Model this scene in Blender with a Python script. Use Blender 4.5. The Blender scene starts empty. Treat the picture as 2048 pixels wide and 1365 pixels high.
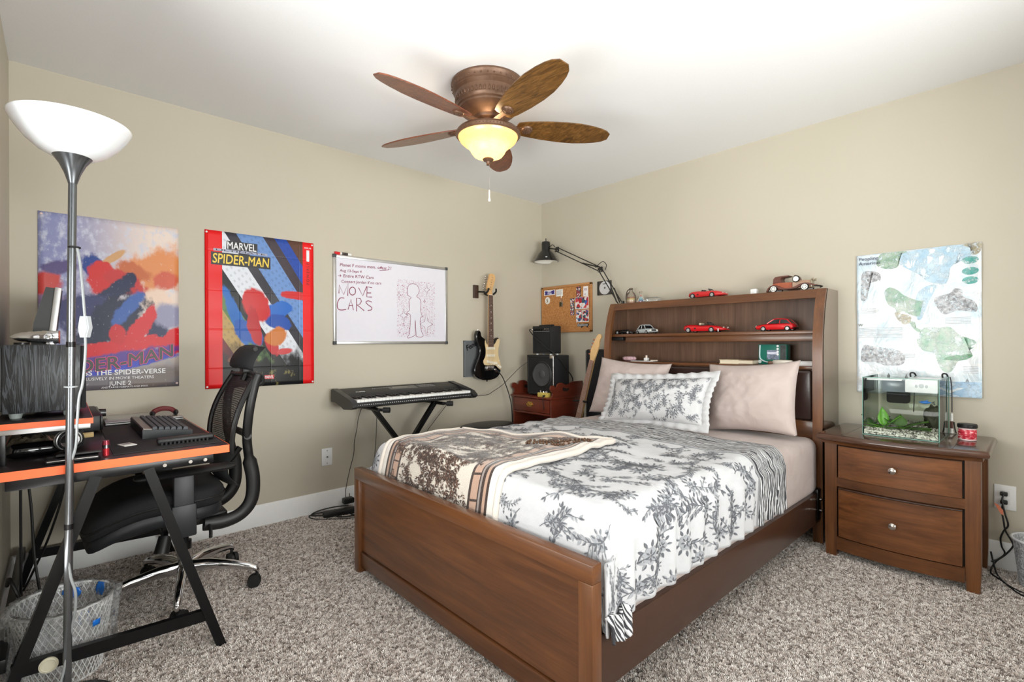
import bpy, bmesh, math, random
from mathutils import Vector, Matrix, noise

SC = bpy.context.scene
COL = SC.collection
RND = random.Random(7)
PI = math.pi

# ------------------------------------------------------------------ camera
cam_d = bpy.data.cameras.new('camera')
cam_d.sensor_width = 36.0
cam_d.lens = 983.158 / 2048 * 36.0
cam_d.shift_y = 5.55 / 2048
cam_d.clip_start = 0.02
cam = bpy.data.objects.new('camera', cam_d)
COL.objects.link(cam)
_th, _roll = 0.8284244, -0.0045696
_F = Vector((-math.sin(_th), math.cos(_th), 0)); _R0 = Vector((_F.y, -_F.x, 0)); _U0 = Vector((0, 0, 1))
_R = math.cos(_roll) * _R0 + math.sin(_roll) * _U0
_U = -math.sin(_roll) * _R0 + math.cos(_roll) * _U0
_m = Matrix((( _R.x, _U.x, -_F.x), (_R.y, _U.y, -_F.y), (_R.z, _U.z, -_F.z))).to_4x4()
_m.translation = (3.26064, -3.38180, 1.10983)
cam.matrix_world = _m
SC.camera = cam

# ------------------------------------------------------------------ world, window light, exposure
W = bpy.data.worlds.new('daylight'); SC.world = W; W.use_nodes = True
W.node_tree.nodes['Background'].inputs[0].default_value = (0.97, 0.98, 1.0, 1)
W.node_tree.nodes['Background'].inputs[1].default_value = 1.5
SC.view_settings.view_transform = 'Standard'
SC.view_settings.look = 'None'
SC.view_settings.gamma = 1.0
SC.view_settings.use_curve_mapping = False
SC.view_settings.exposure = 0.3
SC.cycles.transparent_max_bounces = 32

def area_light(name, loc, target, sx, sy, watt, col=(1, 1, 1)):
    d = bpy.data.lights.new(name, 'AREA'); d.shape = 'RECTANGLE'; d.size = sx; d.size_y = sy
    d.energy = watt; d.color = col
    o = bpy.data.objects.new(name, d); COL.objects.link(o)
    o.location = loc
    o.rotation_euler = (Vector(target) - Vector(loc)).to_track_quat('-Z', 'Y').to_euler()
    return o
RX = 4.35      # room width
RY = -3.557    # wall behind the desk
RH = 2.44
# area panels outside the two windows, aimed up to lift the ceiling
area_light('window_daylight_near', (2.15, RY - 0.60, 0.95), (2.15, RY + 0.35, 2.05), 1.9, 1.7, 98, (1.0, 0.985, 0.965))
area_light('side_fill_light', (RX + 0.60, -2.25, 0.95), (RX - 0.35, -2.25, 2.00), 2.4, 1.7, 222, (1.0, 0.985, 0.965))  # added for ambient fill, no known window on this side

# ------------------------------------------------------------------ materials
def lin(c):
    return tuple(((v / 255) / 12.92 if v / 255 <= 0.04045 else ((v / 255 + 0.055) / 1.055) ** 2.4) for v in c)
class NT:
    """small node-tree builder"""
    def __init__(s, name):
        s.m = bpy.data.materials.new(name); s.m.use_nodes = True
        s.t = s.m.node_tree; s.b = s.t.nodes['Principled BSDF']
        s.tc = s.t.nodes.new('ShaderNodeTexCoord')
    def n(s, typ, **kw):
        o = s.t.nodes.new('ShaderNode' + typ)
        for k, v in kw.items(): setattr(o, k, v)
        return o
    def lk(s, a, b): s.t.links.new(a, b)
    def put(s, sock, v):
        if hasattr(v, 'links') or hasattr(v, 'is_linked'): s.lk(v, sock)
        elif isinstance(v, tuple) and len(v) == 3 and sock.type == 'RGBA': sock.default_value = (*v, 1)
        else: sock.default_value = v
    def coord(s, kind='Object', scale=(1, 1, 1), rot=(0, 0, 0), loc=(0, 0, 0)):
        mp = s.n('Mapping'); s.lk(s.tc.outputs[kind], mp.inputs[0])
        mp.inputs['Scale'].default_value = scale; mp.inputs['Rotation'].default_value = rot; mp.inputs['Location'].default_value = loc
        return mp.outputs[0]
    def noise(s, co, scale=5, detail=4, rough=.5, dist=0):
        o = s.n('TexNoise'); s.lk(co, o.inputs['Vector']); o.inputs['Scale'].default_value = scale
        o.inputs['Detail'].default_value = detail; o.inputs['Roughness'].default_value = rough; o.inputs['Distortion'].default_value = dist
        return o.outputs[0]
    def voro(s, co, scale=5, feature='F1', out=0, rand=1):
        o = s.n('TexVoronoi', feature=feature); s.lk(co, o.inputs['Vector']); o.inputs['Scale'].default_value = scale
        o.inputs['Randomness'].default_value = rand
        return o.outputs[out]
    def math(s, op, a, b=0.0, c=None, clamp=False):
        o = s.n('Math', operation=op, use_clamp=clamp); s.put(o.inputs[0], a); s.put(o.inputs[1], b)
        if c is not None: s.put(o.inputs[2], c)
        return o.outputs[0]
    def ramp(s, fac, stops, interp='LINEAR'):
        o = s.n('ValToRGB'); s.put(o.inputs[0], fac); e = o.color_ramp.elements; o.color_ramp.interpolation = interp
        while len(e) < len(stops): e.new(0.5)
        for el, (p, c) in zip(e, stops):
            el.position = p; el.color = (*c, 1) if isinstance(c, tuple) else (c, c, c, 1)
        return o.outputs[0]
    def mix(s, fac, a, b, blend='MIX'):
        o = s.n('Mix', data_type='RGBA', blend_type=blend)
        s.put(o.inputs[0], fac); s.put(o.inputs[6], a); s.put(o.inputs[7], b)
        return o.outputs[2]
    def smooth(s, v, lo, hi):
        o = s.n('MapRange', interpolation_type='SMOOTHSTEP'); s.put(o.inputs[0], v)
        o.inputs[1].default_value = lo; o.inputs[2].default_value = hi
        return o.outputs[0]
    def sep(s, v):
        o = s.n('SeparateXYZ'); s.lk(v, o.inputs[0]); return o.outputs
    def comb(s, x, y, z=0.0):
        o = s.n('CombineXYZ'); s.put(o.inputs[0], x); s.put(o.inputs[1], y); s.put(o.inputs[2], z); return o.outputs[0]
    def bump(s, h, strength=.3, dist=.01):
        o = s.n('Bump'); s.lk(h, o.inputs['Height']); o.inputs['Strength'].default_value = strength; o.inputs['Distance'].default_value = dist
        s.lk(o.outputs[0], s.b.inputs['Normal'])
    def fin(s, col=None, rough=.5, metal=0, spec=None, coat=0, trans=0, ior=None, sheen=0, emit=None, es=0, alpha=None, sss=0):
        b = s.b.inputs
        if col is not None: s.put(b['Base Color'], col)
        s.put(b['Roughness'], rough); b['Metallic'].default_value = metal
        if spec is not None: b['Specular IOR Level'].default_value = spec
        if coat: b['Coat Weight'].default_value = coat; b['Coat Roughness'].default_value = .12
        if trans: b['Transmission Weight'].default_value = trans
        if ior: b['IOR'].default_value = ior
        if sheen: b['Sheen Weight'].default_value = sheen
        if emit is not None: s.put(b['Emission Color'], emit); b['Emission Strength'].default_value = es
        if alpha is not None: s.put(b['Alpha'], alpha)
        if sss: b['Subsurface Weight'].default_value = sss; b['Subsurface Scale'].default_value = .01
        return s.m
_MC = {}
def mat(rgb, rough=.5, metal=0, name=None, vary=.04, scale=30, bump=0, **kw):
    """plain surface with a little procedural variation; rgb in 0..255"""
    key = (rgb, rough, metal, vary, scale, bump, tuple(sorted(kw.items())))
    if key in _MC: return _MC[key]
    t = NT(name or 'mat_%d_%d_%d' % rgb)
    c = lin(rgb); co = t.coord()
    nz = t.noise(co, scale, 3)
    a = tuple(v * (1 - vary) for v in c); b = tuple(min(1, v * (1 + vary)) for v in c)
    col = t.ramp(nz, [(.3, a), (.7, b)])
    if bump: t.bump(nz, bump, .002)
    _MC[key] = t.fin(col, rough, metal, **kw)
    return _MC[key]
def wood(name, dark, light, axis=0, rough=.32, coat=.25, streak=1.0):
    t = NT(name)
    sc = [9, 9, 9]; sc[axis] = .9
    co = t.coord(scale=tuple(v * streak for v in sc))
    n1 = t.noise(co, 2.2, 6, .6, .6)
    sc2 = [120, 120, 120]; sc2[axis] = 3
    n2 = t.noise(t.coord(scale=tuple(sc2)), 1, 3, .6)
    c = t.ramp(n1, [(.25, lin(dark)), (.5, tuple((a + b) / 2 for a, b in zip(lin(dark), lin(light)))), (.75, lin(light))])
    c = t.mix(t.smooth(n2, .35, .7), c, t.mix(.25, c, lin((40, 22, 12))))
    t.bump(n2, .06, .001)
    return t.fin(c, rough, coat=coat)

M = {}
def build_materials():
    # wall paint
    t = NT('wall_paint'); co = t.coord(); nz = t.noise(co, 180, 3); n2 = t.noise(co, 1.4, 2)
    t.bump(nz, .05, .002)
    M['wall'] = t.fin(t.ramp(n2, [(.3, lin((191, 183, 166))), (.7, lin((195, 187, 171)))]), .55)
    t = NT('ceiling_paint'); nz = t.noise(t.coord(), 220, 3); t.bump(nz, .04, .002)
    M['ceil'] = t.fin(t.ramp(nz, [(.3, lin((234, 234, 235))), (.7, lin((238, 238, 238)))]), .8)
    # carpet
    t = NT('carpet'); co = t.coord()
    v = t.voro(co, 210, 'F1', 1); n1 = t.noise(co, 160, 4, .65); n2 = t.noise(co, 5, 3)
    c = t.ramp(n1, [(.28, lin((98, 84, 76))), (.42, lin((148, 134, 125))), (.55, lin((190, 178, 170))), (.72, lin((228, 220, 213)))])
    c = t.mix(.25, c, t.ramp(t.sep(v)[0], [(0, lin((110, 98, 90))), (1, lin((222, 212, 205)))]))
    c = t.mix(t.smooth(n2, .35, .7), c, t.mix(.12, c, (.22, .18, .15)))
    t.bump(n1, .9, .012)
    M['carpet'] = t.fin(c, .95, sheen=.3, spec=.1)
    M['white'] = mat((236, 236, 236), .35, vary=.01, name='white_trim')
    M['wood'] = wood('walnut_x', (76, 44, 24), (122, 75, 40), 0)
    M['wood_y'] = wood('walnut_y', (74, 44, 28), (106, 66, 42), 1)
    M['wood_z'] = wood('walnut_z', (82, 48, 26), (128, 80, 43), 2)
    M['wood_in'] = wood('walnut_inside', (92, 66, 50), (128, 96, 76), 2, .4, .1)
    M['wood_draw'] = wood('walnut_drawer', (76, 42, 21), (134, 83, 45), 0)
    M['wood_top'] = wood('walnut_top', (66, 42, 30), (92, 62, 48), 0, .16, .5)
    M['mahog'] = wood('mahogany_x', (96, 36, 22), (128, 56, 36), 0)
    M['mahog_y'] = wood('mahogany_y', (90, 34, 22), (122, 54, 36), 1)
    M['black'] = mat((22, 22, 23), .45, name='black_plastic')
    M['blackm'] = mat((18, 18, 20), .3, .3, name='black_metal')
    M['blackgloss'] = mat((10, 10, 11), .08, name='black_gloss', coat=.5)
    M['blackfab'] = mat((24, 24, 27), .85, name='black_fabric', scale=300, vary=.2, bump=.3)
    M['rubber'] = mat((16, 16, 16), .7, name='rubber')
    M['chrome'] = mat((225, 225, 228), .08, 1, name='chrome', vary=.01)
    M['nickel'] = mat((205, 200, 195), .22, 1, name='brushed_nickel')
    M['alu'] = mat((200, 200, 200), .35, .9, name='aluminium')
    M['brass'] = mat((200, 160, 90), .25, 1, name='brass')
    M['orange'] = mat((250, 104, 46), .35, name='orange_edge', vary=.01)
    M['desk'] = wood('desk_black', (28, 24, 26), (44, 38, 40), 0, .32, .15)
    t = NT('clear_glass'); M['glass'] = t.fin((.93, .98, .96), .0, trans=1, ior=1.45)
    t = NT('thin_glass'); M['thin'] = t.fin((.95, .98, .97), .02, trans=1, ior=1.05)
build_materials()

# ------------------------------------------------------------------ mesh helpers (each returns a bmesh)
def jn(*bms):
    out = bmesh.new(); tmp = bpy.data.meshes.new('tmp')
    for b in bms:
        b.to_mesh(tmp); out.from_mesh(tmp); b.free()
    bpy.data.meshes.remove(tmp)
    return out
def tf(bm, mx):
    bmesh.ops.transform(bm, matrix=mx, verts=bm.verts); return bm
def mv(bm, x=0, y=0, z=0): return tf(bm, Matrix.Translation((x, y, z)))
def rot(bm, ang, axis='Z', c=(0, 0, 0)):
    return tf(bm, Matrix.Translation(c) @ Matrix.Rotation(ang, 4, axis) @ Matrix.Translation(-Vector(c)))
def box(x0, x1, y0, y1, z0, z1, bev=0, seg=2):
    bm = bmesh.new(); bmesh.ops.create_cube(bm, size=1)
    for v in bm.verts:
        v.co = ((x0 + x1) / 2 + v.co.x * (x1 - x0), (y0 + y1) / 2 + v.co.y * (y1 - y0), (z0 + z1) / 2 + v.co.z * (z1 - z0))
    if bev: bmesh.ops.bevel(bm, geom=bm.edges[:], offset=bev, segments=seg, affect='EDGES', profile=.5, clamp_overlap=True)
    return bm
def loft(rings, close=True, cap=True):
    bm = bmesh.new(); vs = [[bm.verts.new(p) for p in r] for r in rings]
    n = len(rings[0])
    for a, b in zip(vs, vs[1:]):
        for i in range(n if close else n - 1):
            j = (i + 1) % n
            try: bm.faces.new((a[i], a[j], b[j], b[i]))
            except ValueError: pass
    if cap and close:
        bm.faces.new(vs[0][::-1]); bm.faces.new(vs[-1])
    bmesh.ops.remove_doubles(bm, verts=bm.verts, dist=1e-6)
    bmesh.ops.recalc_face_normals(bm, faces=bm.faces)
    return bm
def frame(d):
    d = Vector(d).normalized(); u = Vector((0, 0, 1)) if abs(d.z) < .9 else Vector((1, 0, 0))
    a = d.cross(u).normalized(); return a, a.cross(d).normalized()
def cyl(p0, p1, r0, r1=None, n=20):
    p0, p1 = Vector(p0), Vector(p1); r1 = r0 if r1 is None else r1
    a, b = frame(p1 - p0)
    ring = lambda p, r: [p + r * (math.cos(k * 2 * PI / n) * a + math.sin(k * 2 * PI / n) * b) for k in range(n)]
    return loft([ring(p0, max(r0, 1e-4)), ring(p1, max(r1, 1e-4))])
def lathe(prof, n=32, c=(0, 0, 0), cap=False):
    rings = [[(c[0] + r * math.cos(k * 2 * PI / n), c[1] + r * math.sin(k * 2 * PI / n), c[2] + z) for k in range(n)] for r, z in prof]
    return loft(rings, True, cap)
def catmull(pts, k=6, closed=False):
    P = [Vector(p) for p in pts]; out = []; n = len(P)
    rng = range(n) if closed else range(n - 1)
    for i in rng:
        g = (lambda j: P[j % n]) if closed else (lambda j: P[max(0, min(n - 1, j))])
        p0, p1, p2, p3 = g(i - 1), g(i), g(i + 1), g(i + 2)
        for s in range(k):
            t = s / k
            out.append(.5 * ((2 * p1) + (p2 - p0) * t + (2 * p0 - 5 * p1 + 4 * p2 - p3) * t * t + (3 * p1 - p0 - 3 * p2 + p3) * t ** 3))
    if not closed: out.append(P[-1])
    return out
def tube(pts, r=.004, n=8, smooth=True, k=6, closed=False, cap=True):
    P = catmull(pts, k, closed) if smooth else [Vector(p) for p in pts]
    m = len(P); rings = []; a = None
    for i, p in enumerate(P):
        if closed: d = P[(i + 1) % m] - P[i - 1]
        else: d = P[min(m - 1, i + 1)] - P[max(0, i - 1)]
        if d.length < 1e-9: d = Vector((0, 0, 1))
        d.normalize()
        if a is None: a, _ = frame(d)
        a = (a - d * a.dot(d))
        a = a.normalized() if a.length > 1e-6 else frame(d)[0]
        b = a.cross(d); rr = r[min(i, len(r) - 1)] if isinstance(r, (list, tuple)) else r
        rings.append([p + rr * (math.cos(q * 2 * PI / n) * a + math.sin(q * 2 * PI / n) * b) for q in range(n)])
    if closed: rings.append(rings[0])
    return loft(rings, True, cap and not closed)
def bar(pts, w, h, up=(0, 0, 1)):
    """rectangular-section bar along straight segments"""
    out = []
    for p, q in zip(pts, pts[1:]):
        p, q = Vector(p), Vector(q); d = (q - p).normalized(); a = d.cross(Vector(up))
        a = a.normalized() if a.length > 1e-5 else Vector((1, 0, 0)); b = a.cross(d)
        ring = lambda c: [c + a * w / 2 * sx + b * h / 2 * sy for sx, sy in ((-1, -1), (1, -1), (1, 1), (-1, 1))]
        out.append(loft([ring(p), ring(q)]))
    return jn(*out)
def prism(poly, axis, t0, t1, bev=0, seg=2):
    """extrude a 2-D outline: axis 0 -> (y,z), 1 -> (x,z), 2 -> (x,y)"""
    def P(p, t):
        return ((t, p[0], p[1]), (p[0], t, p[1]), (p[0], p[1], t))[axis]
    bm = bmesh.new(); a = [bm.verts.new(P(p, t0)) for p in poly]; b = [bm.verts.new(P(p, t1)) for p in poly]
    n = len(poly); bm.faces.new(a[::-1]); bm.faces.new(b)
    for i in range(n): bm.faces.new((a[i], a[(i + 1) % n], b[(i + 1) % n], b[i]))
    bmesh.ops.recalc_face_normals(bm, faces=bm.faces)
    if bev:
        e = [e for e in bm.edges if len({v in a for v in e.verts}) == 1]
        bmesh.ops.bevel(bm, geom=e, offset=bev, segments=seg, affect='EDGES', clamp_overlap=True)
    return bm
def ball(c, r, seg=20, rings=12):
    if not isinstance(r, (tuple, list)): r = (r, r, r)
    bm = bmesh.new(); bmesh.ops.create_uvsphere(bm, u_segments=seg, v_segments=rings, radius=1)
    return tf(bm, Matrix.Translation(c) @ Matrix.Diagonal((*r, 1)))
def torus(c, R, r, axis='Z', n=32, k=10):
    pts = [(R * math.cos(i * 2 * PI / n), R * math.sin(i * 2 * PI / n), 0) for i in range(n)]
    bm = tube(pts, r, k, False, closed=True)
    if axis == 'X': rot(bm, PI / 2, 'Y')
    if axis == 'Y': rot(bm, PI / 2, 'X')
    return mv(bm, *c)
def grid(nu, nv, f, uv=None):
    """surface f(u,v) with u,v in 0..1; uv gives texture coordinates"""
    bm = bmesh.new(); vs = [[bm.verts.new(f(i / nu, j / nv)) for j in range(nv + 1)] for i in range(nu + 1)]
    lay = bm.loops.layers.uv.new('UVMap') if uv else None
    for i in range(nu):
        for j in range(nv):
            fc = bm.faces.new((vs[i][j], vs[i + 1][j], vs[i + 1][j + 1], vs[i][j + 1]))
            if uv:
                for lp, (a, b) in zip(fc.loops, ((i, j), (i + 1, j), (i + 1, j + 1), (i, j + 1))): lp[lay].uv = uv(a / nu, b / nv)
    return bm
def text(s, size=.1, bold=0, depth=.0004, align='LEFT', shear=0, space=1):
    cu = bpy.data.curves.new('t', 'FONT'); cu.body = s; cu.size = size; cu.extrude = depth
    cu.align_x = align; cu.shear = shear; cu.space_character = space; cu.resolution_u = 3
    o = bpy.data.objects.new('t', cu); COL.objects.link(o)
    me = bpy.data.meshes.new_from_object(o.evaluated_get(bpy.context.evaluated_depsgraph_get()))
    bpy.data.objects.remove(o); bpy.data.curves.remove(cu)
    bm = bmesh.new(); bm.from_mesh(me); bpy.data.meshes.remove(me)
    bmesh.ops.triangulate(bm, faces=bm.faces)
    if bold > 0:   # heavier strokes: shifted copies
        o_ = bold * size; bm = jn(*[mv(bm.copy(), dx * o_, dy * o_, k * 2e-5) for k, (dx, dy) in enumerate(((1, 0), (-1, 0), (0, 1), (0, -1), (.7, .7), (-.7, .7), (.7, -.7), (-.7, -.7)))])
    return bm
LEFTW = Matrix(((0, 0, 1, 0), (1, 0, 0, 0), (0, 1, 0, 0), (0, 0, 0, 1)))      # text plane -> wall x=0 (reads along +y)
BACKW = Matrix(((1, 0, 0, 0), (0, 0, -1, 0), (0, 1, 0, 0), (0, 0, 0, 1)))     # text plane -> wall y=0 (reads along +x)
def wtext(s, size, at, wall='L', **kw):
    bm = tf(text(s, size, **kw), LEFTW if wall == 'L' else BACKW)
    return mv(bm, *at)

# ------------------------------------------------------------------ object helpers
def part(name, bm, m, parent=None, sharp=35, label=None, loc=None):
    """one mesh object; vertices are given in world space"""
    me = bpy.data.meshes.new(name)
    root = parent
    while root is not None and root.parent is not None: root = root.parent
    off = Vector(root['_o']) if root is not None else (Vector(loc) if loc else Vector((0, 0, 0)))
    bmesh.ops.translate(bm, verts=bm.verts, vec=-off)
    bm.to_mesh(me); bm.free()
    me.polygons.foreach_set('use_smooth', [True] * len(me.polygons))
    if sharp < 180: me.set_sharp_from_angle(angle=math.radians(sharp))
    me.materials.append(m)
    o = bpy.data.objects.new(name, me); COL.objects.link(o)
    if parent is not None: o.parent = parent
    else: o.location = off; o['_o'] = tuple(off)
    if label: o['label'] = label
    return o
_ROOTS = []
def thing(name, label, cat, loc, group=None):
    """an Empty at the base of a thing; its parts are given in world space"""
    o = bpy.data.objects.new(name, None); COL.objects.link(o); o.location = loc; o.empty_display_size = .05
    o['label'] = label; o['category'] = cat; o['_o'] = tuple(loc)
    if group: o['group'] = group
    _ROOTS.append(o)
    return o
def one(name, bm, m, label, cat, loc, group=None, sharp=35):
    """a thing that is a single mesh"""
    o = part(name, bm, m, None, sharp, loc=loc); o['label'] = label; o['category'] = cat
    if group: o['group'] = group
    return o
def struct(name, bm, m, parent=None, sharp=35):
    o = part(name, bm, m, parent, sharp)
    if parent is None: o['kind'] = 'structure'
    return o
def subdiv(o, lv=1):
    md = o.modifiers.new('subdivision', 'SUBSURF'); md.levels = lv; md.render_levels = lv
def solid(o, t, off=-1):
    md = o.modifiers.new('thickness', 'SOLIDIFY'); md.thickness = t; md.offset = off

# ------------------------------------------------------------------ room shell
T = .12
FLOOR = struct('floor', box(-T, RX + T, RY - T, T, -.1, 0), M['carpet'])
def carpet_pile():
    """cut pile: tufts instanced over the floor"""
    t = NT('carpet_yarn'); r = t.n('ObjectInfo').outputs['Random']; co = t.coord('Object'); h = t.sep(co)[2]
    c = t.ramp(r, [(0, lin((120, 106, 98))), (.20, lin((184, 170, 161))), (.42, lin((222, 210, 203))), (.75, lin((240, 232, 226))), (1, lin((248, 244, 240)))])
    ym = t.fin(c, .95, spec=.05, sheen=.2)
    rnd = random.Random(2); V, F_ = [], []
    for k in range(6):
        a = rnd.random() * 6.28; ln = rnd.uniform(.004, .008); w = .0011; h_ = rnd.uniform(.008, .012)
        d = Vector((math.cos(a), math.sin(a), 0)); s = Vector((-d.y, d.x, 0)); o = Vector((rnd.uniform(-.003, .003), rnd.uniform(-.003, .003), 0)); b0 = len(V)
        for q, (f, z, ww) in enumerate(((0, 0, 1), (.25, .55, 1.1), (.75, .9, 1), (1, 1, .5))):
            p = o + d * ln * f + Vector((0, 0, h_ * z)); V += [p - s * w * ww, p + s * w * ww]
        F_ += [(b0 + 2 * q, b0 + 2 * q + 1, b0 + 2 * q + 3, b0 + 2 * q + 2) for q in range(3)]
    tm = bpy.data.meshes.new('yarn_tuft'); tm.from_pydata([tuple(v) for v in V], [], F_); tm.materials.append(ym)
    tuft = bpy.data.objects.new('yarn_tuft', tm)
    ng = bpy.data.node_groups.new('carpet_pile', 'GeometryNodeTree')
    ng.interface.new_socket('Geometry', in_out='INPUT', socket_type='NodeSocketGeometry'); ng.interface.new_socket('Geometry', in_out='OUTPUT', socket_type='NodeSocketGeometry')
    N = ng.nodes; gi = N.new('NodeGroupInput'); go = N.new('NodeGroupOutput'); L = ng.links.new
    dp = N.new('GeometryNodeDistributePointsOnFaces'); dp.inputs['Density'].default_value = 40000
    ip = N.new('GeometryNodeInstanceOnPoints'); oi = N.new('GeometryNodeObjectInfo'); oi.inputs['Object'].default_value = tuft; oi.inputs['As Instance'].default_value = True
    rv = N.new('FunctionNodeRandomValue'); rv.data_type = 'FLOAT_VECTOR'; rv.inputs[0].default_value = (-.25, -.25, 0); rv.inputs[1].default_value = (.25, .25, 6.28)
    rs = N.new('FunctionNodeRandomValue'); rs.data_type = 'FLOAT'; rs.inputs[2].default_value = .75; rs.inputs[3].default_value = 1.25
    L(gi.outputs[0], dp.inputs[0]); L(dp.outputs[0], ip.inputs['Points']); L(oi.outputs['Geometry'], ip.inputs['Instance'])
    L(rv.outputs[0], ip.inputs['Rotation']); L(rs.outputs[1], ip.inputs['Scale']); L(ip.outputs[0], go.inputs[0])
    me = bpy.data.meshes.new('carpet_pile'); me.from_pydata([(.018, RY + .018, -.004), (3.9, RY + .018, -.004), (3.9, -.018, -.004), (.018, -.018, -.004)], [], [(0, 1, 2, 3)]); me.materials.append(ym)
    o = bpy.data.objects.new('carpet_pile', me); COL.objects.link(o); o.parent = FLOOR; o['kind'] = 'stuff'
    md = o.modifiers.new('pile', 'NODES'); md.node_group = ng
carpet_pile()
struct('ceiling', box(-T, RX + T, RY - T, T, RH, RH + .1), M['ceil'])
struct('wall_left', box(-T, 0, RY - T, T, 0, RH), M['wall'])
struct('wall_back', box(0, RX, 0, T, 0, RH), M['wall'])
def wall_with_hole(fixed, a0, a1, h0, h1, z0, z1, axis):
    """wall slab with one window opening; axis 1: wall at y, axis 0: wall at x"""
    def b(p, q, r, s):
        return box(p, q, *fixed, r, s) if axis == 1 else box(*fixed, p, q, r, s)
    return jn(b(a0, h0, 0, RH), b(h1, a1, 0, RH), b(h0, h1, 0, z0), b(h0, h1, z1, RH))
WZ0, WZ1 = .68, 2.16
struct('wall_near', wall_with_hole((RY - T, RY), 0, RX, 1.38, 2.92, WZ0, WZ1, 1), M['wall'])
struct('wall_right', wall_with_hole((RX, RX + T), RY - T, T, -3.25, -1.25, WZ0, WZ1, 0), M['wall'])
def window(name, axis, w, a0, a1):
    def b(p, q, d0, d1, r, s, bev=.003):
        return box(p, q, d0, d1, r, s, bev) if axis == 1 else box(d0, d1, p, q, r, s, bev)
    s = -1 if axis == 1 else 1
    d = sorted((w + s * .03, w + s * .07))
    fr = jn(b(a0, a0 + .05, *d, WZ0, WZ1), b(a1 - .05, a1, *d, WZ0, WZ1), b(a0, a1, *d, WZ0, WZ0 + .05), b(a0, a1, *d, WZ1 - .05, WZ1))
    o = struct(name, fr, M['white'])
    mid = (WZ0 + WZ1) / 2
    part('meeting_rail', b(a0 + .05, a1 - .05, *d, mid - .02, mid + .02), M['white'], o)
    c = sorted((w - s * .025, w)); 
    cs = jn(b(a0 - .08, a0, *c, WZ0 - .08, WZ1 + .08), b(a1, a1 + .08, *c, WZ0 - .08, WZ1 + .08), b(a0, a1, *c, WZ1, WZ1 + .08), b(a0, a1, *c, WZ0 - .08, WZ0))
    part('casing', cs, M['white'], o)
    g = sorted((w + s * .048, w + s * .052))
    for r0, r1 in ((WZ0 + .05, mid - .02), (mid + .02, WZ1 - .05)):
        part('pane', b(a0 + .05, a1 - .05, *g, r0, r1, 0), M['thin'], o)
window('window_1', 1, RY, 1.38, 2.92)
window('fill_window', 0, RX, -3.25, -1.25)  # unseen window, added to let in ambient fill

def baseboard(name, axis, w, s, a0, a1):
    prof = [(0, 0), (.016, 0), (.016, .098), (.013, .103), (.013, .112), (.009, .118), (.008, .128), (.004, .133), (0, .133)]
    P = [(w + s * p, z) for p, z in prof]
    if axis == 0: bm = loft([[(x, a0, z) for x, z in P], [(x, a1, z) for x, z in P]])
    else: bm = loft([[(a0, y, z) for y, z in P], [(a1, y, z) for y, z in P]])
    return struct(name, bm, M['white'])
baseboard('baseboard_left', 0, 0, 1, RY, 0)
baseboard('baseboard_back', 1, 0, -1, 0, RX)
baseboard('baseboard_near', 1, RY, 1, 0, RX)
baseboard('baseboard_right', 0, RX, -1, RY, 0)

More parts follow.
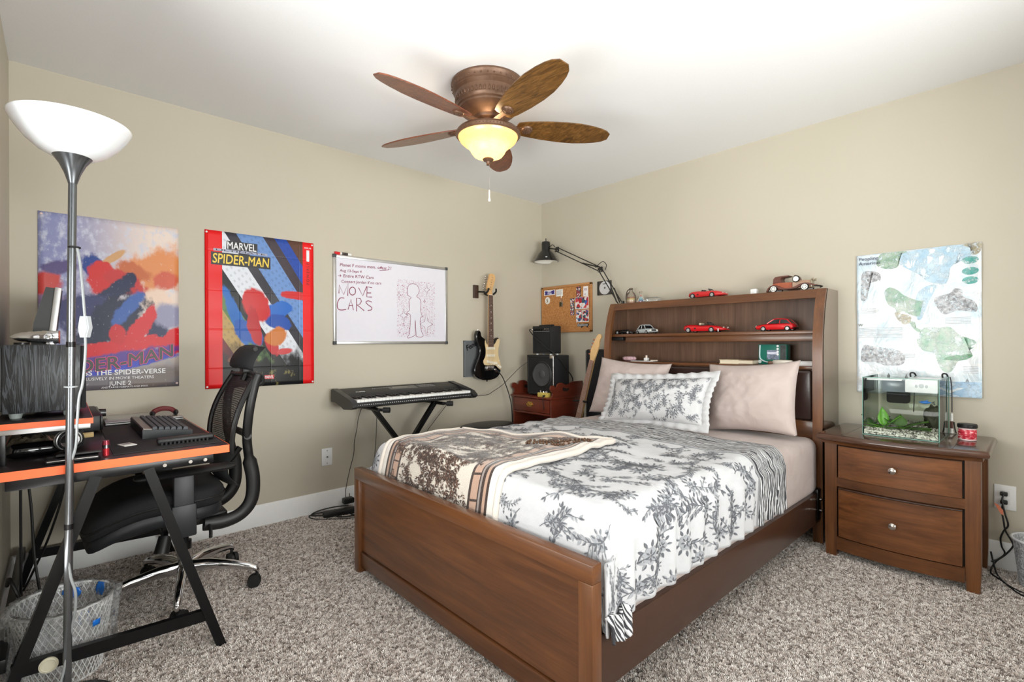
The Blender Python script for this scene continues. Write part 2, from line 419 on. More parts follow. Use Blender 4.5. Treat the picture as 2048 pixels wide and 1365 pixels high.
# ------------------------------------------------------------------ bed
BX0, BX1 = .958, 2.425
def make_bed():
    b = thing('bed', 'walnut-stained wooden bed with a shelved headboard and a framed panel footboard', 'bed', (1.69, -1.15, 0))
    # headboard: curved side panels
    prof = [(-.004, 0), (-.300, 0), (-.300, 1.0), (-.299, 1.06), (-.294, 1.14), (-.281, 1.22), (-.261, 1.30), (-.236, 1.37), (-.214, 1.415), (-.004, 1.415)]
    sidem = wood('headboard_side', (84, 58, 42), (112, 80, 60), 2, .10, 1.0)  # walnut greyed to go with the wall reflected in the gloss
    for x0, x1, lab in ((BX0, BX0 + .02, None), (BX1 - .02, BX1, 'glossy greyish side of the headboard')):
        part('side_panel', prism(prof, 0, x0, x1, .002), sidem, b, label=lab)
    fp = [p for p in prof if p[0] < -.1]
    def stile(x0, x1):
        rings = []
        for y, z in fp: rings.append([(x0, y - .012, z), (x1, y - .012, z), (x1, y + .014, z), (x0, y + .014, z)])
        return loft(rings)
    part('stile', stile(BX0, BX0 + .048), M['wood_z'], b); part('stile', stile(BX1 - .048, BX1), M['wood_z'], b)
    part('headboard_top', box(BX0 + .02, BX1 - .02, -.214, -.004, 1.392, 1.415, .003), M['wood'], b)
    part('top_front_rail', loft([[(x, -.228, 1.412), (x, -.204, 1.412), (x, -.226, 1.362), (x, -.254, 1.362)] for x in (BX0 + .046, BX1 - .046)]), M['wood'], b)
    part('back_panel', box(BX0 + .02, BX1 - .02, -.03, -.006, .25, 1.392), M['wood_in'], b)
    part('shelf', box(BX0 + .02, BX1 - .02, -.264, -.03, 1.158, 1.178, .003), M['wood'], b)
    part('shelf_apron', box(BX0 + .15, BX1 - .02, -.245, -.230, 1.118, 1.158, .002), M['wood'], b)
    part('shelf_lamp', box(BX0 + .03, BX0 + .13, -.25, -.19, 1.132, 1.157, .006), M['black'], b, label='small black light under the shelf')
    part('shelf', box(BX0 + .02, BX1 - .02, -.290, -.03, .958, .976, .003), M['wood'], b)
    part('pad_backing', box(BX0 + .02, BX1 - .02, -.262, -.240, .55, .958), M['wood_in'], b)
    leather = mat((52, 36, 32), .22, name='brown_leather', scale=120, bump=.15)
    xs = [BX0 + .05, BX0 + .05 + .4555, BX0 + .05 + .911, BX1 - .05]
    for i in range(3):
        part('leather_pad', box(xs[i] + .004, xs[i + 1] - .004, -.296, -.262, .672, .952, .016, 4), leather, b, label='padded brown leather panel')
    part('lower_rail', box(BX0 + .048, BX1 - .048, -.292, -.262, .56, .668, .003), M['wood'], b)
    # side rails
    for x0, x1 in ((BX0 + .02, BX0 + .045), (BX1 - .04, BX1 - .012)):
        part('side_rail', box(x0, x1, -2.285, -.28, .128, .292, .003), mat((66, 42, 30), .3, name='dark_walnut_rail', coat=.2), b)
    part('rail_bracket', box(BX1 - .036, BX1 - .008, -.36, -.30, .14, .31, .004), M['blackm'], b)
    for k, z in enumerate((.19, .25)):
        part('bolt', cyl((BX1 - .01, -.325, z), (BX1 + .0, -.325, z), .008), M['nickel'], b)
    # footboard
    y0, y1 = -2.325, -2.283
    part('foot_post', box(BX0, BX0 + .05, y0, y1, 0, .452, .003), M['wood_z'], b)
    part('foot_post', box(BX1 - .05, BX1, y0, y1, 0, .452, .003), M['wood_z'], b)
    part('foot_top_rail', box(BX0, BX1, y0, y1, .452, .505, .003), M['wood'], b)
    part('foot_panel', box(BX0 + .05, BX1 - .05, y0 + .016, y1 - .006, .110, .452), M['wood'], b)
    part('foot_bottom_rail', box(BX0 + .05, BX1 - .05, y0 + .008, y1 - .006, .035, .104, .003), M['wood'], b)
    part('slat_deck', box(BX0 + .045, BX1 - .04, -2.28, -.30, .235, .27), M['wood_in'], b)
    return b
make_bed()

# --- fabrics
def plain_cotton(name, base):
    t = NT(name); co = t.coord(); n = t.noise(co, 26, 3)
    t.bump(n, .22, .010)
    return t.fin(t.ramp(n, [(.3, lin(tuple(v - 3 for v in base))), (.7, lin(base))]), .9, sheen=.15, spec=.1)
M['floral'] = plain_cotton('duvet_cotton', (202, 202, 205))
M['floral_pillow'] = plain_cotton('pillow_cotton', (206, 206, 208))
INK_D = mat((104, 106, 112), .9, name='print_dark_grey', spec=.1); INK_L = mat((160, 162, 167), .9, name='print_mid_grey', spec=.1)
BRN_D = mat((54, 38, 32), .95, name='print_dark_brown', spec=.05, sheen=.4); BRN_L = mat((112, 84, 70), .95, name='print_mid_brown', spec=.05, sheen=.4)
def sprig(rnd, size=1.0, leafy=1.0, flower=True):
    """flat printed sprig: two lists of outlines (dark, mid) in metres"""
    D, L = [], []
    def leaf(p, a, ln, w, dst, half=True):
        d = Vector((math.cos(a), math.sin(a))); n = Vector((-d.y, d.x))
        up = [p + d * ln * t + n * w * math.sin(PI * t ** .85) * .5 for t in (0, .2, .45, .7, .9, 1)]
        dn = [p + d * ln * t - n * w * math.sin(PI * t ** .85) * .5 for t in (.9, .7, .45, .2)]
        mid = [p + d * ln * t for t in (1, .75, .5, .25, 0)]
        if half: D.append(up[:-1] + [p + d * ln] + mid[1:-1]); L.append([p] + [p + d * ln * t for t in (.25, .5, .75)] + [p + d * ln] + dn)
        else: dst.append(up + dn)
    def stroke(P, w):
        for a, b in zip(P, P[1:]):
            d = (b - a); n = Vector((-d.y, d.x)).normalized() * w / 2; D.append([a - n, b - n, b + n, a + n])
    a = rnd.random() * 2 * PI; p = Vector((0, 0)); P = [p]; cur = rnd.uniform(-2.5, 2.5)
    n = rnd.randint(6, 8); st = .021 * size
    for k in range(n):
        a += cur * .12; p = p + Vector((math.cos(a), math.sin(a))) * st; P.append(p)
        for sg in (-1, 1):
            if rnd.random() < .85 * leafy: leaf(p, a + sg * rnd.uniform(.5, 1.1), rnd.uniform(.020, .034) * size, rnd.uniform(.008, .012) * size, L, rnd.random() < .6)
        if rnd.random() < .35:
            b = a + rnd.choice((-1, 1)) * rnd.uniform(.5, .9); q = p; Q = [q]
            for m in range(3):
                b += rnd.uniform(-.3, .3); q = q + Vector((math.cos(b), math.sin(b))) * st * .8; Q.append(q)
                leaf(q, b + rnd.choice((-1, 1)) * .8, .020 * size, .007 * size, L, rnd.random() < .5)
            leaf(q, b, .022 * size, .008 * size, D, False); stroke(Q, .0016 * size)
    stroke(P, .0022 * size); leaf(p, a, .03 * size, .01 * size, D)
    if flower:
        c = P[rnd.choice((0, 0, n // 2))]; r = rnd.uniform(.020, .027) * size; a0 = rnd.random() * 6
        for k in range(7):
            b = a0 + k * 2 * PI / 7; cc = c + Vector((math.cos(b), math.sin(b))) * r * .62
            L.append([cc + Vector((math.cos(t * PI / 4), math.sin(t * PI / 4))) * r * .36 for t in range(8)])
        for k in range(6):
            b = a0 + .5 + k * PI / 3; leaf(c + Vector((math.cos(b), math.sin(b))) * r * .15, b, r * .55, r * .22, D, False)
        for k in range(9): leaf(c + Vector((math.cos(a0 + k * .7), math.sin(a0 + k * .7))) * r * .95, a0 + k * .7, r * .8, r * .35, D, rnd.random() < .4)
    return D, L
def print_on(surf, W, H, spots, rnd, parent, mats, off=.0018, size=1.0, leafy=1.0, flower=1.0, names=('dark_print', 'pale_print')):
    """lay sprigs on surf(u, v) (0..1) that measures W x H metres; the print is far too fine to count"""
    acc = ([], [])
    for (a, b, k) in spots:
        D, L = sprig(rnd, size * k, leafy, rnd.random() < flower)
        for dst, src in zip(acc, (D, L)):
            for pl in src: dst.append([(a + q.x, b + q.y) for q in pl])
    for pls, m, nm, o in zip(acc, mats, names, (off, off * .7)):
        V, F_ = [], []
        for pl in pls:
            uv = [(x / W, y / H) for x, y in pl]
            if any(u < .004 or u > .996 or v < .004 or v > .996 for u, v in uv): continue
            b0 = len(V); cu = sum(u for u, v in uv) / len(uv); cv = sum(v for u, v in uv) / len(uv); e = .004
            p0 = Vector(surf(cu, cv)); du = Vector(surf(min(1, cu + e), cv)) - Vector(surf(max(0, cu - e), cv)); dv = Vector(surf(cu, min(1, cv + e))) - Vector(surf(cu, max(0, cv - e)))
            nn = du.cross(dv).normalized()
            if len(pl) > 4:
                V.append(tuple(p0 + nn * o))
                for u, v in uv: V.append(tuple(Vector(surf(u, v)) + nn * o))
                n = len(uv); F_ += [(b0, b0 + 1 + k, b0 + 1 + (k + 1) % n) for k in range(n)]
            else:
                for u, v in uv: V.append(tuple(Vector(surf(u, v)) + nn * o))
                F_.append(tuple(range(b0, b0 + len(uv))))
        me = bpy.data.meshes.new('p'); me.from_pydata(V, [], F_); bm = bmesh.new(); bm.from_mesh(me); bpy.data.meshes.remove(me)
        ob = part(nm, bm, m, parent, 180); ob['kind'] = 'stuff'
def scatter(W, H, step, rnd, jit=.32):
    out = []; j = 0; y = step * .3
    while y < H:
        x = step * (.3 if j % 2 else .75)
        while x < W:
            out.append((x + rnd.uniform(-jit, jit) * step, y + rnd.uniform(-jit, jit) * step, rnd.uniform(.85, 1.15))); x += step
        y += step * .86; j += 1
    return out
def zebra():
    t = NT('zebra_cotton'); co = t.coord('UV'); s = t.sep(co)
    nz = t.noise(t.coord('UV', (2.2, 9, 1)), 3, 3)
    ph = t.math('ADD', t.math('MULTIPLY', s[1], 520), t.math('MULTIPLY', nz, 26))
    w = t.smooth(t.math('SINE', ph), -.1, .25)
    t.bump(t.math('SINE', ph), .5, .004)
    return t.fin(t.mix(w, lin((72, 72, 76)), lin((214, 214, 216))), .9, spec=.1)
M['zebra'] = zebra()
def sheetmat():
    t = NT('mauve_sheet'); co = t.coord(); n = t.noise(co, 7, 3, .5, 1.2)
    t.bump(n, .25, .03)
    return t.fin(t.ramp(n, [(.3, lin((186, 170, 165))), (.7, lin((196, 181, 176)))]), .85, sheen=.15, spec=.15)
M['sheet'] = sheetmat()

MX0, MX1, MY0, MY1, MZ = .985, 2.405, -2.20, -.300, .585
def mattress():
    bm = box(MX0, MX1, MY0, MY1, .272, MZ, .055, 5)
    one('mattress', bm, M['sheet'], 'mattress in a mauve fitted sheet on the wooden bed', 'mattress', (1.69, -1.25, .272), sharp=180)
mattress()

def fold(s, lo, hi):
    """drape: s is the distance across the bed; returns (x, z) of the cover"""
    pass
DY0, DY1 = -2.268, -.865
def foot_drop(y):
    fe = max(0, (-2.185 - y) / .085); return .26 * fe ** 2.4
_ys = [DY0 + (DY1 - DY0) * i / 800 for i in range(801)]
_arc = [0.0]
for _a, _b in zip(_ys, _ys[1:]): _arc.append(_arc[-1] + math.hypot(_b - _a, foot_drop(_b) - foot_drop(_a)))
DLEN = _arc[-1]
def arc_of(y):
    k = max(0, min(799.999, (y - DY0) / (DY1 - DY0) * 800)); i = int(k); return _arc[i] + (_arc[i + 1] - _arc[i]) * (k - i)
def y_of(a):
    lo, hi = 0, 800
    while hi - lo > 1:
        m = (lo + hi) // 2
        if _arc[m] <= a: lo = m
        else: hi = m
    return _ys[lo] + (_ys[hi] - _ys[lo]) * max(0, min(1, (a - _arc[lo]) / (_arc[hi] - _arc[lo])))
def duvet_surface(off=0.0, y0=DY0, y1=DY1, zlow_r=.325, zlow_l=.33):
    W = MX1 - MX0
    r = .075
    top = MZ + .03 + off
    xr, xl = MX1 + .012 + off, MX0 - .014 - off
    Lr = top - zlow_r; Ll = top - zlow_l
    flat = (xr - r) - (xl + r); arc = r * PI / 2
    tot = (Ll - r) + arc + flat + arc + (Lr - r)
    def pos(s):
        if s < Ll - r: return xl, top - Ll + s, 0, s
        s2 = s - (Ll - r)
        if s2 < arc:
            a = s2 / r; return xl + r - r * math.cos(a), top - r + r * math.sin(a), 1, s
        s3 = s2 - arc
        if s3 < flat: return xl + r + s3, top, 2, s
        s4 = s3 - flat
        if s4 < arc:
            a = s4 / r; return xr - r + r * math.sin(a), top - r + r * math.cos(a), 3, s
        return xr, top - r - (s4 - arc), 4, s
    def f(u, v):
        s = u * tot; y = y_of(v * DLEN)
        x, z, k, _ = pos(s)
        w = noise.noise((x * 2.1 + 3, y * 2.3, z * 2)) * .018 + noise.noise((x * 6, y * 6, z * 5)) * .007
        fold = 0
        if z < top - .02:   # gathered folds down the sides
            d = min(1, (top - z) / .18)
            fold = d * (.009 * math.sin(y * 58 + 3 * noise.noise((y * 4, 1, 0))) + .012 * noise.noise((y * 9, z * 2.5, 4)))
        else:
            ridge = .006 * math.sin((y + .25 * x) * 40 + 4 * noise.noise((x * 3, y * 3, 7)))
            w += ridge * .5
        if k in (0, 4): x += (fold + w * .35) * (1 if k == 4 else -1) + (.010 if k == 4 else -.01)
        else: z += w + .012 * math.sin(PI * u)
        if y < -2.185 and z > .5: z = max(.30, z - foot_drop(y))
        return (x, y, z)
    uv = lambda u, v: (u * tot, v * DLEN)
    return f, uv, tot
def make_duvet():
    d = thing('duvet', 'white duvet with grey floral print and a zebra-striped top band', 'duvet', (1.69, -1.55, .6))
    f, uv, tot = duvet_surface()
    ysplit = -1.20
    vs = arc_of(ysplit) / DLEN
    bm = grid(170, 120, lambda u, v: f(u, v * vs), lambda u, v: uv(u, v * vs))
    o = part('floral_field', bm, M['floral'], d, 180); solid(o, .012)
    rnd = random.Random(21); H_ = DLEN * vs
    sp = scatter(tot, H_, .142, rnd) + [(rnd.uniform(0, tot), rnd.uniform(0, H_), .55) for _ in range(70)]
    print_on(lambda u, v: f(u, v * vs), tot, H_, sp, rnd, d, (INK_D, INK_L), .0025)
    bm = grid(170, 36, lambda u, v: f(u, vs + v * (1 - vs)), lambda u, v: uv(u, vs + v * (1 - vs)))
    o = part('striped_band', bm, M['zebra'], d, 180, label='zebra-striped band at the head end'); solid(o, .012)
    # striped piping at the seam
    P = [Vector(f(i / 120, vs)) + Vector((0, 0, .003)) for i in range(121)]
    part('piping', tube(P, .004, 6, False), mat((150, 150, 152), .9, name='piping'), d)
    # striped underside corner hanging over the rail by the footboard
    def g(u, v):
        y = -2.275 + u * .10; z = .350 - v * .075
        x = MX1 + .024 + .022 * v * (1 - .5 * u) + .008 * math.sin(u * 14 + v * 4)
        return (x, y + .012 * v, z + .008 * math.sin(u * 9))
    o = part('striped_hem', grid(24, 16, g, lambda u, v: (v * .1, u * .16)), M['zebra'], d, 180, label='turned-out striped hem'); solid(o, .01)
make_duvet()

def blanket_material():
    t = NT('blanket_plush'); co = t.coord('UV'); s = t.sep(co)      # u across 0..1, v along 0..1
    u, v = s[0], s[1]
    cream = lin((214, 204, 192)); dark = lin((58, 40, 34)); tan = lin((186, 152, 132)); grey = lin((150, 140, 136))
    field = cream
    # border: distance to nearest edge in u and v
    du = t.math('MINIMUM', u, t.math('SUBTRACT', 1, u)); dv = t.math('SUBTRACT', 1, v)
    d = t.math('MINIMUM', t.math('MULTIPLY', du, .74), t.math('MULTIPLY', dv, .95))
    brick = t.smooth(t.math('SINE', t.math('MULTIPLY', v, 60)), .93, .98)
    tan2 = t.mix(brick, tan, dark)
    band = t.ramp(t.math('MULTIPLY', d, 5.0), [(0, lin((238, 230, 222))), (.16, dark), (.22, tan), (.29, dark), (.36, grey), (.41, dark), (.44, tan), (.62, dark), (.68, cream)], 'CONSTANT')
    isb = t.math('LESS_THAN', d, .70 / 5)
    bricky = t.math('MULTIPLY', t.math('GREATER_THAN', d, .44 / 5), t.math('LESS_THAN', d, .62 / 5))
    band = t.mix(bricky, band, tan2)
    col = t.mix(isb, field, band)
    t.bump(t.noise(co, 160, 3), .5, .008)
    return t.fin(col, .95, sheen=.5, spec=.05)
def make_blanket():
    f, uv, tot = duvet_surface(off=.014)
    b = thing('throw_blanket', 'cream plush throw with brown leaf pattern and banded border at the bed foot', 'blanket', (1.55, -2.0, .62))
    # corners on the bed top in (x, y)
    c00, c10, c01, c11 = Vector((1.10, -2.27)), Vector((1.93, -2.27)), Vector((1.10, -1.78)), Vector((1.86, -1.46))
    def g(u, v):
        p = (c00 * (1 - u) + c10 * u) * (1 - v) + (c01 * (1 - u) + c11 * u) * v
        x, y = p.x, y_of(v * arc_of((c01 * (1 - u) + c11 * u).y))
        s = (x - (MX0 - .014)) ; 
        uu = ((MZ + .03 + .014 - .33) - .075 + .075 * PI / 2 + (x - (MX0 - .028 + .075))) / tot
        vv = arc_of(y) / DLEN
        q = Vector(f(max(0, min(1, uu)), max(0, min(1, vv))))
        z = q.z + .012 + .008 * math.sin(u * 14 + v * 5) * (1 - abs(2 * u - 1)) + .01 * noise.noise((x * 7, y * 7, 9))
        if v > .985 or u > .985 or u < .015: z -= .006
        return (x, y, z)
    o = part('plush', grid(90, 80, g, lambda u, v: (u, v)), blanket_material(), b, 180); solid(o, .014)
    rnd = random.Random(4); gw, gh = .78, .90
    spots = [q for q in scatter(gw, gh, .060, rnd) + [(rnd.uniform(0, gw), rnd.uniform(0, gh), .7) for _ in range(120)] if .17 < q[0] < gw - .17 and q[1] < gh - .12]
    print_on(g, gw, gh, spots, rnd, b, (BRN_D, BRN_L), .003, .72, 1.0, .35)
    hem = jn(tube([Vector(g(1, j / 50)) + Vector((.014, 0, -.004)) for j in range(51)], .013, 8, False),
             tube([Vector(g(i / 50, 1)) + Vector((0, .012, -.004)) for i in range(51)], .013, 8, False),
             tube([Vector(g(0, j / 50)) + Vector((-.012, 0, -.004)) for j in range(51)], .011, 8, False))
    part('hem', hem, mat((216, 206, 196), .95, name='cream_plush', sheen=.4, scale=200, bump=.3), b, 180)
    # bead string
    pts = catmull([(1.66, -1.80, 0), (1.72, -1.72, 0), (1.78, -1.63, 0), (1.80, -1.57, 0), (1.84, -1.60, 0), (1.80, -1.68, 0), (1.75, -1.77, 0), (1.68, -1.84, 0), (1.66, -1.80, 0)], 8)
    bs = thing('bead_necklace', 'loop of brown wooden beads lying on the throw blanket', 'beads', (1.74, -1.70, .645))
    bm_ = mat((84, 56, 34), .35, name='wooden_bead'); last = None; n = 0
    for p in pts:
        if last is not None and (p - last).length < .0128: continue
        last = p.copy(); n += 1
        best = min(((i / 40, j / 40) for i in range(41) for j in range(41)), key=lambda q: (g(*q)[0] - p.x) ** 2 + (g(*q)[1] - p.y) ** 2)
        part('bead', ball((p.x, p.y, g(*best)[2] + .008), .0062, 10, 7), bm_, bs, 180)
    return g
BL = make_blanket()

# --- pillows
def pillow(name, w, h, t, mx, m, label, flange=.0, seed=1, fl_m=None, uvs=1.0, fl_print=False):
    e = thing(name, label, 'pillow', mx.translation)
    def f(sgn):
        def g(u, v):
            a, b = 2 * u - 1, 2 * v - 1
            k = (max(0, 1 - abs(a) ** 2.4) ** .62) * (max(0, 1 - abs(b) ** 2.4) ** .62)
            pinch = 1 - .10 * (1 - abs(a) ** 2) * (b * b) ; pinch2 = 1 - .08 * (1 - b * b) * (a * a)
            x = a * w / 2 * pinch2; y = b * h / 2 * pinch
            z = sgn * t / 2 * k
            z += k * sgn * (.012 * noise.noise((a * 2.4 + seed, b * 2.4, sgn)) + .006 * noise.noise((a * 7, b * 7 + seed, sgn)))
            return mx @ Vector((x, y, z))
        return g
    b1 = grid(44, 36, f(1), lambda u, v: (u * w * uvs, v * h * uvs)); b2 = grid(44, 36, f(-1), lambda u, v: (u * w * uvs + .37, v * h * uvs))
    bmesh.ops.reverse_faces(b2, faces=b2.faces)
    bm = jn(b1, b2); bmesh.ops.remove_doubles(bm, verts=bm.verts, dist=1e-4)
    part('cushion', bm, m, e, 180)
    if fl_print:
        rnd = random.Random(seed); print_on(f(1), w, h, scatter(w, h, .080, rnd) + [(rnd.uniform(0, w), rnd.uniform(0, h), .5) for _ in range(30)], rnd, e, (INK_D, INK_L), .0015, .66)
    if flange:
        def edge(q):
            # walk round the rectangle
            q = q % 4
            if q < 1: a, b = 2 * q - 1, -1
            elif q < 2: a, b = 1, 2 * (q - 1) - 1
            elif q < 3: a, b = 1 - 2 * (q - 2), 1
            else: a, b = -1, 1 - 2 * (q - 3)
            pinch = 1 - .10 * (1 - abs(a) ** 2) * (b * b); pinch2 = 1 - .08 * (1 - b * b) * (a * a)
            return a, b, a * w / 2 * pinch2, b * h / 2 * pinch
        n = 220; rings = []
        bm = bmesh.new(); lay = bm.loops.layers.uv.new('UVMap'); rows = []
        for i in range(n):
            a, b, x, y = edge(i * 4 / n); wv = flange * .16 * math.sin(i * 1.05) + .004 * noise.noise((i * .7, seed, 0))
            row = []
            for kk, d in enumerate((-.012, flange * .5, flange)):
                l = max(abs(a), abs(b)); ox = d * (a if abs(a) > .985 else a * .12); oy = d * (b if abs(b) > .985 else b * .12)
                row.append(bm.verts.new(mx @ Vector((x + ox, y + oy, wv * (kk / 2)))))
            rows.append(row)
        for i in range(n):
            for k in range(2):
                fc = bm.faces.new((rows[i][k], rows[(i + 1) % n][k], rows[(i + 1) % n][k + 1], rows[i][k + 1]))
                for lp, q in zip(fc.loops, ((i, k), (i + 1, k), (i + 1, k + 1), (i, k + 1))): lp[lay].uv = (q[0] * .012, q[1] * .02)
        o = part('flange', bm, fl_m or m, e, 180); solid(o, .004, 0)
    return e
def pm(center, lean, yaw=0, rollz=0):
    """pillow standing on its long edge: local x -> bed x, local y -> up, leaning back by `lean` degrees"""
    return Matrix.Translation(center) @ Matrix.Rotation(math.radians(yaw), 4, 'Z') @ Matrix.Rotation(math.radians(90 - lean), 4, 'X') @ Matrix.Rotation(math.radians(rollz), 4, 'Z')
pillow('pillow', .56, .42, .21, pm((1.275, -.455, .79), 18, 4, -4), M['sheet'], 'mauve pillow behind the floral one, nearest the guitar stand', .0, 3)
pillow('pillow', .53, .42, .22, pm((2.095, -.455, .795), 17, -4, 4), M['sheet'], 'mauve pillow leaning on the headboard, nearest the nightstand', .0, 8)
pillow('floral_pillow', .70, .31, .17, pm((1.60, -.655, .755), 30, -3, 4), M['floral_pillow'], 'white pillow with grey floral print in front of the mauve pillows', .04, 5, fl_print=True)

# ------------------------------------------------------------------ see-through materials
def see_through(name, tint, ior=1.45, rough=0.0, film=0.0, film_col=(1, 1, 1)):
    """clear sheet: lets light through straight, reflects by Fresnel"""
    m = bpy.data.materials.new(name); m.use_nodes = True; t = m.node_tree
    t.nodes.remove(t.nodes['Principled BSDF']); out = t.nodes['Material Output']
    tr = t.nodes.new('ShaderNodeBsdfTransparent'); tr.inputs[0].default_value = (*tint, 1)
    gl = t.nodes.new('ShaderNodeBsdfGlossy'); gl.inputs['Roughness'].default_value = rough
    fr = t.nodes.new('ShaderNodeFresnel'); fr.inputs[0].default_value = ior
    mx = t.nodes.new('ShaderNodeMixShader')
    t.links.new(fr.outputs[0], mx.inputs[0]); t.links.new(tr.outputs[0], mx.inputs[1]); t.links.new(gl.outputs[0], mx.inputs[2])
    last = mx.outputs[0]
    if film:
        df = t.nodes.new('ShaderNodeBsdfDiffuse'); df.inputs[0].default_value = (*film_col, 1)
        m2 = t.nodes.new('ShaderNodeMixShader')
        nz = t.nodes.new('ShaderNodeTexNoise'); nz.inputs['Scale'].default_value = 26; nz.inputs['Detail'].default_value = 5
        mr = t.nodes.new('ShaderNodeMapRange'); mr.inputs[1].default_value = .35; mr.inputs[2].default_value = .75; mr.inputs[3].default_value = film * .3; mr.inputs[4].default_value = film * 1.7
        t.links.new(nz.outputs[0], mr.inputs[0]); t.links.new(mr.outputs[0], m2.inputs[0])
        t.links.new(last, m2.inputs[1]); t.links.new(df.outputs[0], m2.inputs[2]); last = m2.outputs[0]
    t.links.new(last, out.inputs[0])
    return m
M['pane'] = see_through('tank_glass', (.97, .988, .98), 1.22)
M['water'] = see_through('water', (.97, .988, .96), 1.06)
M['acrylic'] = see_through('clear_acrylic', (.96, .97, .97), 1.4, .03, .06)
M['greenedge'] = mat((96, 142, 128), .15, name='green_glass_edge')
M['bottleglass'] = see_through('bottle_glass', (.86, .84, .78), 1.5, .02, .10, (.8, .75, .68))
for _o in bpy.data.objects:
    if _o.name.startswith('pane'): _o.data.materials[0] = M['pane']

# ------------------------------------------------------------------ nightstand
def make_nightstand():
    n = thing('nightstand', 'two-drawer walnut nightstand with a bowed front and round metal knobs', 'nightstand', (2.77, -.23, 0))
    xc, hw = 2.768, .325
    bow = lambda x, b, d=.05: b - d * (1 - ((x - xc) / hw) ** 2)
    # top
    N = 24
    out = [(2.442 + (3.094 - 2.442) * i / N) for i in range(N + 1)]
    def topring(ins, z):
        p = [(x * (1 - ins / .33) + xc * ins / .33, bow(x, -.478) + ins, z) for x in out]
        return p + [(3.094 - ins, -.012, z), (2.442 + ins, -.012, z)]
    part('top', loft([topring(.012, .606), topring(.003, .611), topring(0, .620), topring(.002, .629), topring(.008, .637), topring(.016, .640)]), M['wood_top'], n)
    for x in (2.56, 2.975):
        part('inlay_line', box(x, x + .002, bow(x, -.466), -.02, .6398, .6404), mat((40, 24, 16), .3, name='inlay'), n)
    part('cornice', loft([[(2.462 + (3.07 - 2.462) * i / N, bow(2.462 + (3.07 - 2.462) * i / N, -.438 - d), z) for i in range(N + 1)] + [(3.07, -.03, z), (2.462, -.03, z)] for d, z in ((0, .588), (.004, .595), (.018, .606))]), M['wood'], n)
    # legs
    for x0, x1 in ((2.468, 2.522), (3.010, 3.062)):
        for y0, y1 in ((-.432, -.385), (-.07, -.025)):
            taper = .010 if x0 > 2.7 else -.010
            part('leg', loft([[(x0 + a, y0, z), (x1 + b_, y0, z), (x1 + b_, y1, z), (x0 + a, y1, z)] for z, a, b_ in ((0, .004, -.004), (.11, 0, 0), (.60, 0, 0))]), M['wood_z'], n)
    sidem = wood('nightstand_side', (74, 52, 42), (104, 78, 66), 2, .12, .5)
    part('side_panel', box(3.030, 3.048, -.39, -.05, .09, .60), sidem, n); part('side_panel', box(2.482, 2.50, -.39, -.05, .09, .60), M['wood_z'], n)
    part('back_panel', box(2.50, 3.03, -.05, -.035, .09, .60), M['wood_in'], n)
    def curved(x0, x1, yb, th, z0, z1, dep=.05):
        return loft([[(x0 + (x1 - x0) * i / 16, bow(x0 + (x1 - x0) * i / 16, yb, dep), z) for i in range(17)] + [(x1 - (x1 - x0) * i / 16, bow(x1 - (x1 - x0) * i / 16, yb, dep) + th, z) for i in range(17)] for z in (z0, z1)])
    part('front_rail', curved(2.522, 3.010, -.412, .02, .368, .412), M['wood'], n)
    part('front_rail', curved(2.522, 3.010, -.412, .02, .588, .606), M['wood'], n)
    part('bottom_apron', curved(2.522, 3.010, -.418, .02, .042, .108), M['wood'], n)
    part('carcass', box(2.50, 3.03, -.385, -.05, .09, .115), M['wood_in'], n)
    dk = mat((30, 17, 10), .4, name='drawer_gap')
    part('drawer_recess', curved(2.524, 3.008, -.398, .01, .11, .588), dk, n)
    for z0, z1 in ((.416, .585), (.114, .364)):
        d = part('drawer', curved(2.532, 3.002, -.424, .022, z0, z1), M['wood_draw'], n)
        part('cock_bead', tube([(2.532 + .47 * i / 16, bow(2.532 + .47 * i / 16, -.428), z1 - .002) for i in range(17)], .0035, 6, False), mat((48, 28, 18), .3, name='bead_moulding'), d)
        zc = (z0 + z1) / 2
        prof = [(.0, .0), (.006, .0), (.006, .012), (.013, .016), (.0165, .022), (.015, .028), (.008, .032), (.0, .033)]
        k = lathe(prof, 24); rot(k, PI / 2, 'X'); mv(k, 2.762, bow(2.762, -.424), zc)
        part('knob', k, M['nickel'], d, label='round brushed-metal knob')
    return n
make_nightstand()

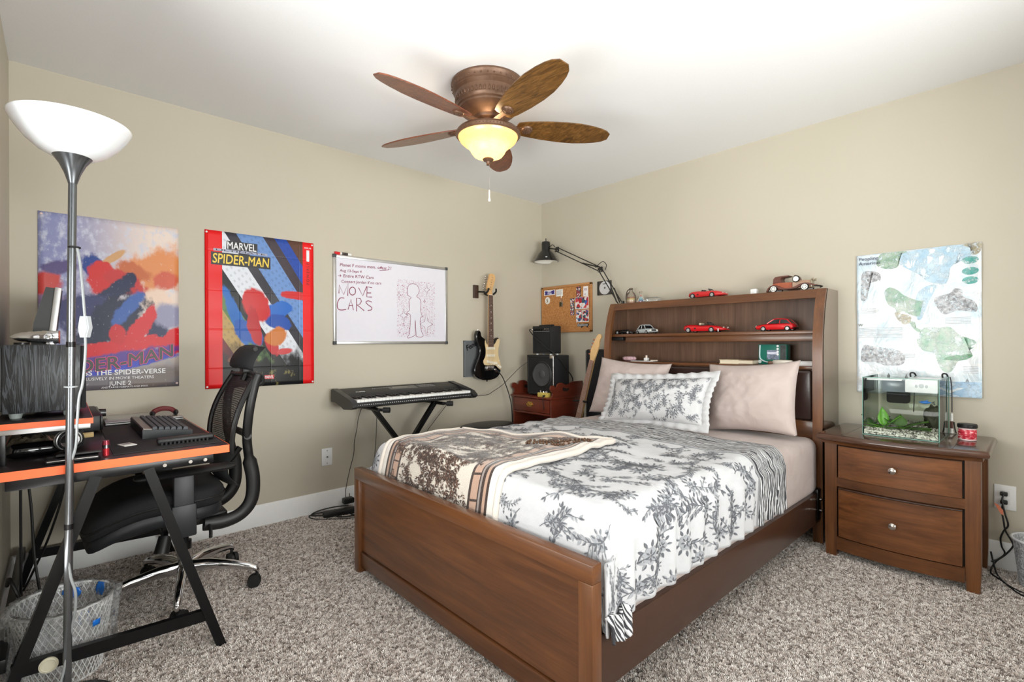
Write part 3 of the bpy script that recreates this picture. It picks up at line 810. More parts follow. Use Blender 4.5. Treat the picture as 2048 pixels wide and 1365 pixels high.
# ------------------------------------------------------------------ fish tank
def make_tank():
    x0, x1, y0, y1, z0, z1 = 2.622, 2.918, -.372, -.045, .6405, .932
    t = thing('fish_tank', 'small rimless glass fish tank with gravel and plants on the nightstand', 'fish tank', (2.77, -.2, z0))
    g = .004
    part('bottom_pane', box(x0, x1, y0, y1, z0, z0 + .005), M['pane'], t)
    for nm, b in (('front_pane', (x0, x1, y0, y0 + g)), ('rear_pane', (x0, x1, y1 - g, y1)), ('side_pane', (x0, x0 + g, y0 + g, y1 - g)), ('side_pane', (x1 - g, x1, y0 + g, y1 - g))):
        part(nm, box(*b, z0 + .005, z1), M['pane'], t)
    e = .0022
    ed = [((x, y, z0), (x, y, z1)) for x in (x0, x1) for y in (y0, y1)] + [((x0, y, z0 + .002), (x1, y, z0 + .002)) for y in (y0, y1)] + [((x, y0, z0 + .002), (x, y1, z0 + .002)) for x in (x0, x1)] + [((x0, y0, z1), (x1, y0, z1)), ((x1, y0, z1), (x1, y1, z1)), ((x0, y0, z1), (x0, y1, z1))]
    for a, b in ed: part('glass_edge', bar([a, b], e * 1.5, e * 1.5, (0, 1, 0) if a[2] != b[2] else (0, 0, 1)), M['greenedge'], t)
    part('water', box(x0 + g + .0005, x1 - g - .0005, y0 + g + .0005, y1 - g - .0005, z0 + .0055, .852), M['water'], t)
    # gravel bed: countless small stones
    rnd = random.Random(3); bms = []
    base = box(x0 + .005, x1 - .005, y0 + .005, y1 - .005, z0 + .0055, z0 + .026)
    ico = []
    tmp = bmesh.new(); bmesh.ops.create_icosphere(tmp, subdivisions=1, radius=1); co = [v.co.copy() for v in tmp.verts]; fa = [[v.index for v in f.verts] for f in tmp.faces]; tmp.free()
    V, Fc = [], []
    for i in range(1900):
        front = rnd.random() < .55
        x = rnd.uniform(x0 + .008, x1 - .008); y = y0 + .008 + (abs(rnd.gauss(0, .012)) if front else rnd.uniform(0, y1 - y0 - .016))
        y = min(y, y1 - .01)
        hgt = .030 + .012 * (y - y0) / .3 + .006 * noise.noise((x * 20, y * 20, 0))
        z = z0 + .007 + (rnd.random() * hgt if front else hgt * rnd.uniform(.8, 1))
        r = rnd.uniform(.0026, .0050); q = Matrix.Rotation(rnd.random() * 6, 3, Vector((rnd.random(), rnd.random(), rnd.random() + .1)).normalized())
        sx, sy, sz = rnd.uniform(.7, 1.3), rnd.uniform(.7, 1.3), rnd.uniform(.6, 1)
        b0 = len(V)
        for c in co:
            p = q @ Vector((c.x * r * sx, c.y * r * sy, c.z * r * sz)); V.append((x + p.x, y + p.y, z + p.z))
        Fc += [[b0 + k for k in f] for f in fa]
    me = bpy.data.meshes.new('tmp'); me.from_pydata(V, [], Fc); bm = bmesh.new(); bm.from_mesh(me); bpy.data.meshes.remove(me)
    gm = NT('gravel'); vv = gm.voro(gm.coord(), 170, 'F1', 1)
    gmat = gm.fin(gm.ramp(gm.sep(vv)[0], [(0, lin((64, 60, 58))), (.3, lin((140, 132, 124))), (.6, lin((205, 198, 188))), (1, lin((240, 236, 230)))]), .5)
    o = part('gravel', jn(base, bm), gmat, t); o['kind'] = 'stuff'
    # light hood and filter box hanging inside the rim
    wm = mat((238, 238, 240), .25, name='white_hood')
    part('light_bar', box(x0 + .006, x0 + .150, y0 + .05, y0 + .075, .916, .924, .002), wm, t)
    part('filter_chamber', box(x0 + .06, x0 + .160, y0 + .10, y1 - .012, .856, .916, .004), mat((120, 130, 138), .2, name='smoke_plastic'), t)
    h = part('hood', box(x0 + .162, x1 - .010, y0 + .045, y1 - .012, .862, .926, .006), wm, t)
    for dx, dz, rx, rz in ((0, 0, .011, .011), (-.019, -.002, .006, .008), (.019, -.002, .006, .008)):
        el = ball((x0 + .226 + dx, y0 + .0452, .897 + dz), (rx, .0012, rz), 16, 8); part('emblem', el, mat((196, 198, 202), .3, name='grey_print'), h, 180)
    for x in (x0 + .148, x1 - .02):
        part('hanger', tube([(x, y1 - .03, .925), (x, y1 - .03, .945), (x + .012, y1 - .01, .945), (x + .016, y1 + .01, .93)], .004, 8), M['black'], t)
    part('cord', tube([(x0 + .165, y1 - .03, .93), (x0 + .164, y1 - .03, .85), (x0 + .160, y1 - .03, .74)], .0025, 6), M['black'], t)
    part('dark_reflection', box(x0 + .050, x0 + .146, y1 - .07, y1 - .01, .785, .853, .012), M['blackfab'], t, label='black sponge filter')  # added dark block in place of a reflection in the glass
    part('intake', cyl((x1 - .03, y1 - .03, .70), (x1 - .03, y1 - .03, .86), .010), M['black'], t)
    part('thermometer', jn(cyl((x1 + .01, -.035, .650), (x1 + .01, -.035, .745), .006), cyl((x1 + .01, -.035, .643), (x1 + .01, -.035, .652), .0075)), mat((230, 230, 226), .3, name='thermo_white'), t)
    part('thermometer_band', cyl((x1 + .01, -.035, .668), (x1 + .01, -.035, .705), .0063), mat((86, 52, 44), .3, name='thermo_dark'), t)
    part('cord', tube([(x1 + .004, -.03, .93), (x1 + .010, -.03, .88), (x1 + .011, -.03, .75)], .0025, 6), M['black'], t)
    part('cord', tube([(x1 + .018, -.03, .70), (x1 + .022, -.025, .66), (x1 + .026, -.02, .643)], .003, 6), M['black'], t)
make_tank()

def leaf_bm(base, tip, w, curl=.2, up=(0, 0, 1)):
    base, tip = Vector(base), Vector(tip); d = tip - base; L = d.length; d.normalize()
    a = d.cross(Vector(up)); a = a.normalized() if a.length > 1e-4 else Vector((1, 0, 0)); nrm = a.cross(d)
    def f(u, v):
        k = math.sin(PI * u ** .8) * (1 - .25 * u)
        s = 2 * v - 1
        return base + d * (L * u) + a * (s * w / 2 * k) + nrm * (curl * w * (abs(s) * .5 - u * u * .8))
    return grid(8, 4, f)
def water_plant(label, base, leaves, col):
    p = thing('water_plant', label, 'water plant', base, 'plants in the fish tank')
    m = mat(col, .35, name='leaf_%d' % col[1], vary=.25, scale=60)
    for dx, dy, dz, L, w, ang, el in leaves:
        b = Vector(base) + Vector((dx, dy, dz))
        dr = Vector((math.cos(ang) * math.cos(el), math.sin(ang) * math.cos(el) * .35, math.sin(el)))
        o = part('leaf', leaf_bm(b, b + dr * L * 1.6, w * 1.6), m, p, 180); solid(o, .0012, 0)
        part('stem', tube([Vector(base), b * .5 + Vector(base) * .5, b], .0014, 5), m, p, 180)
    return p
water_plant('bright green broad-leaved plant in the left half of the tank', (2.70, -.335, .667), [(.0, 0, .012, .05, .030, 2.9, .25), (.0, 0, .02, .062, .036, 1.8, 1.35), (.01, 0, .015, .055, .034, .3, .85), (.01, 0, .008, .055, .030, .1, .2), (-.01, 0, .01, .045, .028, 3.3, .1)], (98, 158, 44))
water_plant('dark green broad-leaved plant in the middle of the tank', (2.775, -.325, .668), [(.0, 0, .012, .065, .052, 2.9, .6), (.0, 0, .012, .07, .055, .3, .5), (.01, -.01, .016, .065, .026, .2, .15), (-.01, 0, .02, .05, .04, 1.6, .9), (.03, 0, .01, .05, .05, -.2, .2)], (70, 104, 42))
water_plant('low dark plant at the left wall of the tank', (2.650, -.29, .668), [(.0, 0, .014, .055, .045, .4, .7), (0, 0, .01, .05, .04, 2.6, .8), (.01, 0, .012, .05, .03, 0, .3)], (78, 118, 50))
def driftwood():
    bm = bmesh.new(); bmesh.ops.create_icosphere(bm, subdivisions=4, radius=1)
    for v in bm.verts:
        c = v.co.copy(); k = 1 + .35 * noise.noise(c * 1.6) + .15 * noise.noise(c * 4)
        v.co = Vector((2.872 + c.x * .034 * k, -.17 + c.y * .06 * k, .728 + c.z * .062 * k))
    return bm
one('driftwood', driftwood(), mat((44, 44, 26), .7, name='driftwood', vary=.4, scale=60, bump=.5), 'dark mossy lump of driftwood at the right of the tank', 'driftwood', (2.872, -.17, .668), sharp=180)
def fish():
    f = thing('fish', 'small blue fish swimming above the driftwood', 'fish', (2.845, -.25, .812)); x, y, z = 2.85, -.25, .812
    m = mat((24, 110, 200), .3, name='blue_scale', vary=.2, scale=200)
    rings = []
    for t_, r in ((-.022, .0015), (-.015, .005), (-.005, .0075), (.006, .0072), (.016, .0045), (.024, .002)):
        rings.append([(x + t_, y + r * .55 * math.cos(a * PI / 6), z + r * math.sin(a * PI / 6)) for a in range(12)])
    part('body', loft(rings), m, f, 180)
    part('tail', prism([(x + .022, z), (x + .040, z + .010), (x + .036, z), (x + .040, z - .012)], 1, y - .0006, y + .0006), M['blackgloss'], f)
    part('fin', prism([(x - .004, z + .006), (x + .012, z + .013), (x + .012, z + .005)], 1, y - .0005, y + .0005), m, f)
    part('eye', ball((x - .017, y - .003, z + .001), .0012, 8, 6), M['white'], f)
fish()
def red_jar():
    c = (3.0, -.20, .6405); j = thing('food_jar', 'small clear jar of red flakes with a black lid beside the tank', 'jar', c)
    part('glass', lathe([(0, 0), (.030, 0), (.033, .003), (.033, .056), (.030, .060), (.0, .060)], 32, c), mat((222, 190, 192), .15, name='pink_jar', coat=.6), j)
    t = NT('red_label'); nz = t.noise(t.coord('Object', (1, 1, 2)), 60, 3)
    part('label_band', lathe([(.0333, .008), (.0336, .0085), (.0336, .052), (.0333, .0525)], 32, c), t.fin(t.ramp(nz, [(.4, lin((170, 30, 50))), (.56, lin((214, 70, 84))), (.66, lin((240, 190, 190)))]), .25), j, label='red printed label')
    part('lid', lathe([(0, .060), (.036, .060), (.037, .063), (.037, .074), (.034, .078), (0, .078)], 32, c), M['black'], j)
red_jar()

# ------------------------------------------------------------------ wall map
def make_map():
    x0, x1, z0, z1 = 2.518, 3.040, .827, 1.606
    m = thing('wall_map', 'wrinkled paper wall map of two continents hanging above the fish tank', 'map', ((x0 + x1) / 2, -.004, z0))
    t = NT('map_paper'); co = t.coord()
    n1 = t.noise(co, 6, 4, .6, .5); n2 = t.noise(co, 22, 4, .6)
    c = t.ramp(n1, [(.3, lin((232, 234, 236))), (.5, lin((222, 230, 236))), (.68, lin((200, 220, 232))), (.8, lin((176, 205, 225)))])
    c = t.mix(t.smooth(n2, .55, .75), c, lin((238, 236, 232)))
    t.bump(t.noise(t.coord('Object', (3, 1, 2)), 3.2, 4, .55, .8), .6, .03)
    pm_ = t.fin(c, .22, coat=.3)
    def sheet(u, v):
        x = x0 + u * (x1 - x0); z = z0 + v * (z1 - z0)
        y = -.006 - .004 * noise.noise((x * 7, z * 6, 2)) - .003 * abs(noise.noise((x * 18, z * 14, 5)))
        if u > .9: y -= .012 * (u - .9) / .1 * (.5 + .5 * math.sin(v * 9))
        if v < .08: y -= .008 * (.08 - v) / .08
        return (x, min(y, -.0025), z)
    o = part('paper', grid(40, 56, sheet), pm_, m, 180); solid(o, .0006, 0)
    def print_(name, poly, col, dy, jit=0, par=m):
        P = catmull([(p[0], p[1], 0) for p in poly], 3, True) if jit else [Vector((p[0], p[1], 0)) for p in poly]
        bm = bmesh.new(); vs = [bm.verts.new((p.x, 0, p.y)) for p in P]; f = bm.faces.new(vs)
        bmesh.ops.triangulate(bm, faces=bm.faces)
        for _ in range(3): bmesh.ops.subdivide_edges(bm, edges=[e for e in bm.edges if e.calc_length() > .02], cuts=1)
        for v in bm.verts:
            u = (v.co.x - x0) / (x1 - x0); w = (v.co.z - z0) / (z1 - z0); v.co.y = sheet(min(1, max(0, u)), min(1, max(0, w)))[1] - dy
        bmesh.ops.recalc_face_normals(bm, faces=bm.faces)
        return part(name, bm, col, par, 180)
    def pr(a, b, sc=40): 
        t = NT('map_ink_%d_%d' % (a[0], a[2])); n = t.noise(t.coord(), sc, 5, .65)
        return t.fin(t.ramp(n, [(.35, lin(a)), (.65, lin(b))]), .25, coat=.2, alpha=t.ramp(t.noise(t.coord(), sc * 1.3, 6, .75), [(.36, .0), (.54, .9)]))
    sea = pr((170, 205, 228), (205, 224, 236), 18); green = pr((120, 160, 130), (190, 205, 188)); tan = pr((150, 140, 110), (205, 196, 176)); sag = pr((128, 178, 150), (196, 200, 190), 16); dkg = pr((60, 130, 84), (96, 158, 112)); teal = pr((60, 160, 150), (130, 195, 190)); ink = pr((96, 92, 96), (222, 222, 226), 60); bl = pr((150, 190, 224), (188, 214, 236), 14)
    PP = {
'na': [(2.6295, 1.5999), (2.6652, 1.604), (2.7289, 1.604), (2.7458, 1.5983), (2.7058, 1.575), (2.7114, 1.5274), (2.6766, 1.5119), (2.6292, 1.5262), (2.6112, 1.5505)],
'gl': [(2.968, 1.602), (3.037, 1.604), (3.037, 1.5637), (3.0216, 1.5463), (3.0023, 1.5489), (2.9975, 1.5828)],
'us': [(2.6466, 1.3846), (2.6703, 1.4119), (2.7052, 1.3944), (2.7337, 1.3633), (2.7949, 1.3305), (2.8167, 1.329), (2.8057, 1.2876), (2.7946, 1.2459), (2.7502, 1.2621), (2.7277, 1.2776), (2.7047, 1.2643), (2.6933, 1.2939), (2.6641, 1.3174)],
'mx': [(2.6932, 1.2721), (2.7276, 1.2632), (2.7614, 1.2474), (2.7613, 1.2189), (2.7331, 1.2056), (2.7046, 1.2354)],
'ca': [(2.7557, 1.2191), (2.778, 1.2183), (2.7834, 1.1898), (2.8026, 1.1752), (2.7943, 1.1613), (2.7723, 1.183)],
'sa': [(2.7998, 1.1788), (2.8377, 1.1883), (2.88, 1.1836), (2.9213, 1.1859), (2.9565, 1.1445), (3.0008, 1.1239), (3.0201, 1.1039), (2.9909, 1.0773), (3.0128, 1.084), (2.986, 1.0573), (3.003, 1.0475), (2.9858, 1.0239), (2.9511, 1.0098), (2.9358, 0.9756), (2.9154, 0.951), (2.8897, 0.9603), (2.8689, 1.0079), (2.8585, 1.0492), (2.8158, 1.0627), (2.794, 1.0908), (2.7876, 1.1261), (2.8025, 1.1541)],
'sadark': [(2.8951, 1.0188), (2.9208, 1.0363), (3.0006, 1.0475), (2.9957, 1.0274), (2.9611, 1.0134), (2.9105, 1.0157)],
'sea': [(2.7059, 1.5967), (2.7458, 1.5983), (2.8285, 1.603), (2.968, 1.602), (3.0023, 1.5489), (2.9628, 1.5207), (2.9224, 1.4919), (2.9067, 1.4117), (2.8386, 1.4251), (2.7954, 1.4715), (2.7172, 1.5303), (2.7116, 1.5671)],
'sea2': [(2.8738, 0.9046), (3.0386, 0.9067), (3.0384, 0.829), (2.8996, 0.830), (2.8763, 0.8565)],
'sea3': [(2.784, 1.3525), (2.8169, 1.3991), (2.8703, 1.4082), (2.8382, 1.3276), (2.8055, 1.2314), (2.7836, 1.2464)]}
    for k, mm, dy in (('sea', sea, .0006), ('sea2', bl, .0006), ('sea3', sea, .0006), ('na', green, .0010), ('gl', tan, .0010), ('us', sag, .0010), ('mx', tan, .0012), ('ca', green, .0012), ('sa', sag, .0010), ('sadark', dkg, .0014)):
        print_('printed_sea' if k.startswith('sea') else 'printed_land', PP[k], mm, dy, k not in ('sea2',))
    for z in (1.5215, 1.4664, 1.4198):
        print_('printed_oval', [(2.998 + .032 * math.cos(a * PI / 10), z + .019 * math.sin(a * PI / 10)) for a in range(20)], teal, .0012)
    for pol in ([(2.55, 1.51), (2.62, 1.50), (2.63, 1.455), (2.575, 1.44), (2.57, 1.36), (2.54, 1.35), (2.54, 1.44)], [(2.548, 1.09), (2.60, 1.085), (2.72, 1.06), (2.73, .99), (2.65, .98), (2.60, 1.0), (2.54, 1.0)], [(2.86, 1.34), (2.92, 1.36), (2.94, 1.385), (2.97, 1.37), (2.97, 1.34), (3.015, 1.31), (3.02, 1.26), (2.95, 1.27), (2.90, 1.25), (2.87, 1.29)]):
        print_('printed_sketch', pol, ink, .0012, 1)
    for (ax, az, w, nl, g) in ((2.527, 1.19, .20, 8, .0075), (2.54, 1.30, .07, 4, .008), (2.90, 1.235, .10, 5, .0075), (2.86, .955, .0, 0, 0), (2.73, 1.045, .05, 3, .009), (2.97, .985, .055, 5, .008), (2.525, .90, .04, 5, .008)):
        for i in range(nl):
            print_('text_line', [(ax, az - i * g), (ax + w, az - i * g), (ax + w, az - i * g - .0022), (ax, az - i * g - .0022)], mat((168, 170, 176), .4, name='grey_text'), .0012)
    for x, z, h in ((2.665, .925, .030), (2.742, .92, .034), (2.872, .885, .032), (2.905, .885, .03), (2.985, .91, .030)):
        print_('printed_arrowhead', [(x - .007, z - h / 2), (x - .006, z), (x, z + h / 2), (x + .006, z), (x + .007, z - h / 2)], pr((70, 70, 74), (120, 116, 116), 50), .0016)
    for s, z in (('Peopling', 1.561 + .012), ('Americas', 1.547)):
        part('lettering', wtext(s, .027, (2.530, -.0155, z), 'B', bold=.0), mat((52, 62, 92), .4, name='navy_ink'), m)
    part('lettering', wtext('W', .022, (2.526, -.0125, 1.2), 'B'), mat((120, 116, 100), .4, name='olive_ink'), m)
make_map()

# ------------------------------------------------------------------ toy cars
def wheel(cx, cy, cz, r, w, parent, rim_m, spokes=6):
    prof = [(r * .62, -w / 2), (r * .92, -w / 2), (r, -w * .3), (r, w * .3), (r * .92, w / 2), (r * .62, w / 2)]
    b = lathe(prof, 24); rot(b, PI / 2, 'X'); mv(b, cx, cy, cz)
    o = part('wheel', b, M['rubber'], parent)
    s = -1 if cy < parent['_o'][1] else 1
    rim = cyl((cx, cy - w * .3, cz), (cx, cy + w * .3, cz), r * .64, None, 24)
    rr = part('rim', rim, rim_m, o)
    return o
def ring(x, w, zb, zt, crown=.12, tuck=.86):
    h = zt - zb
    return [(x, -w * tuck, zb), (x, -w, zb + .30 * h), (x, -w * .98, zb + .62 * h), (x, -w * .86, zt - .10 * h), (x, -w * .5, zt + crown * h * .3), (x, 0, zt + crown * h * .4),
            (x, w * .5, zt + crown * h * .3), (x, w * .86, zt - .10 * h), (x, w * .98, zb + .62 * h), (x, w, zb + .30 * h), (x, w * tuck, zb)]
def car(name, label, x0, L, yc, z0, paint, st, wheels, wr, width, flip=False, yaw=0, cabin=None, extra=None, rim=None):
    """st: stations (t, halfwidth factor, zb, zt) in units of L; front is at +x unless flipped"""
    xc = x0 + L / 2
    e = thing(name, label, 'toy car', (xc, yc, z0), 'toy cars on the headboard')
    mx = Matrix.Translation((xc, yc, z0)) @ Matrix.Rotation(math.radians(yaw) + (PI if flip else 0), 4, 'Z') @ Matrix.Translation((-L / 2, 0, 0))
    W = width / 2
    body = loft([ring(t * L, W * w, zb * L, zt * L) for t, w, zb, zt in st])
    part('body', tf(body, mx), paint, e, 50)
    rim = rim or mat((215, 215, 215), .25, .6, name='toy_rim')
    for t in wheels:
        for s in (-1, 1):
            p = mx @ Vector((t * L, s * W * .90, wr * L))
            w = lathe([(wr * L * .6, -.007), (wr * L * .93, -.007), (wr * L, -.004), (wr * L, .004), (wr * L * .93, .007), (wr * L * .6, .007)], 20)
            rot(w, PI / 2, 'X'); tf(w, Matrix.Rotation(math.radians(yaw), 4, 'Z')); mv(w, *p)
            o = part('wheel', w, M['rubber'], e)
            r = jn(cyl((0, -.0055, 0), (0, .0055, 0), wr * L * .62), *[rot(box(-.0015, .0015, -.0075, .0075, .001, wr * L * .58), k * PI / 3, 'Y') for k in range(6)])
            tf(r, Matrix.Rotation(math.radians(yaw), 4, 'Z')); mv(r, *p)
            part('rim', r, rim, o)
    if cabin: cabin(e, mx, L, W)
    if extra: extra(e, mx, L, W)
    return e
RED = mat((206, 28, 34), .2, name='toy_red', coat=.6, vary=.01)
REDM = mat((200, 44, 46), .3, name='toy_red_matte', vary=.01)
DARKG = mat((30, 32, 34), .1, name='toy_window', coat=.5)
def open_top(seat=(40, 40, 42), ws=.58):
    def f(e, mx, L, W):
        part('cockpit', tf(box(.33 * L, .56 * L, -W * .62, W * .62, .155 * L, .190 * L, .003), mx), mat((34, 28, 28), .6, name='toy_cockpit'), e)
        for s in (-1, 1):
            part('seat', tf(jn(box(.36 * L, .40 * L, s * W * .33 - W * .22, s * W * .33 + W * .22, .18 * L, .235 * L, .004)), mx), mat(seat, .6, name='toy_seat_%d' % seat[0]), e)
        a = [(.62 * L, -W * .66, .185 * L), (.56 * L, -W * .58, .245 * L), (.56 * L, W * .58, .245 * L), (.62 * L, W * .66, .185 * L)]
        part('windscreen_frame', tf(tube(a, .0018, 6, False), mx), M['black'], e)
        bm = bmesh.new(); bm.faces.new([bm.verts.new(p) for p in a]); o = part('windscreen', tf(bm, mx), M['acrylic'], e); solid(o, .0008, 0)
        for s in (-1, 1):
            part('headlight', tf(ball((.955 * L, s * W * .55, .118 * L), (.018 * L, W * .16, .012 * L), 12, 8), mx), mat((225, 225, 215), .15, name='toy_lamp'), e)
        part('grille', tf(box(.975 * L, .998 * L, -W * .42, W * .42, .055 * L, .085 * L, .002), mx), M['black'], e)
        for s in (-1, 1): part('side_vent', tf(box(.28 * L, .33 * L, s * W * .985 - .001, s * W * .985 + .001, .085 * L, .12 * L), mx), mat((70, 14, 16), .5, name='toy_vent'), e)
    return f
car('toy_car', 'red open-top toy roadster on top of the headboard', 1.564, .250, -.115, 1.4155, REDM,
    [(0, .62, .075, .125), (.03, .82, .055, .165), (.12, .96, .045, .195), (.28, 1, .04, .20), (.45, .98, .04, .185), (.62, .97, .04, .19), (.78, 1, .042, .175), (.9, .92, .05, .145), (.97, .74, .055, .11), (1, .52, .06, .085)],
    (.15, .70), .072, .105, cabin=open_top())
car('toy_car', 'red convertible toy car in the middle of the upper shelf', 1.555, .285, -.155, 1.1785, RED,
    [(0, .80, .07, .165), (.03, .92, .055, .185), (.12, .98, .045, .195), (.28, 1, .04, .188), (.45, .98, .04, .17), (.62, .98, .04, .175), (.78, .98, .042, .155), (.9, .90, .05, .125), (.97, .78, .055, .098), (1, .62, .06, .08)],
    (.13, .70), .066, .115, cabin=open_top((214, 198, 170)), extra=lambda e, mx, L, W: part('tag', tf(box(.86 * L, .88 * L, -W * 1.04, -W * 1.0, .02 * L, .085 * L), mx), M['white'], e))
def closed(roof_m, zs, glass=DARKG):
    def f(e, mx, L, W):
        st, zr = zs
        g = loft([[(t * L, -W * wb, zb * L), (t * L, -W * wt, zt * L), (t * L, W * wt, zt * L), (t * L, W * wb, zb * L)] for t, wb, wt, zb, zt in st])
        part('glasshouse', tf(g, mx), glass, e)
        tt = [s for s in st if s[4] >= zr - .02]
        r = loft([[(t * L, -W * (wt + .02), zt * L - .001), (t * L, -W * wt * .9, zt * L + .004), (t * L, W * wt * .9, zt * L + .004), (t * L, W * (wt + .02), zt * L - .001)] for t, wb, wt, zb, zt in tt])
        part('roof', tf(r, mx), roof_m, e)
        for s in (-1, 1):   # pillars
            for (a, b) in zip(st, st[1:]):
                pass
            for k in (0, len(st) // 2, len(st) - 1):
                t, wb, wt, zb, zt = st[k]
            P = [(st[0][0], st[0][1], st[0][3]), (tt[0][0], tt[0][2], tt[0][4])]
            Q = [(st[-1][0], st[-1][1], st[-1][3]), (tt[-1][0], tt[-1][2], tt[-1][4])]
            mid = ((tt[0][0] + tt[-1][0]) / 2,)
            R = [(mid[0] + .01, st[1][1], st[1][3]), (mid[0], tt[0][2], tt[0][4])]
            for pl in (P, Q, R):
                part('pillar', tf(bar([(pl[0][0] * L, s * W * pl[0][1], pl[0][2] * L), (pl[1][0] * L, s * W * pl[1][1], pl[1][2] * L)], .004, .005), mx), roof_m, e)
    return f
def face(grille_z, lamps=(.50, .12), bumper=None):
    def f(e, mx, L, W):
        part('grille', tf(box(.985 * L, 1.004 * L, -W * .55, W * .55, grille_z * L - .006, grille_z * L + .006, .002), mx), M['black'], e)
        for s in (-1, 1):
            part('headlight', tf(cyl((.975 * L, s * W * .66, grille_z * L), (1.006 * L, s * W * .66, grille_z * L), .0075, None, 14), mx), mat((228, 226, 214), .15, name='toy_lamp2'), e)
        part('bumper', tf(box(.985 * L, 1.02 * L, -W * .96, W * .96, .07 * L, .105 * L, .003), mx), bumper or M['black'], e)
        part('bumper', tf(box(-.02 * L, .015 * L, -W * .94, W * .94, .07 * L, .105 * L, .003), mx), bumper or M['black'], e)
    return f
car('toy_car', 'red hatchback toy car at the right of the upper shelf', 2.032, .212, -.155, 1.1785, RED,
    [(0, .84, .075, .19), (.03, .95, .06, .215), (.14, 1, .05, .23), (.4, 1, .05, .225), (.62, 1, .05, .22), (.8, .98, .05, .205), (.94, .95, .055, .185), (1, .88, .07, .17)],
    (.14, .78), .075, .098, flip=True, cabin=closed(RED, ([(.04, .86, .80, .20, .21), (.16, .9, .70, .22, .325), (.36, .9, .72, .22, .345), (.52, .9, .70, .22, .34), (.68, .9, .84, .22, .225)], .345)), extra=face(.14, bumper=M['black']))
WHT = mat((196, 204, 206), .3, name='toy_silver', coat=.4, vary=.02)
car('toy_car', 'pale silver saloon toy car on the upper shelf beside a black toy', 1.150, .172, -.160, 1.1785, WHT,
    [(0, .82, .08, .18), (.04, .92, .06, .205), (.15, .98, .05, .225), (.4, 1, .05, .235), (.6, 1, .05, .235), (.8, 1, .05, .225), (.95, .98, .06, .21), (1, .93, .075, .195)],
    (.17, .80), .078, .082, yaw=-22, cabin=closed(WHT, ([(.14, .86, .80, .22, .23), (.28, .9, .72, .23, .37), (.42, .9, .74, .23, .385), (.56, .9, .72, .23, .375), (.70, .9, .84, .23, .24)], .37)), extra=face(.155, bumper=mat((206, 208, 208), .15, .8, name='toy_chrome')))
BLK = mat((14, 14, 16), .25, name='toy_black', coat=.5)
car('toy_car', 'low black toy car in the dark left end of the upper shelf', .985, .150, -.17, 1.1785, BLK,
    [(0, .7, .08, .14), (.05, .9, .06, .19), (.15, 1, .05, .22), (.35, 1, .05, .21), (.6, .98, .05, .2), (.8, 1, .05, .18), (.95, .85, .06, .14), (1, .6, .07, .11)],
    (.16, .76), .09, .075, cabin=open_top(), yaw=4)
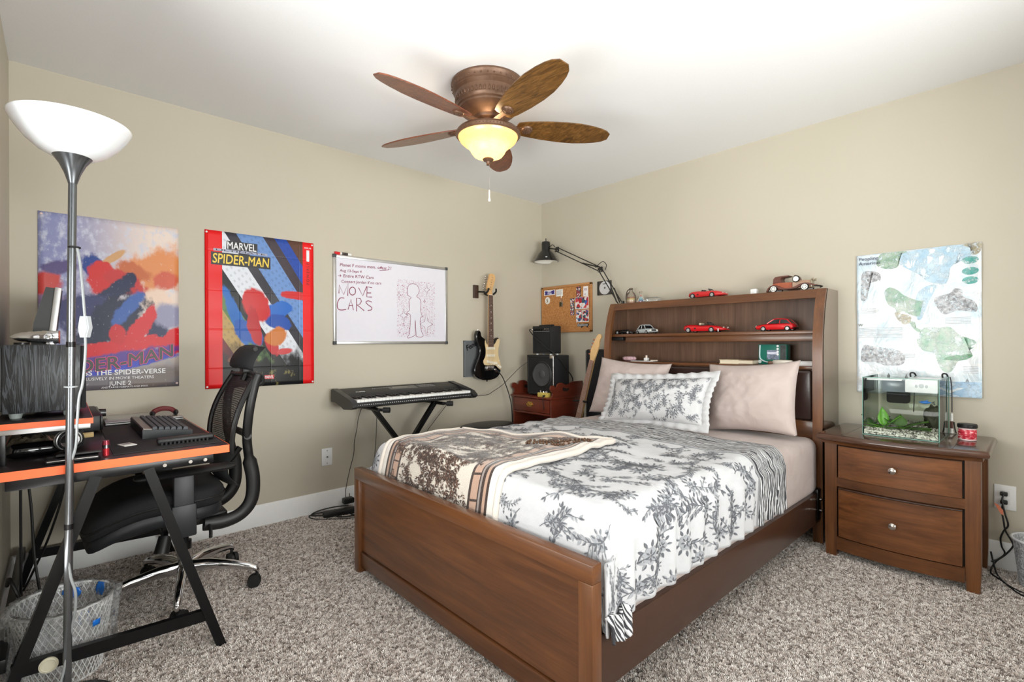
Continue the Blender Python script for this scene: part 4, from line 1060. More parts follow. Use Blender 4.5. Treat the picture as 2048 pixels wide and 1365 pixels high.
def vintage():
    x0, L, yc, z0 = 2.085, .275, -.120, 1.4155; W = .048
    e = thing('vintage_toy_car', 'carved wooden vintage toy car with white-wall spoked wheels on the headboard', 'toy car', (x0 + L / 2, yc, z0), 'toy cars on the headboard')
    b1 = mat((96, 50, 36), .4, name='toy_dark_wood', vary=.12, scale=60); b2 = mat((158, 78, 46), .4, name='toy_orange_wood', vary=.12, scale=60); b3 = mat((176, 140, 116), .4, name='toy_pale_wood', vary=.1, scale=60)
    X = lambda t: x0 + t * L
    Z = lambda h: z0 + h * L * .66
    # tub and bonnet
    part('body', prism([(X(.10), Z(.10)), (X(.10), Z(.26)), (X(.16), Z(.33)), (X(.50), Z(.31)), (X(.52), Z(.10))], 1, yc - W * .72, yc + W * .72, .003), b2, e)
    part('bonnet', loft([[(x, yc - w, z_) for z_ in (Z(.1),)] + [(x, yc - w, Z(h * .8)), (x, yc - w * .5, Z(h)), (x, yc + w * .5, Z(h)), (x, yc + w, Z(h * .8)), (x, yc + w, Z(.1))] for x, w, h in ((X(.52), W * .70, .37), (X(.70), W * .58, .36), (X(.86), W * .48, .34))]), b3, e)
    part('radiator', box(X(.855), X(.885), yc - W * .5, yc + W * .5, Z(.1), Z(.36), .003), mat((170, 160, 140), .3, .6, name='toy_radiator'), e)
    # swooping wings each side
    for s in (-1, 1):
        y0, y1 = sorted((yc + s * W * .74, yc + s * W * 1.12))
        top = [(0, .05), (.04, .17), (.10, .235), (.17, .25), (.24, .225), (.31, .16), (.40, .115), (.52, .115), (.60, .16), (.68, .225), (.76, .25), (.84, .245), (.92, .21), (.98, .155), (.985, .13)]
        low = [(.92, .145), (.85, .19), (.78, .20), (.70, .17), (.62, .10), (.52, .075), (.36, .075), (.28, .10), (.22, .17), (.16, .195), (.10, .18), (.05, .11), (.03, .04)]
        P = [(X(a), Z(b)) for a, b in top + low]
        part('wing', prism(P, 1, y0, y1, .0015), b1, e)
    part('hood_top', prism([(X(.12), Z(.30)), (X(.13), Z(.46)), (X(.17), Z(.525)), (X(.24), Z(.54)), (X(.44), Z(.545)), (X(.47), Z(.525)), (X(.40), Z(.505)), (X(.30), Z(.49)), (X(.28), Z(.44)), (X(.30), Z(.33))], 1, yc - W * .74, yc + W * .74, .002), b1, e)
    part('windscreen', prism([(X(.565), Z(.33)), (X(.545), Z(.53)), (X(.575), Z(.54)), (X(.62), Z(.47)), (X(.64), Z(.36))], 1, yc - W * .62, yc + W * .62, .001), b1, e)
    for t in (.155, .775):
        for s in (-1, 1):
            y = yc + s * W * 1.0
            o = part('wheel', mv(rot(lathe([(.0155, -.006), (.0200, -.006), (.0215, -.003), (.0215, .003), (.0200, .006), (.0155, .006)], 24), PI / 2, 'X'), X(t), y, z0 + .0215), M['rubber'], e)
            part('spoke_disc', cyl((X(t), y - .0065, z0 + .0215), (X(t), y + .0065, z0 + .0215), .0168, None, 24), mat((236, 234, 228), .4, name='toy_whitewall'), o)
            for k in range(7):
                a = k * 2 * PI / 7; part('spoke_hole', cyl((X(t) + .0098 * math.cos(a), y + s * .0060, z0 + .0215 + .0098 * math.sin(a)), (X(t) + .0098 * math.cos(a), y + s * .0070, z0 + .0215 + .0098 * math.sin(a)), .0026, None, 8), M['black'], o)
    y = yc - W * .86
    o = part('spare_wheel', mv(rot(lathe([(.0145, -.005), (.0185, -.005), (.020, -.002), (.020, .002), (.0185, .005), (.0145, .005)], 24), PI / 2, 'X'), X(.60), y, Z(.40)), M['rubber'], e)
    part('spoke_disc', cyl((X(.60), y - .0055, Z(.40)), (X(.60), y + .0055, Z(.40)), .0152, None, 24), mat((236, 234, 228), .4, name='toy_whitewall'), o)
    for s in (-1, 1): part('headlight', jn(cyl((X(.88), yc + s * W * .5, Z(.36)), (X(.92), yc + s * W * .5, Z(.36)), .006, .009, 14)), mat((190, 180, 160), .25, .7, name='toy_radiator2'), e)
    part('bumper', tube([(X(.97), yc - W * 1.1, Z(.12)), (X(1.03), yc - W * .6, Z(.13)), (X(1.04), yc, Z(.13)), (X(1.03), yc + W * .6, Z(.13)), (X(.97), yc + W * 1.1, Z(.12))], .0035, 8), M['black'], e)
    part('step', box(X(-.02), X(.06), yc - W * .8, yc + W * .8, Z(.03), Z(.06), .003), M['black'], e)
vintage()

# ------------------------------------------------------------------ small things on the headboard
def bottle(name, label, prof, c, parts):
    b = thing(name, label, 'bottle', c)
    part('glass', lathe(prof, 24, c), M['bottleglass'], b, 60)
    for nm, pr, m in parts: part(nm, lathe(pr, 24, c, True), m, b, 60)
    return b
t_ = NT('sand_layers'); _z = t_.sep(t_.coord())[2]
sand1 = t_.fin(t_.ramp(t_.math('FRACT', t_.math('MULTIPLY', _z, 19)), [(0, lin((150, 70, 60))), (.3, lin((222, 190, 170))), (.5, lin((236, 220, 205))), (.7, lin((206, 190, 90))), (.9, lin((160, 80, 70)))]), .6)
t_ = NT('sand_layers_blue'); _z = t_.sep(t_.coord())[2]
sand2 = t_.fin(t_.ramp(t_.math('FRACT', t_.math('MULTIPLY', _z, 12)), [(0, lin((214, 90, 70))), (.25, lin((60, 140, 190))), (.5, lin((150, 205, 225))), (.7, lin((214, 86, 60))), (.9, lin((236, 190, 150)))]), .6)
b = bottle('sand_bottle', 'square-shouldered glass bottle of layered sand with a leather loop', [(0, 0), (.036, 0), (.038, .004), (.038, .062), (.030, .082), (.014, .096), (.012, .110), (.015, .112), (.015, .120), (0, .120)], (1.072, -.115, 1.4155), [('sand', [(.0, .003), (.0345, .003), (.0345, .052), (.0, .054)], sand1), ('stopper', [(0, .108), (.010, .108), (.012, .124), (0, .126)], mat((96, 70, 50), .7, name='cork_stopper'))])
part('loop', tube([(1.06, -.115, 1.53), (1.043, -.12, 1.52), (1.033, -.122, 1.49), (1.030, -.122, 1.46), (1.036, -.122, 1.452), (1.042, -.122, 1.47)], .004, 8), mat((70, 48, 34), .6, name='leather_loop'), b)
bottle('sand_bottle', 'round glass flask of blue and orange layered sand on the headboard', [(0, 0), (.028, 0), (.032, .006), (.030, .022), (.018, .046), (.010, .064), (.011, .086), (.014, .088)], (1.160, -.115, 1.4155), [('sand', [(.0, .003), (.0275, .003), (.029, .008), (.027, .022), (.0165, .044), (.009, .060), (0, .062)], sand2)])
b = thing('acrylic_case', 'small clear display case lying on the headboard', 'display case', (1.262, -.115, 1.4155))
part('case', box(1.206, 1.316, -.145, -.085, 1.4155, 1.452, .003), M['acrylic'], b); part('insert', box(1.212, 1.31, -.138, -.092, 1.418, 1.432, .002), mat((226, 224, 216), .5, name='pale_card'), b)
b = thing('charger_cube', 'small white charger cube on the headboard next to the wooden car', 'charger', (1.995, -.12, 1.4155))
part('body', box(1.975, 2.015, -.14, -.10, 1.4155, 1.452, .008, 4), mat((240, 240, 240), .25, name='white_plastic', vary=.01), b); part('port', box(1.974, 1.976, -.126, -.114, 1.428, 1.436), mat((150, 150, 150), .4, name='grey_port'), b)
SZ = .9765
b = thing('glass_dish', 'pink cut-glass dish at the left of the lower shelf', 'dish', (1.112, -.2, SZ))
rings = [[(1.112 + r * (1 + .05 * math.cos(k * 9 * 2 * PI / 72)) * math.cos(k * 2 * PI / 72), -.2 + r * .7 * (1 + .05 * math.cos(k * 9 * 2 * PI / 72)) * math.sin(k * 2 * PI / 72), SZ + z) for k in range(72)] for r, z in ((.036, 0), (.05, .006), (.056, .016), (.052, .028), (.044, .032), (.038, .026), (.034, .014))]
part('bowl', loft(rings), mat((196, 160, 168), .1, name='pink_glass', coat=.8, vary=.12, scale=90), b)
b = thing('nail_polish', 'tiny white bottle on the lower shelf', 'bottle', (1.259, -.2, SZ))
part('bottle', box(1.244, 1.274, -.215, -.185, SZ, SZ + .026, .004), mat((232, 230, 228), .2, name='white_glaze'), b); part('cap', cyl((1.259, -.2, SZ + .026), (1.259, -.2, SZ + .044), .008, .007), mat((214, 196, 186), .3, name='pale_cap'), b)
b = thing('paper_slip', 'white paper slip with a rolled tube on the lower shelf', 'paper', (1.28, -.24, SZ))
part('slip', box(1.165, 1.345, -.262, -.225, SZ, SZ + .004), mat((226, 224, 222), .7, name='white_paper'), b); part('tube', cyl((1.325, -.25, SZ + .008), (1.378, -.245, SZ + .008), .005), mat((190, 180, 168), .5, name='beige_tube'), b)
b = thing('book', 'closed cream book lying flat on the lower shelf', 'book', (1.935, -.21, SZ))
part('pages', box(1.836, 2.038, -.262, -.142, SZ + .003, SZ + .023), mat((226, 214, 190), .8, name='book_pages', vary=.06, scale=400), b)
for z in (SZ, SZ + .023): part('cover', box(1.832, 1.955, -.266, -.14, z, z + .003), mat((214, 198, 168), .5, name='cream_cover'), b); part('cover_back', box(1.955, 2.042, -.266, -.14, z, z + .003), mat((120, 92, 70), .5, name='brown_cover'), b)
def toy_box():
    b = thing('toy_box', 'green windowed toy box with a picture panel on the lower shelf', 'box', (2.12, -.15, SZ))
    part('carton', box(2.040, 2.200, -.175, -.105, SZ, SZ + .122, .001), mat((16, 108, 92), .4, name='green_card', vary=.08), b)
    part('picture_panel', box(2.090, 2.158, -.1765, -.175, SZ + .03, SZ + .088), mat((110, 120, 140), .35, name='grey_picture', vary=.6, scale=70), b)
    part('picture_strip', box(2.092, 2.156, -.1772, -.1765, SZ + .062, SZ + .076), mat((206, 208, 224), .35, name='pale_picture', vary=.2, scale=120), b)
    part('side_print', box(2.166, 2.198, -.1765, -.175, SZ + .004, SZ + .118), mat((38, 44, 42), .4, name='dark_print', vary=.6, scale=60), b)
    for i in range(4): part('print_dot', cyl((2.152, -.1775, SZ + .112 - i * .017), (2.152, -.175, SZ + .112 - i * .017), .0065, None, 12), M['white'], b)
    part('print_curve', tube([(2.050, -.1765, SZ + .118), (2.048, -.1765, SZ + .05), (2.058, -.1765, SZ + .028), (2.09, -.1765, SZ + .014), (2.13, -.1765, SZ + .013)], .004, 6), mat((196, 214, 216), .4, name='pale_print'), b)
    part('print_disc', cyl((2.048, -.178, SZ + .016), (2.048, -.175, SZ + .016), .010, None, 18), mat((206, 212, 212), .4, name='pale_disc'), b)
toy_box()
b = thing('soap_tray', 'pale oval lidded dish in front of the green box', 'dish', (2.20, -.235, SZ))
part('dish', loft([[(2.20 + r * math.cos(k * 2 * PI / 32), -.235 + r * .48 * math.sin(k * 2 * PI / 32), SZ + z) for k in range(32)] for r, z in ((.044, 0), (.055, .004), (.058, .018), (.058, .022), (.05, .028), (.02, .031))]), mat((206, 198, 186), .4, name='pale_ceramic'), b)
part('pebble', ball((2.135, -.245, SZ + .012), (.016, .012, .012), 14, 9), mat((110, 82, 66), .6, name='brown_pebble'), b)
b = thing('white_carton', 'small white carton at the right end of the lower shelf', 'box', (2.334, -.25, SZ))
part('carton', box(2.300, 2.366, -.275, -.225, SZ, SZ + .026, .002), mat((232, 230, 230), .5, name='white_card'), b); part('flap', box(2.300, 2.366, -.2765, -.275, SZ + .020, SZ + .026), mat((214, 212, 212), .5, name='white_flap'), b)

# ------------------------------------------------------------------ black architect lamp clamped to the headboard
def arm_lamp():
    Y = -.10
    l = thing('desk_lamp', 'black spring-arm lamp clamped to the left end of the headboard', 'lamp', (.985, Y, 1.4155))
    m = mat((20, 18, 17), .3, name='lamp_black', coat=.3)
    part('clamp', jn(box(.965, 1.005, Y - .03, Y + .03, 1.4155, 1.425, .003), cyl((.985, Y, 1.425), (.985, Y, 1.445), .012), box(.95, .965, Y - .02, Y + .02, 1.36, 1.425, .003)), m, l)
    A, B, H = Vector((.955, Y, 1.435)), Vector((.765, Y, 1.72)), Vector((.285, Y, 1.955))
    u = (B - A).normalized(); n1 = Vector((u.z, 0, -u.x)) * -1
    w = (H - B).normalized(); n2 = Vector((w.z, 0, -w.x)) * -1
    for nm, P, Q, n in (('lower_arm', A, B, n1), ('upper_arm', B, H, n2)):
        for s in (-1, 1): part(nm, tube([P + n * s * .017, Q + n * s * .017], .0045, 8, False), m, l)
    for s in (-.02, 0.02):
        part('spring', tube([A + n1 * .01 + Vector((0, s, 0)) + u * .01, A + u * .14 + Vector((0, s, 0)) + n1 * -.012], .006, 8, False), m, l)
    part('spring', tube([B + w * .03 - n2 * .012, B + w * .20 + n2 * .014], .006, 8, False), m, l)
    for P in (B, H): part('joint', jn(box(P.x - .022, P.x + .022, Y - .008, Y + .008, P.z - .022, P.z + .022, .004)), m, l)
    for dx, dz in ((-.013, .016), (.012, -.014), (-.012, -.012)):
        for P in (B, H): part('rivet', cyl((P.x + dx, Y - .010, P.z + dz), (P.x + dx, Y - .007, P.z + dz), .004, None, 10), M['nickel'], l)
    part('cable', tube([H + Vector((-.02, 0, .02)), H + Vector((-.05, 0, .05)), H + Vector((-.08, 0, .04)), H + Vector((-.12, 0, .035))], .0035, 8), m, l)
    part('cable', tube([B + Vector((.05, 0, -.01)), B + Vector((.062, 0, .03)), B + Vector((.03, 0, .062)), B + Vector((-.01, 0, .048)), B + Vector((-.05, 0, .02))], .003, 8), m, l)
    c = Vector((.150, Y, 1.86))
    sh = part('shade', lathe([(.112, 0.0), (.110, .004), (.066, .078), (.044, .100), (.040, .110), (.040, .165), (.036, .182), (.02, .188), (0, .189)], 36, c), m, l); 
    part('shade_inside', lathe([(.109, 0.001), (.064, .076), (.042, .098), (0, .10)], 36, c), mat((225, 222, 214), .6, name='lamp_white'), sh)
    part('switch', cyl(c + Vector((0, 0, .188)), c + Vector((0, 0, .215)), .004), M['black'], sh)
    part('bracket', bar([c + Vector((.04, 0, .12)), H], .008, .012), m, l)
    part('sticker', box(.205, .232, Y - .072, Y - .070, 1.885, 1.893), M['white'], sh)
arm_lamp()

# ------------------------------------------------------------------ corner table with amplifiers
def corner_table():
    x0, x1, y0, y1, zt = .035, .506, -.417, -.02, .662
    t = thing('side_table', 'reddish mahogany side table with one drawer and scalloped gallery sides in the corner', 'table', (.27, -.22, 0))
    part('top', box(x0 - .012, x1 + .006, y0 - .012, y1, zt - .018, zt, .004), M['mahog'], t)
    for x in (x0, x1 - .02): part('side', box(x, x + .02, y0 + .002, y1, 0, zt - .018, .002), M['mahog_y'], t)
    part('back', box(x0 + .02, x1 - .02, y1 - .015, y1, .05, zt - .018), M['mahog'], t)
    part('lower_shelf', box(x0 + .02, x1 - .02, y0 + .01, y1 - .015, .16, .18, .002), M['mahog'], t)
    part('drawer_rail', box(x0 + .02, x1 - .02, y0 + .002, y0 + .022, .508, .524, .002), M['mahog'], t)
    part('drawer_bottom', box(x0 + .02, x1 - .02, y0 + .03, y1 - .015, .51, .52), M['mahog'], t)
    d = part('drawer', box(x0 + .024, x1 - .024, y0 - .004, y0 + .02, .528, .640, .005), M['mahog'], t)
    c = (.258, y0 - .006, .592)
    pl = []
    for k in range(24):
        a = k * 2 * PI / 24; r = 1 + .16 * math.cos(6 * a); pl.append((c[0] + .040 * r * math.cos(a), c[2] + .022 * r * math.sin(a)))
    hp = part('handle_plate', prism(pl, 1, y0 - .0065, y0 - .004, .0008), M['brass'], d, label='pierced brass plate')
    part('bail', tube([(c[0] - .028, y0 - .008, c[2] + .004), (c[0] - .026, y0 - .016, c[2] - .010), (c[0], y0 - .018, c[2] - .016), (c[0] + .026, y0 - .016, c[2] - .010), (c[0] + .028, y0 - .008, c[2] + .004)], .0025, 8), M['brass'], hp)
    # scalloped gallery
    S = [(-.418, .662), (-.402, .688), (-.404, .705), (-.428, .725), (-.428, .748), (-.412, .763), (-.390, .762), (-.372, .748), (-.352, .750), (-.342, .768), (-.318, .780), (-.285, .779), (-.250, .765), (-.20, .762), (-.165, .780), (-.11, .784), (-.02, .784), (-.02, .662)]
    S2 = [(p.x, p.y) for p in catmull([(a, b, 0) for a, b in S[:-1]], 4)] + [(-.02, .662)]
    hole = []
    for x in (x0 - .004, x1 - .014):
        g = part('gallery_side', prism(S2, 0, x, x + .016, .002), M['mahog_y'], t)
        hx = x - .0006; hm = mat((26, 12, 8), .8, name='hand_hole')
        hp_ = [(-.285, .735), (-.270, .742), (-.250, .734), (-.225, .728), (-.205, .734), (-.198, .728), (-.206, .714), (-.225, .708), (-.262, .708), (-.280, .716)]
        part('hand_hole', prism(hp_, 0, hx, hx + .0172), hm, g)
    part('gallery_back', box(x0, x1, y1 - .014, y1, zt, .74, .003), M['mahog'], t)
corner_table()
def grille_cloth():
    t = NT('grille_cloth'); co = t.coord(); s = t.sep(co)
    w = t.math('MULTIPLY', t.math('SINE', t.math('MULTIPLY', s[0], 2600)), t.math('SINE', t.math('MULTIPLY', s[2], 2600)))
    t.bump(w, .3, .002)
    return t.fin(t.ramp(w, [(.3, lin((20, 20, 22))), (.7, lin((34, 34, 36)))]), .8)
M['cloth'] = grille_cloth()
M['tolex'] = mat((30, 30, 32), .55, name='black_tolex', scale=260, vary=.25, bump=.4)
def amp_big():
    x0, x1, y0, y1, z0, z1 = .160, .474, -.358, -.155, .672, 1.012
    a = thing('guitar_amplifier', 'larger black combo amplifier with a round speaker standing on the mahogany table', 'amplifier', (.317, -.26, .6625))
    part('cabinet', box(x0, x1, y0 + .012, y1, z0, z1, .010, 3), M['tolex'], a)
    part('front_rim', jn(box(x0, x1, y0, y0 + .02, z1 - .018, z1, .004), box(x0, x1, y0, y0 + .02, z0, z0 + .018, .004), box(x0, x0 + .018, y0, y0 + .02, z0, z1, .004), box(x1 - .018, x1, y0, y0 + .02, z0, z1, .004)), M['tolex'], a)
    part('grille', box(x0 + .016, x1 - .016, y0 + .006, y0 + .016, z0 + .016, z1 - .016), M['cloth'], a)
    c = ((x0 + x1) / 2 + .018, y0 + .006, z0 + .175)
    sp = lathe([(.112, 0), (.108, .006), (.100, .0065), (.096, .0045), (.07, .002), (.036, .0006), (.032, .004), (.015, .008), (0, .009)], 40); rot(sp, PI / 2, 'X'); 
    part('speaker_cone', mv(sp, *c), mat((70, 70, 73), .5, name='speaker_cone'), a, label='round dark speaker cone')
    part('speaker_ring', mv(torus((0, 0, 0), .104, .006, 'Y', 40), c[0], c[1] - .004, c[2]), M['black'], a)
    part('piping', tube([(x1 - .002, y0 + .001, z0 + .01), (x1 - .002, y0 + .001, z1 - .01)], .0022, 6, False), M['nickel'], a)
    for x in (x0 + .02, x1 - .02):
        for y in (y0 + .03, y1 - .03): part('foot', cyl((x, y, .6625), (x, y, z0 + .002), .012, .014, 14), M['rubber'], a)
    part('corner_guard', box(x1 - .045, x1 + .001, y0 - .001, y0 + .03, z1 - .03, z1 + .001, .004), M['nickel'], a)
amp_big()
def amp_small():
    x0, x1, y0, y1, z0, z1 = .210, .430, -.338, -.208, 1.024, 1.262
    a = thing('guitar_amplifier', 'smaller black practice amplifier with a knob panel on top of the larger amplifier', 'amplifier', (.32, -.27, 1.0125))
    part('cabinet', box(x0, x1, y0 + .012, y1, z0, z1, .010, 3), M['tolex'], a)
    part('front_rim', jn(box(x0, x1, y0, y0 + .02, z1 - .012, z1, .004), box(x0, x1, y0, y0 + .02, z0, z0 + .014, .004), box(x0, x0 + .012, y0, y0 + .02, z0, z1, .004), box(x1 - .012, x1, y0, y0 + .02, z0, z1, .004)), M['tolex'], a)
    part('grille', box(x0 + .010, x1 - .010, y0 + .004, y0 + .016, z0 + .012, z1 - .05), M['cloth'], a)
    p = part('control_panel', box(x0 + .010, x1 - .010, y0 + .002, y0 + .016, z1 - .05, z1 - .012), M['black'], a)
    for i, x in enumerate((.235, .262, .289, .316)):
        part('knob', cyl((x, y0 + .002, z1 - .033), (x, y0 - .010, z1 - .033), .009, .008, 16), M['blackm'], p)
    for x in (.358, .376, .40): part('switch', cyl((x, y0 + .002, z1 - .028), (x, y0 - .005, z1 - .028), .004, None, 10), M['nickel'], p)
    part('panel_print', box(.222, .41, y0 + .0012, y0 + .002, z1 - .0475, z1 - .0460), mat((200, 200, 200), .4, name='panel_print'), p)
    part('jack', cyl((.222, y0 + .002, z1 - .036), (.212, y0 - .016, z1 - .03), .007, None, 12), M['nickel'], p)
    part('handle', box(x0 + .03, x1 - .03, -.29, -.26, z1, z1 + .012, .005), M['black'], a)
    for x in (x0 + .03, x1 - .03):
        for y in (y0 + .03, y1 - .02): part('foot', cyl((x, y, 1.0125), (x, y, z0 + .002), .011, .012, 14), M['white'], a)
amp_small()
one('amplifier_cable', jn(tube([(.212, -.355, 1.234), (.205, -.37, 1.225), (.26, -.365, 1.17), (.33, -.362, 1.12), (.41, -.362, 1.07), (.46, -.35, 1.035), (.485, -.30, .98), (.488, -.22, .90), (.49, -.165, .85), (.489, -.13, .80), (.44, -.09, .74)], .0045, 8)), M['black'], 'black cable running down over both amplifiers', 'cable', (.44, -.09, .735))
def pedal():
    p = thing('effects_pedal', 'small yellow effects pedal at the front of the mahogany table', 'pedal', (.4, -.385, .6625))
    part('case', box(.345, .455, -.418, -.368, .6625, .698, .003), mat((214, 190, 96), .35, name='yellow_metal'), p)
    for x in (.358, .43): part('switch', jn(cyl((x, -.392, .698), (x, -.392, .706), .007, None, 12), cyl((x, -.392, .706), (x, -.392, .714), .005, None, 12)), M['nickel'], p)
    for x in (.385, .405): part('knob', cyl((x, -.385, .698), (x, -.385, .708), .006, .005, 12), M['nickel'], p)
    part('jack', cyl((.43, -.418, .676), (.43, -.438, .674), .007, None, 12), M['black'], p)
    part('lead', tube([(.43, -.436, .674), (.432, -.444, .65), (.436, -.440, .60), (.438, -.436, .56)], .003, 8), M['black'], p)
pedal()
# ------------------------------------------------------------------ cork board and pinned things
def corkboard():
    x0, x1, z0, z1 = .012, .608, 1.210, 1.640
    b = thing('cork_board', 'wood-framed cork notice board on the back wall beside the corner', 'notice board', (.31, -.01, z0))
    t = NT('cork'); co = t.coord(); v = t.voro(co, 160); n = t.noise(co, 90, 4)
    c = t.ramp(n, [(.3, lin((158, 104, 56))), (.5, lin((184, 126, 72))), (.7, lin((202, 146, 92)))])
    t.bump(v, .3, .002)
    part('cork', box(x0 + .015, x1 - .015, -.012, -.001, z0 + .015, z1 - .015), t.fin(c, .9), b)
    fm = wood('cork_frame', (170, 112, 60), (204, 148, 92), 0, .45, .1)
    for bb in ((x0, x1, z1 - .02, z1), (x0, x1, z0, z0 + .02), (x0, x0 + .02, z0, z1), (x1 - .02, x1, z0, z1)):
        part('frame_rail', box(bb[0], bb[1], -.02, -.001, bb[2], bb[3], .003), fm, b)
corkboard()
def slip(name, label, cat, x0, x1, z0, z1, m, tilt=0, th=.0012, group=None, loc_y=-.0128):
    bm = box(x0, x1, loc_y - th, loc_y, z0, z1)
    rot(bm, math.radians(tilt), 'Y', ((x0 + x1) / 2, loc_y, (z0 + z1) / 2))
    return one(name, bm, m, label, cat, ((x0 + x1) / 2, loc_y, z0), group)
def blotch(name, cols, sc):
    t = NT(name); v = t.voro(t.coord(), sc, 'F1', 1); n = len(cols)
    return t.fin(t.ramp(t.sep(v)[0], [(i / n, lin(c)) for i, c in enumerate(cols)], 'CONSTANT'), .3, coat=.3)
e = thing('sticker', 'white-edged purple sticker at the top left of the cork board', 'sticker', (.113, -.013, 1.562))
part('paper', box(.043, .183, -.0142, -.0128, 1.562, 1.610), mat((232, 230, 232), .4, name='sticker_white'), e)
part('print', prism([(.050, 1.575), (.058, 1.585), (.050, 1.598), (.066, 1.604), (.10, 1.596), (.14, 1.600), (.170, 1.607), (.176, 1.596), (.170, 1.586), (.177, 1.574), (.16, 1.568), (.13, 1.572), (.10, 1.568), (.062, 1.566)], 1, -.0147, -.0142), mat((48, 40, 128), .35, name='purple_ink', vary=.25, scale=120), e)
part('print_light', jn(prism([(.088, 1.594), (.13, 1.597), (.135, 1.590), (.09, 1.587)], 1, -.0150, -.0147), prism([(.085, 1.582), (.14, 1.583), (.14, 1.576), (.088, 1.573)], 1, -.0150, -.0147)), mat((214, 210, 232), .35, name='lilac_ink'), e)
e = thing('note_card', 'small white note card pinned near the top of the cork board', 'card', (.236, -.013, 1.543))
part('card', box(.195, .278, -.0142, -.0128, 1.543, 1.607), mat((232, 230, 224), .6, name='card_white'), e)
for i in range(4): part('written_line', box(.203, .262 - .004 * (i % 2), -.0146, -.0142, 1.590 - i * .010, 1.593 - i * .010), mat((130, 140, 165), .6, name='ink_blue'), e)
e = thing('badge', 'round white badge with a dark 5 below the purple sticker', 'badge', (.086, -.013, 1.479))
part('disc', prism([(.0865 + .032 * math.cos(k * PI / 14), 1.5135 + .034 * math.sin(k * PI / 14)) for k in range(28)], 1, -.0150, -.0128), mat((238, 234, 228), .35, name='badge_white'), e)
part('digit', wtext('5', .048, (.072, -.0155, 1.497), 'B', bold=.02), mat((120, 108, 76), .4, name='badge_ink'), e)
e = thing('keys', 'bunch of keys on a ring hanging from the note card', 'keys', (.262, -.016, 1.44))
part('pin', ball((.261, -.017, 1.549), .006, 12, 8), M['white'], e); part('chain', tube([(.261, -.016, 1.546), (.258, -.016, 1.525), (.262, -.016, 1.51)], .0025, 6), M['nickel'], e)
part('ring', torus((.262, -.017, 1.498), .012, .0016, 'Y', 24), M['nickel'], e)
for k, (dx, dz, c) in enumerate(((-.016, -.012, (70, 76, 52)), (-.004, -.018, (52, 60, 44)), (.010, -.016, (150, 146, 138)), (.003, -.02, (90, 86, 70)))):
    b = jn(ball((.262 + dx, -.017 - k * .0015, 1.488 + dz * .6), (.010, .0016, .010), 12, 8), box(.262 + dx * 1.2 - .0035, .262 + dx * 1.2 + .0035, -.018 - k * .0015, -.0165 - k * .0015, 1.444 + (k % 2) * .006, 1.482 + dz * .6))
    part('key', b, mat(c, .35, .5, name='key_%d' % k), e)
ph = [(36, 40, 58), (206, 60, 70), (232, 214, 206), (48, 84, 100), (180, 30, 46), (236, 236, 240), (60, 96, 170)]
slip('photo', 'small dark red photo card at the top right of the cork board', 'photo', .436, .486, 1.522, 1.612, blotch('photo_a', [(40, 30, 40), (150, 60, 70), (210, 190, 190), (60, 60, 90)], 60), 0)
e = thing('ticket', 'narrow white ticket at the top right corner of the cork board', 'ticket', (.541, -.013, 1.522))
part('paper', box(.515, .568, -.0142, -.0128, 1.522, 1.609), mat((238, 234, 232), .5, name='ticket_white'), e); part('print', box(.524, .556, -.0146, -.0142, 1.572, 1.592), mat((200, 178, 190), .5, name='ticket_print', vary=.3, scale=150), e); part('print', box(.526, .545, -.0146, -.0142, 1.530, 1.548), mat((196, 190, 200), .5, name='ticket_print2', vary=.3, scale=150), e)
def photo_strip():
    e = thing('photo_strip', 'narrow strip of four small photos pinned left of the larger photos', 'photo', (.388, -.013, 1.36))
    for i in range(4): part('frame_print', box(.366, .412, -.0142, -.0128, 1.4775 - i * .0385, 1.5125 - i * .0385), blotch('strip_%d' % i, [(40, 46, 66), (150, 80, 96), (222, 214, 210), (70, 96, 110)], 75), e)
photo_strip()
def photo(label, x0, x1, z0, z1, k, sc):
    e = thing('photo', label, 'photo', ((x0 + x1) / 2, -.013, z0))
    part('border', box(x0, x1, -.0140, -.0128, z0, z1), mat((240, 236, 238), .4, name='photo_white'), e)
    part('image', box(x0 + .003, x1 - .003, -.0144, -.0140, z0 + .006, z1 - .002), blotch('photo_%d' % k, ph[k % 3:] + ph[:k % 3], sc), e)
photo('wide red and blue group photo on the right of the cork board', .424, .574, 1.414, 1.519, 1, 34)
photo('left one of two upright photos low on the cork board', .432, .501, 1.299, 1.404, 2, 52)
photo('right one of two upright photos low on the cork board', .506, .575, 1.299, 1.404, 3, 55)
e = thing('logo_sticker', 'black script logo sticker at the bottom right of the cork board', 'sticker', (.507, -.013, 1.245))
part('backing', prism([(.440, 1.268), (.450, 1.284), (.470, 1.287), (.50, 1.282), (.54, 1.285), (.574, 1.284), (.576, 1.272), (.566, 1.256), (.556, 1.247), (.545, 1.262), (.51, 1.258), (.494, 1.246), (.482, 1.260), (.455, 1.258)], 1, -.0142, -.0128), M['black'], e)
part('lettering', wtext('Epiphone', .031, (.446, -.0148, 1.2635), 'B', shear=.25, bold=.012), mat((206, 206, 208), .4, name='silver_ink'), e)
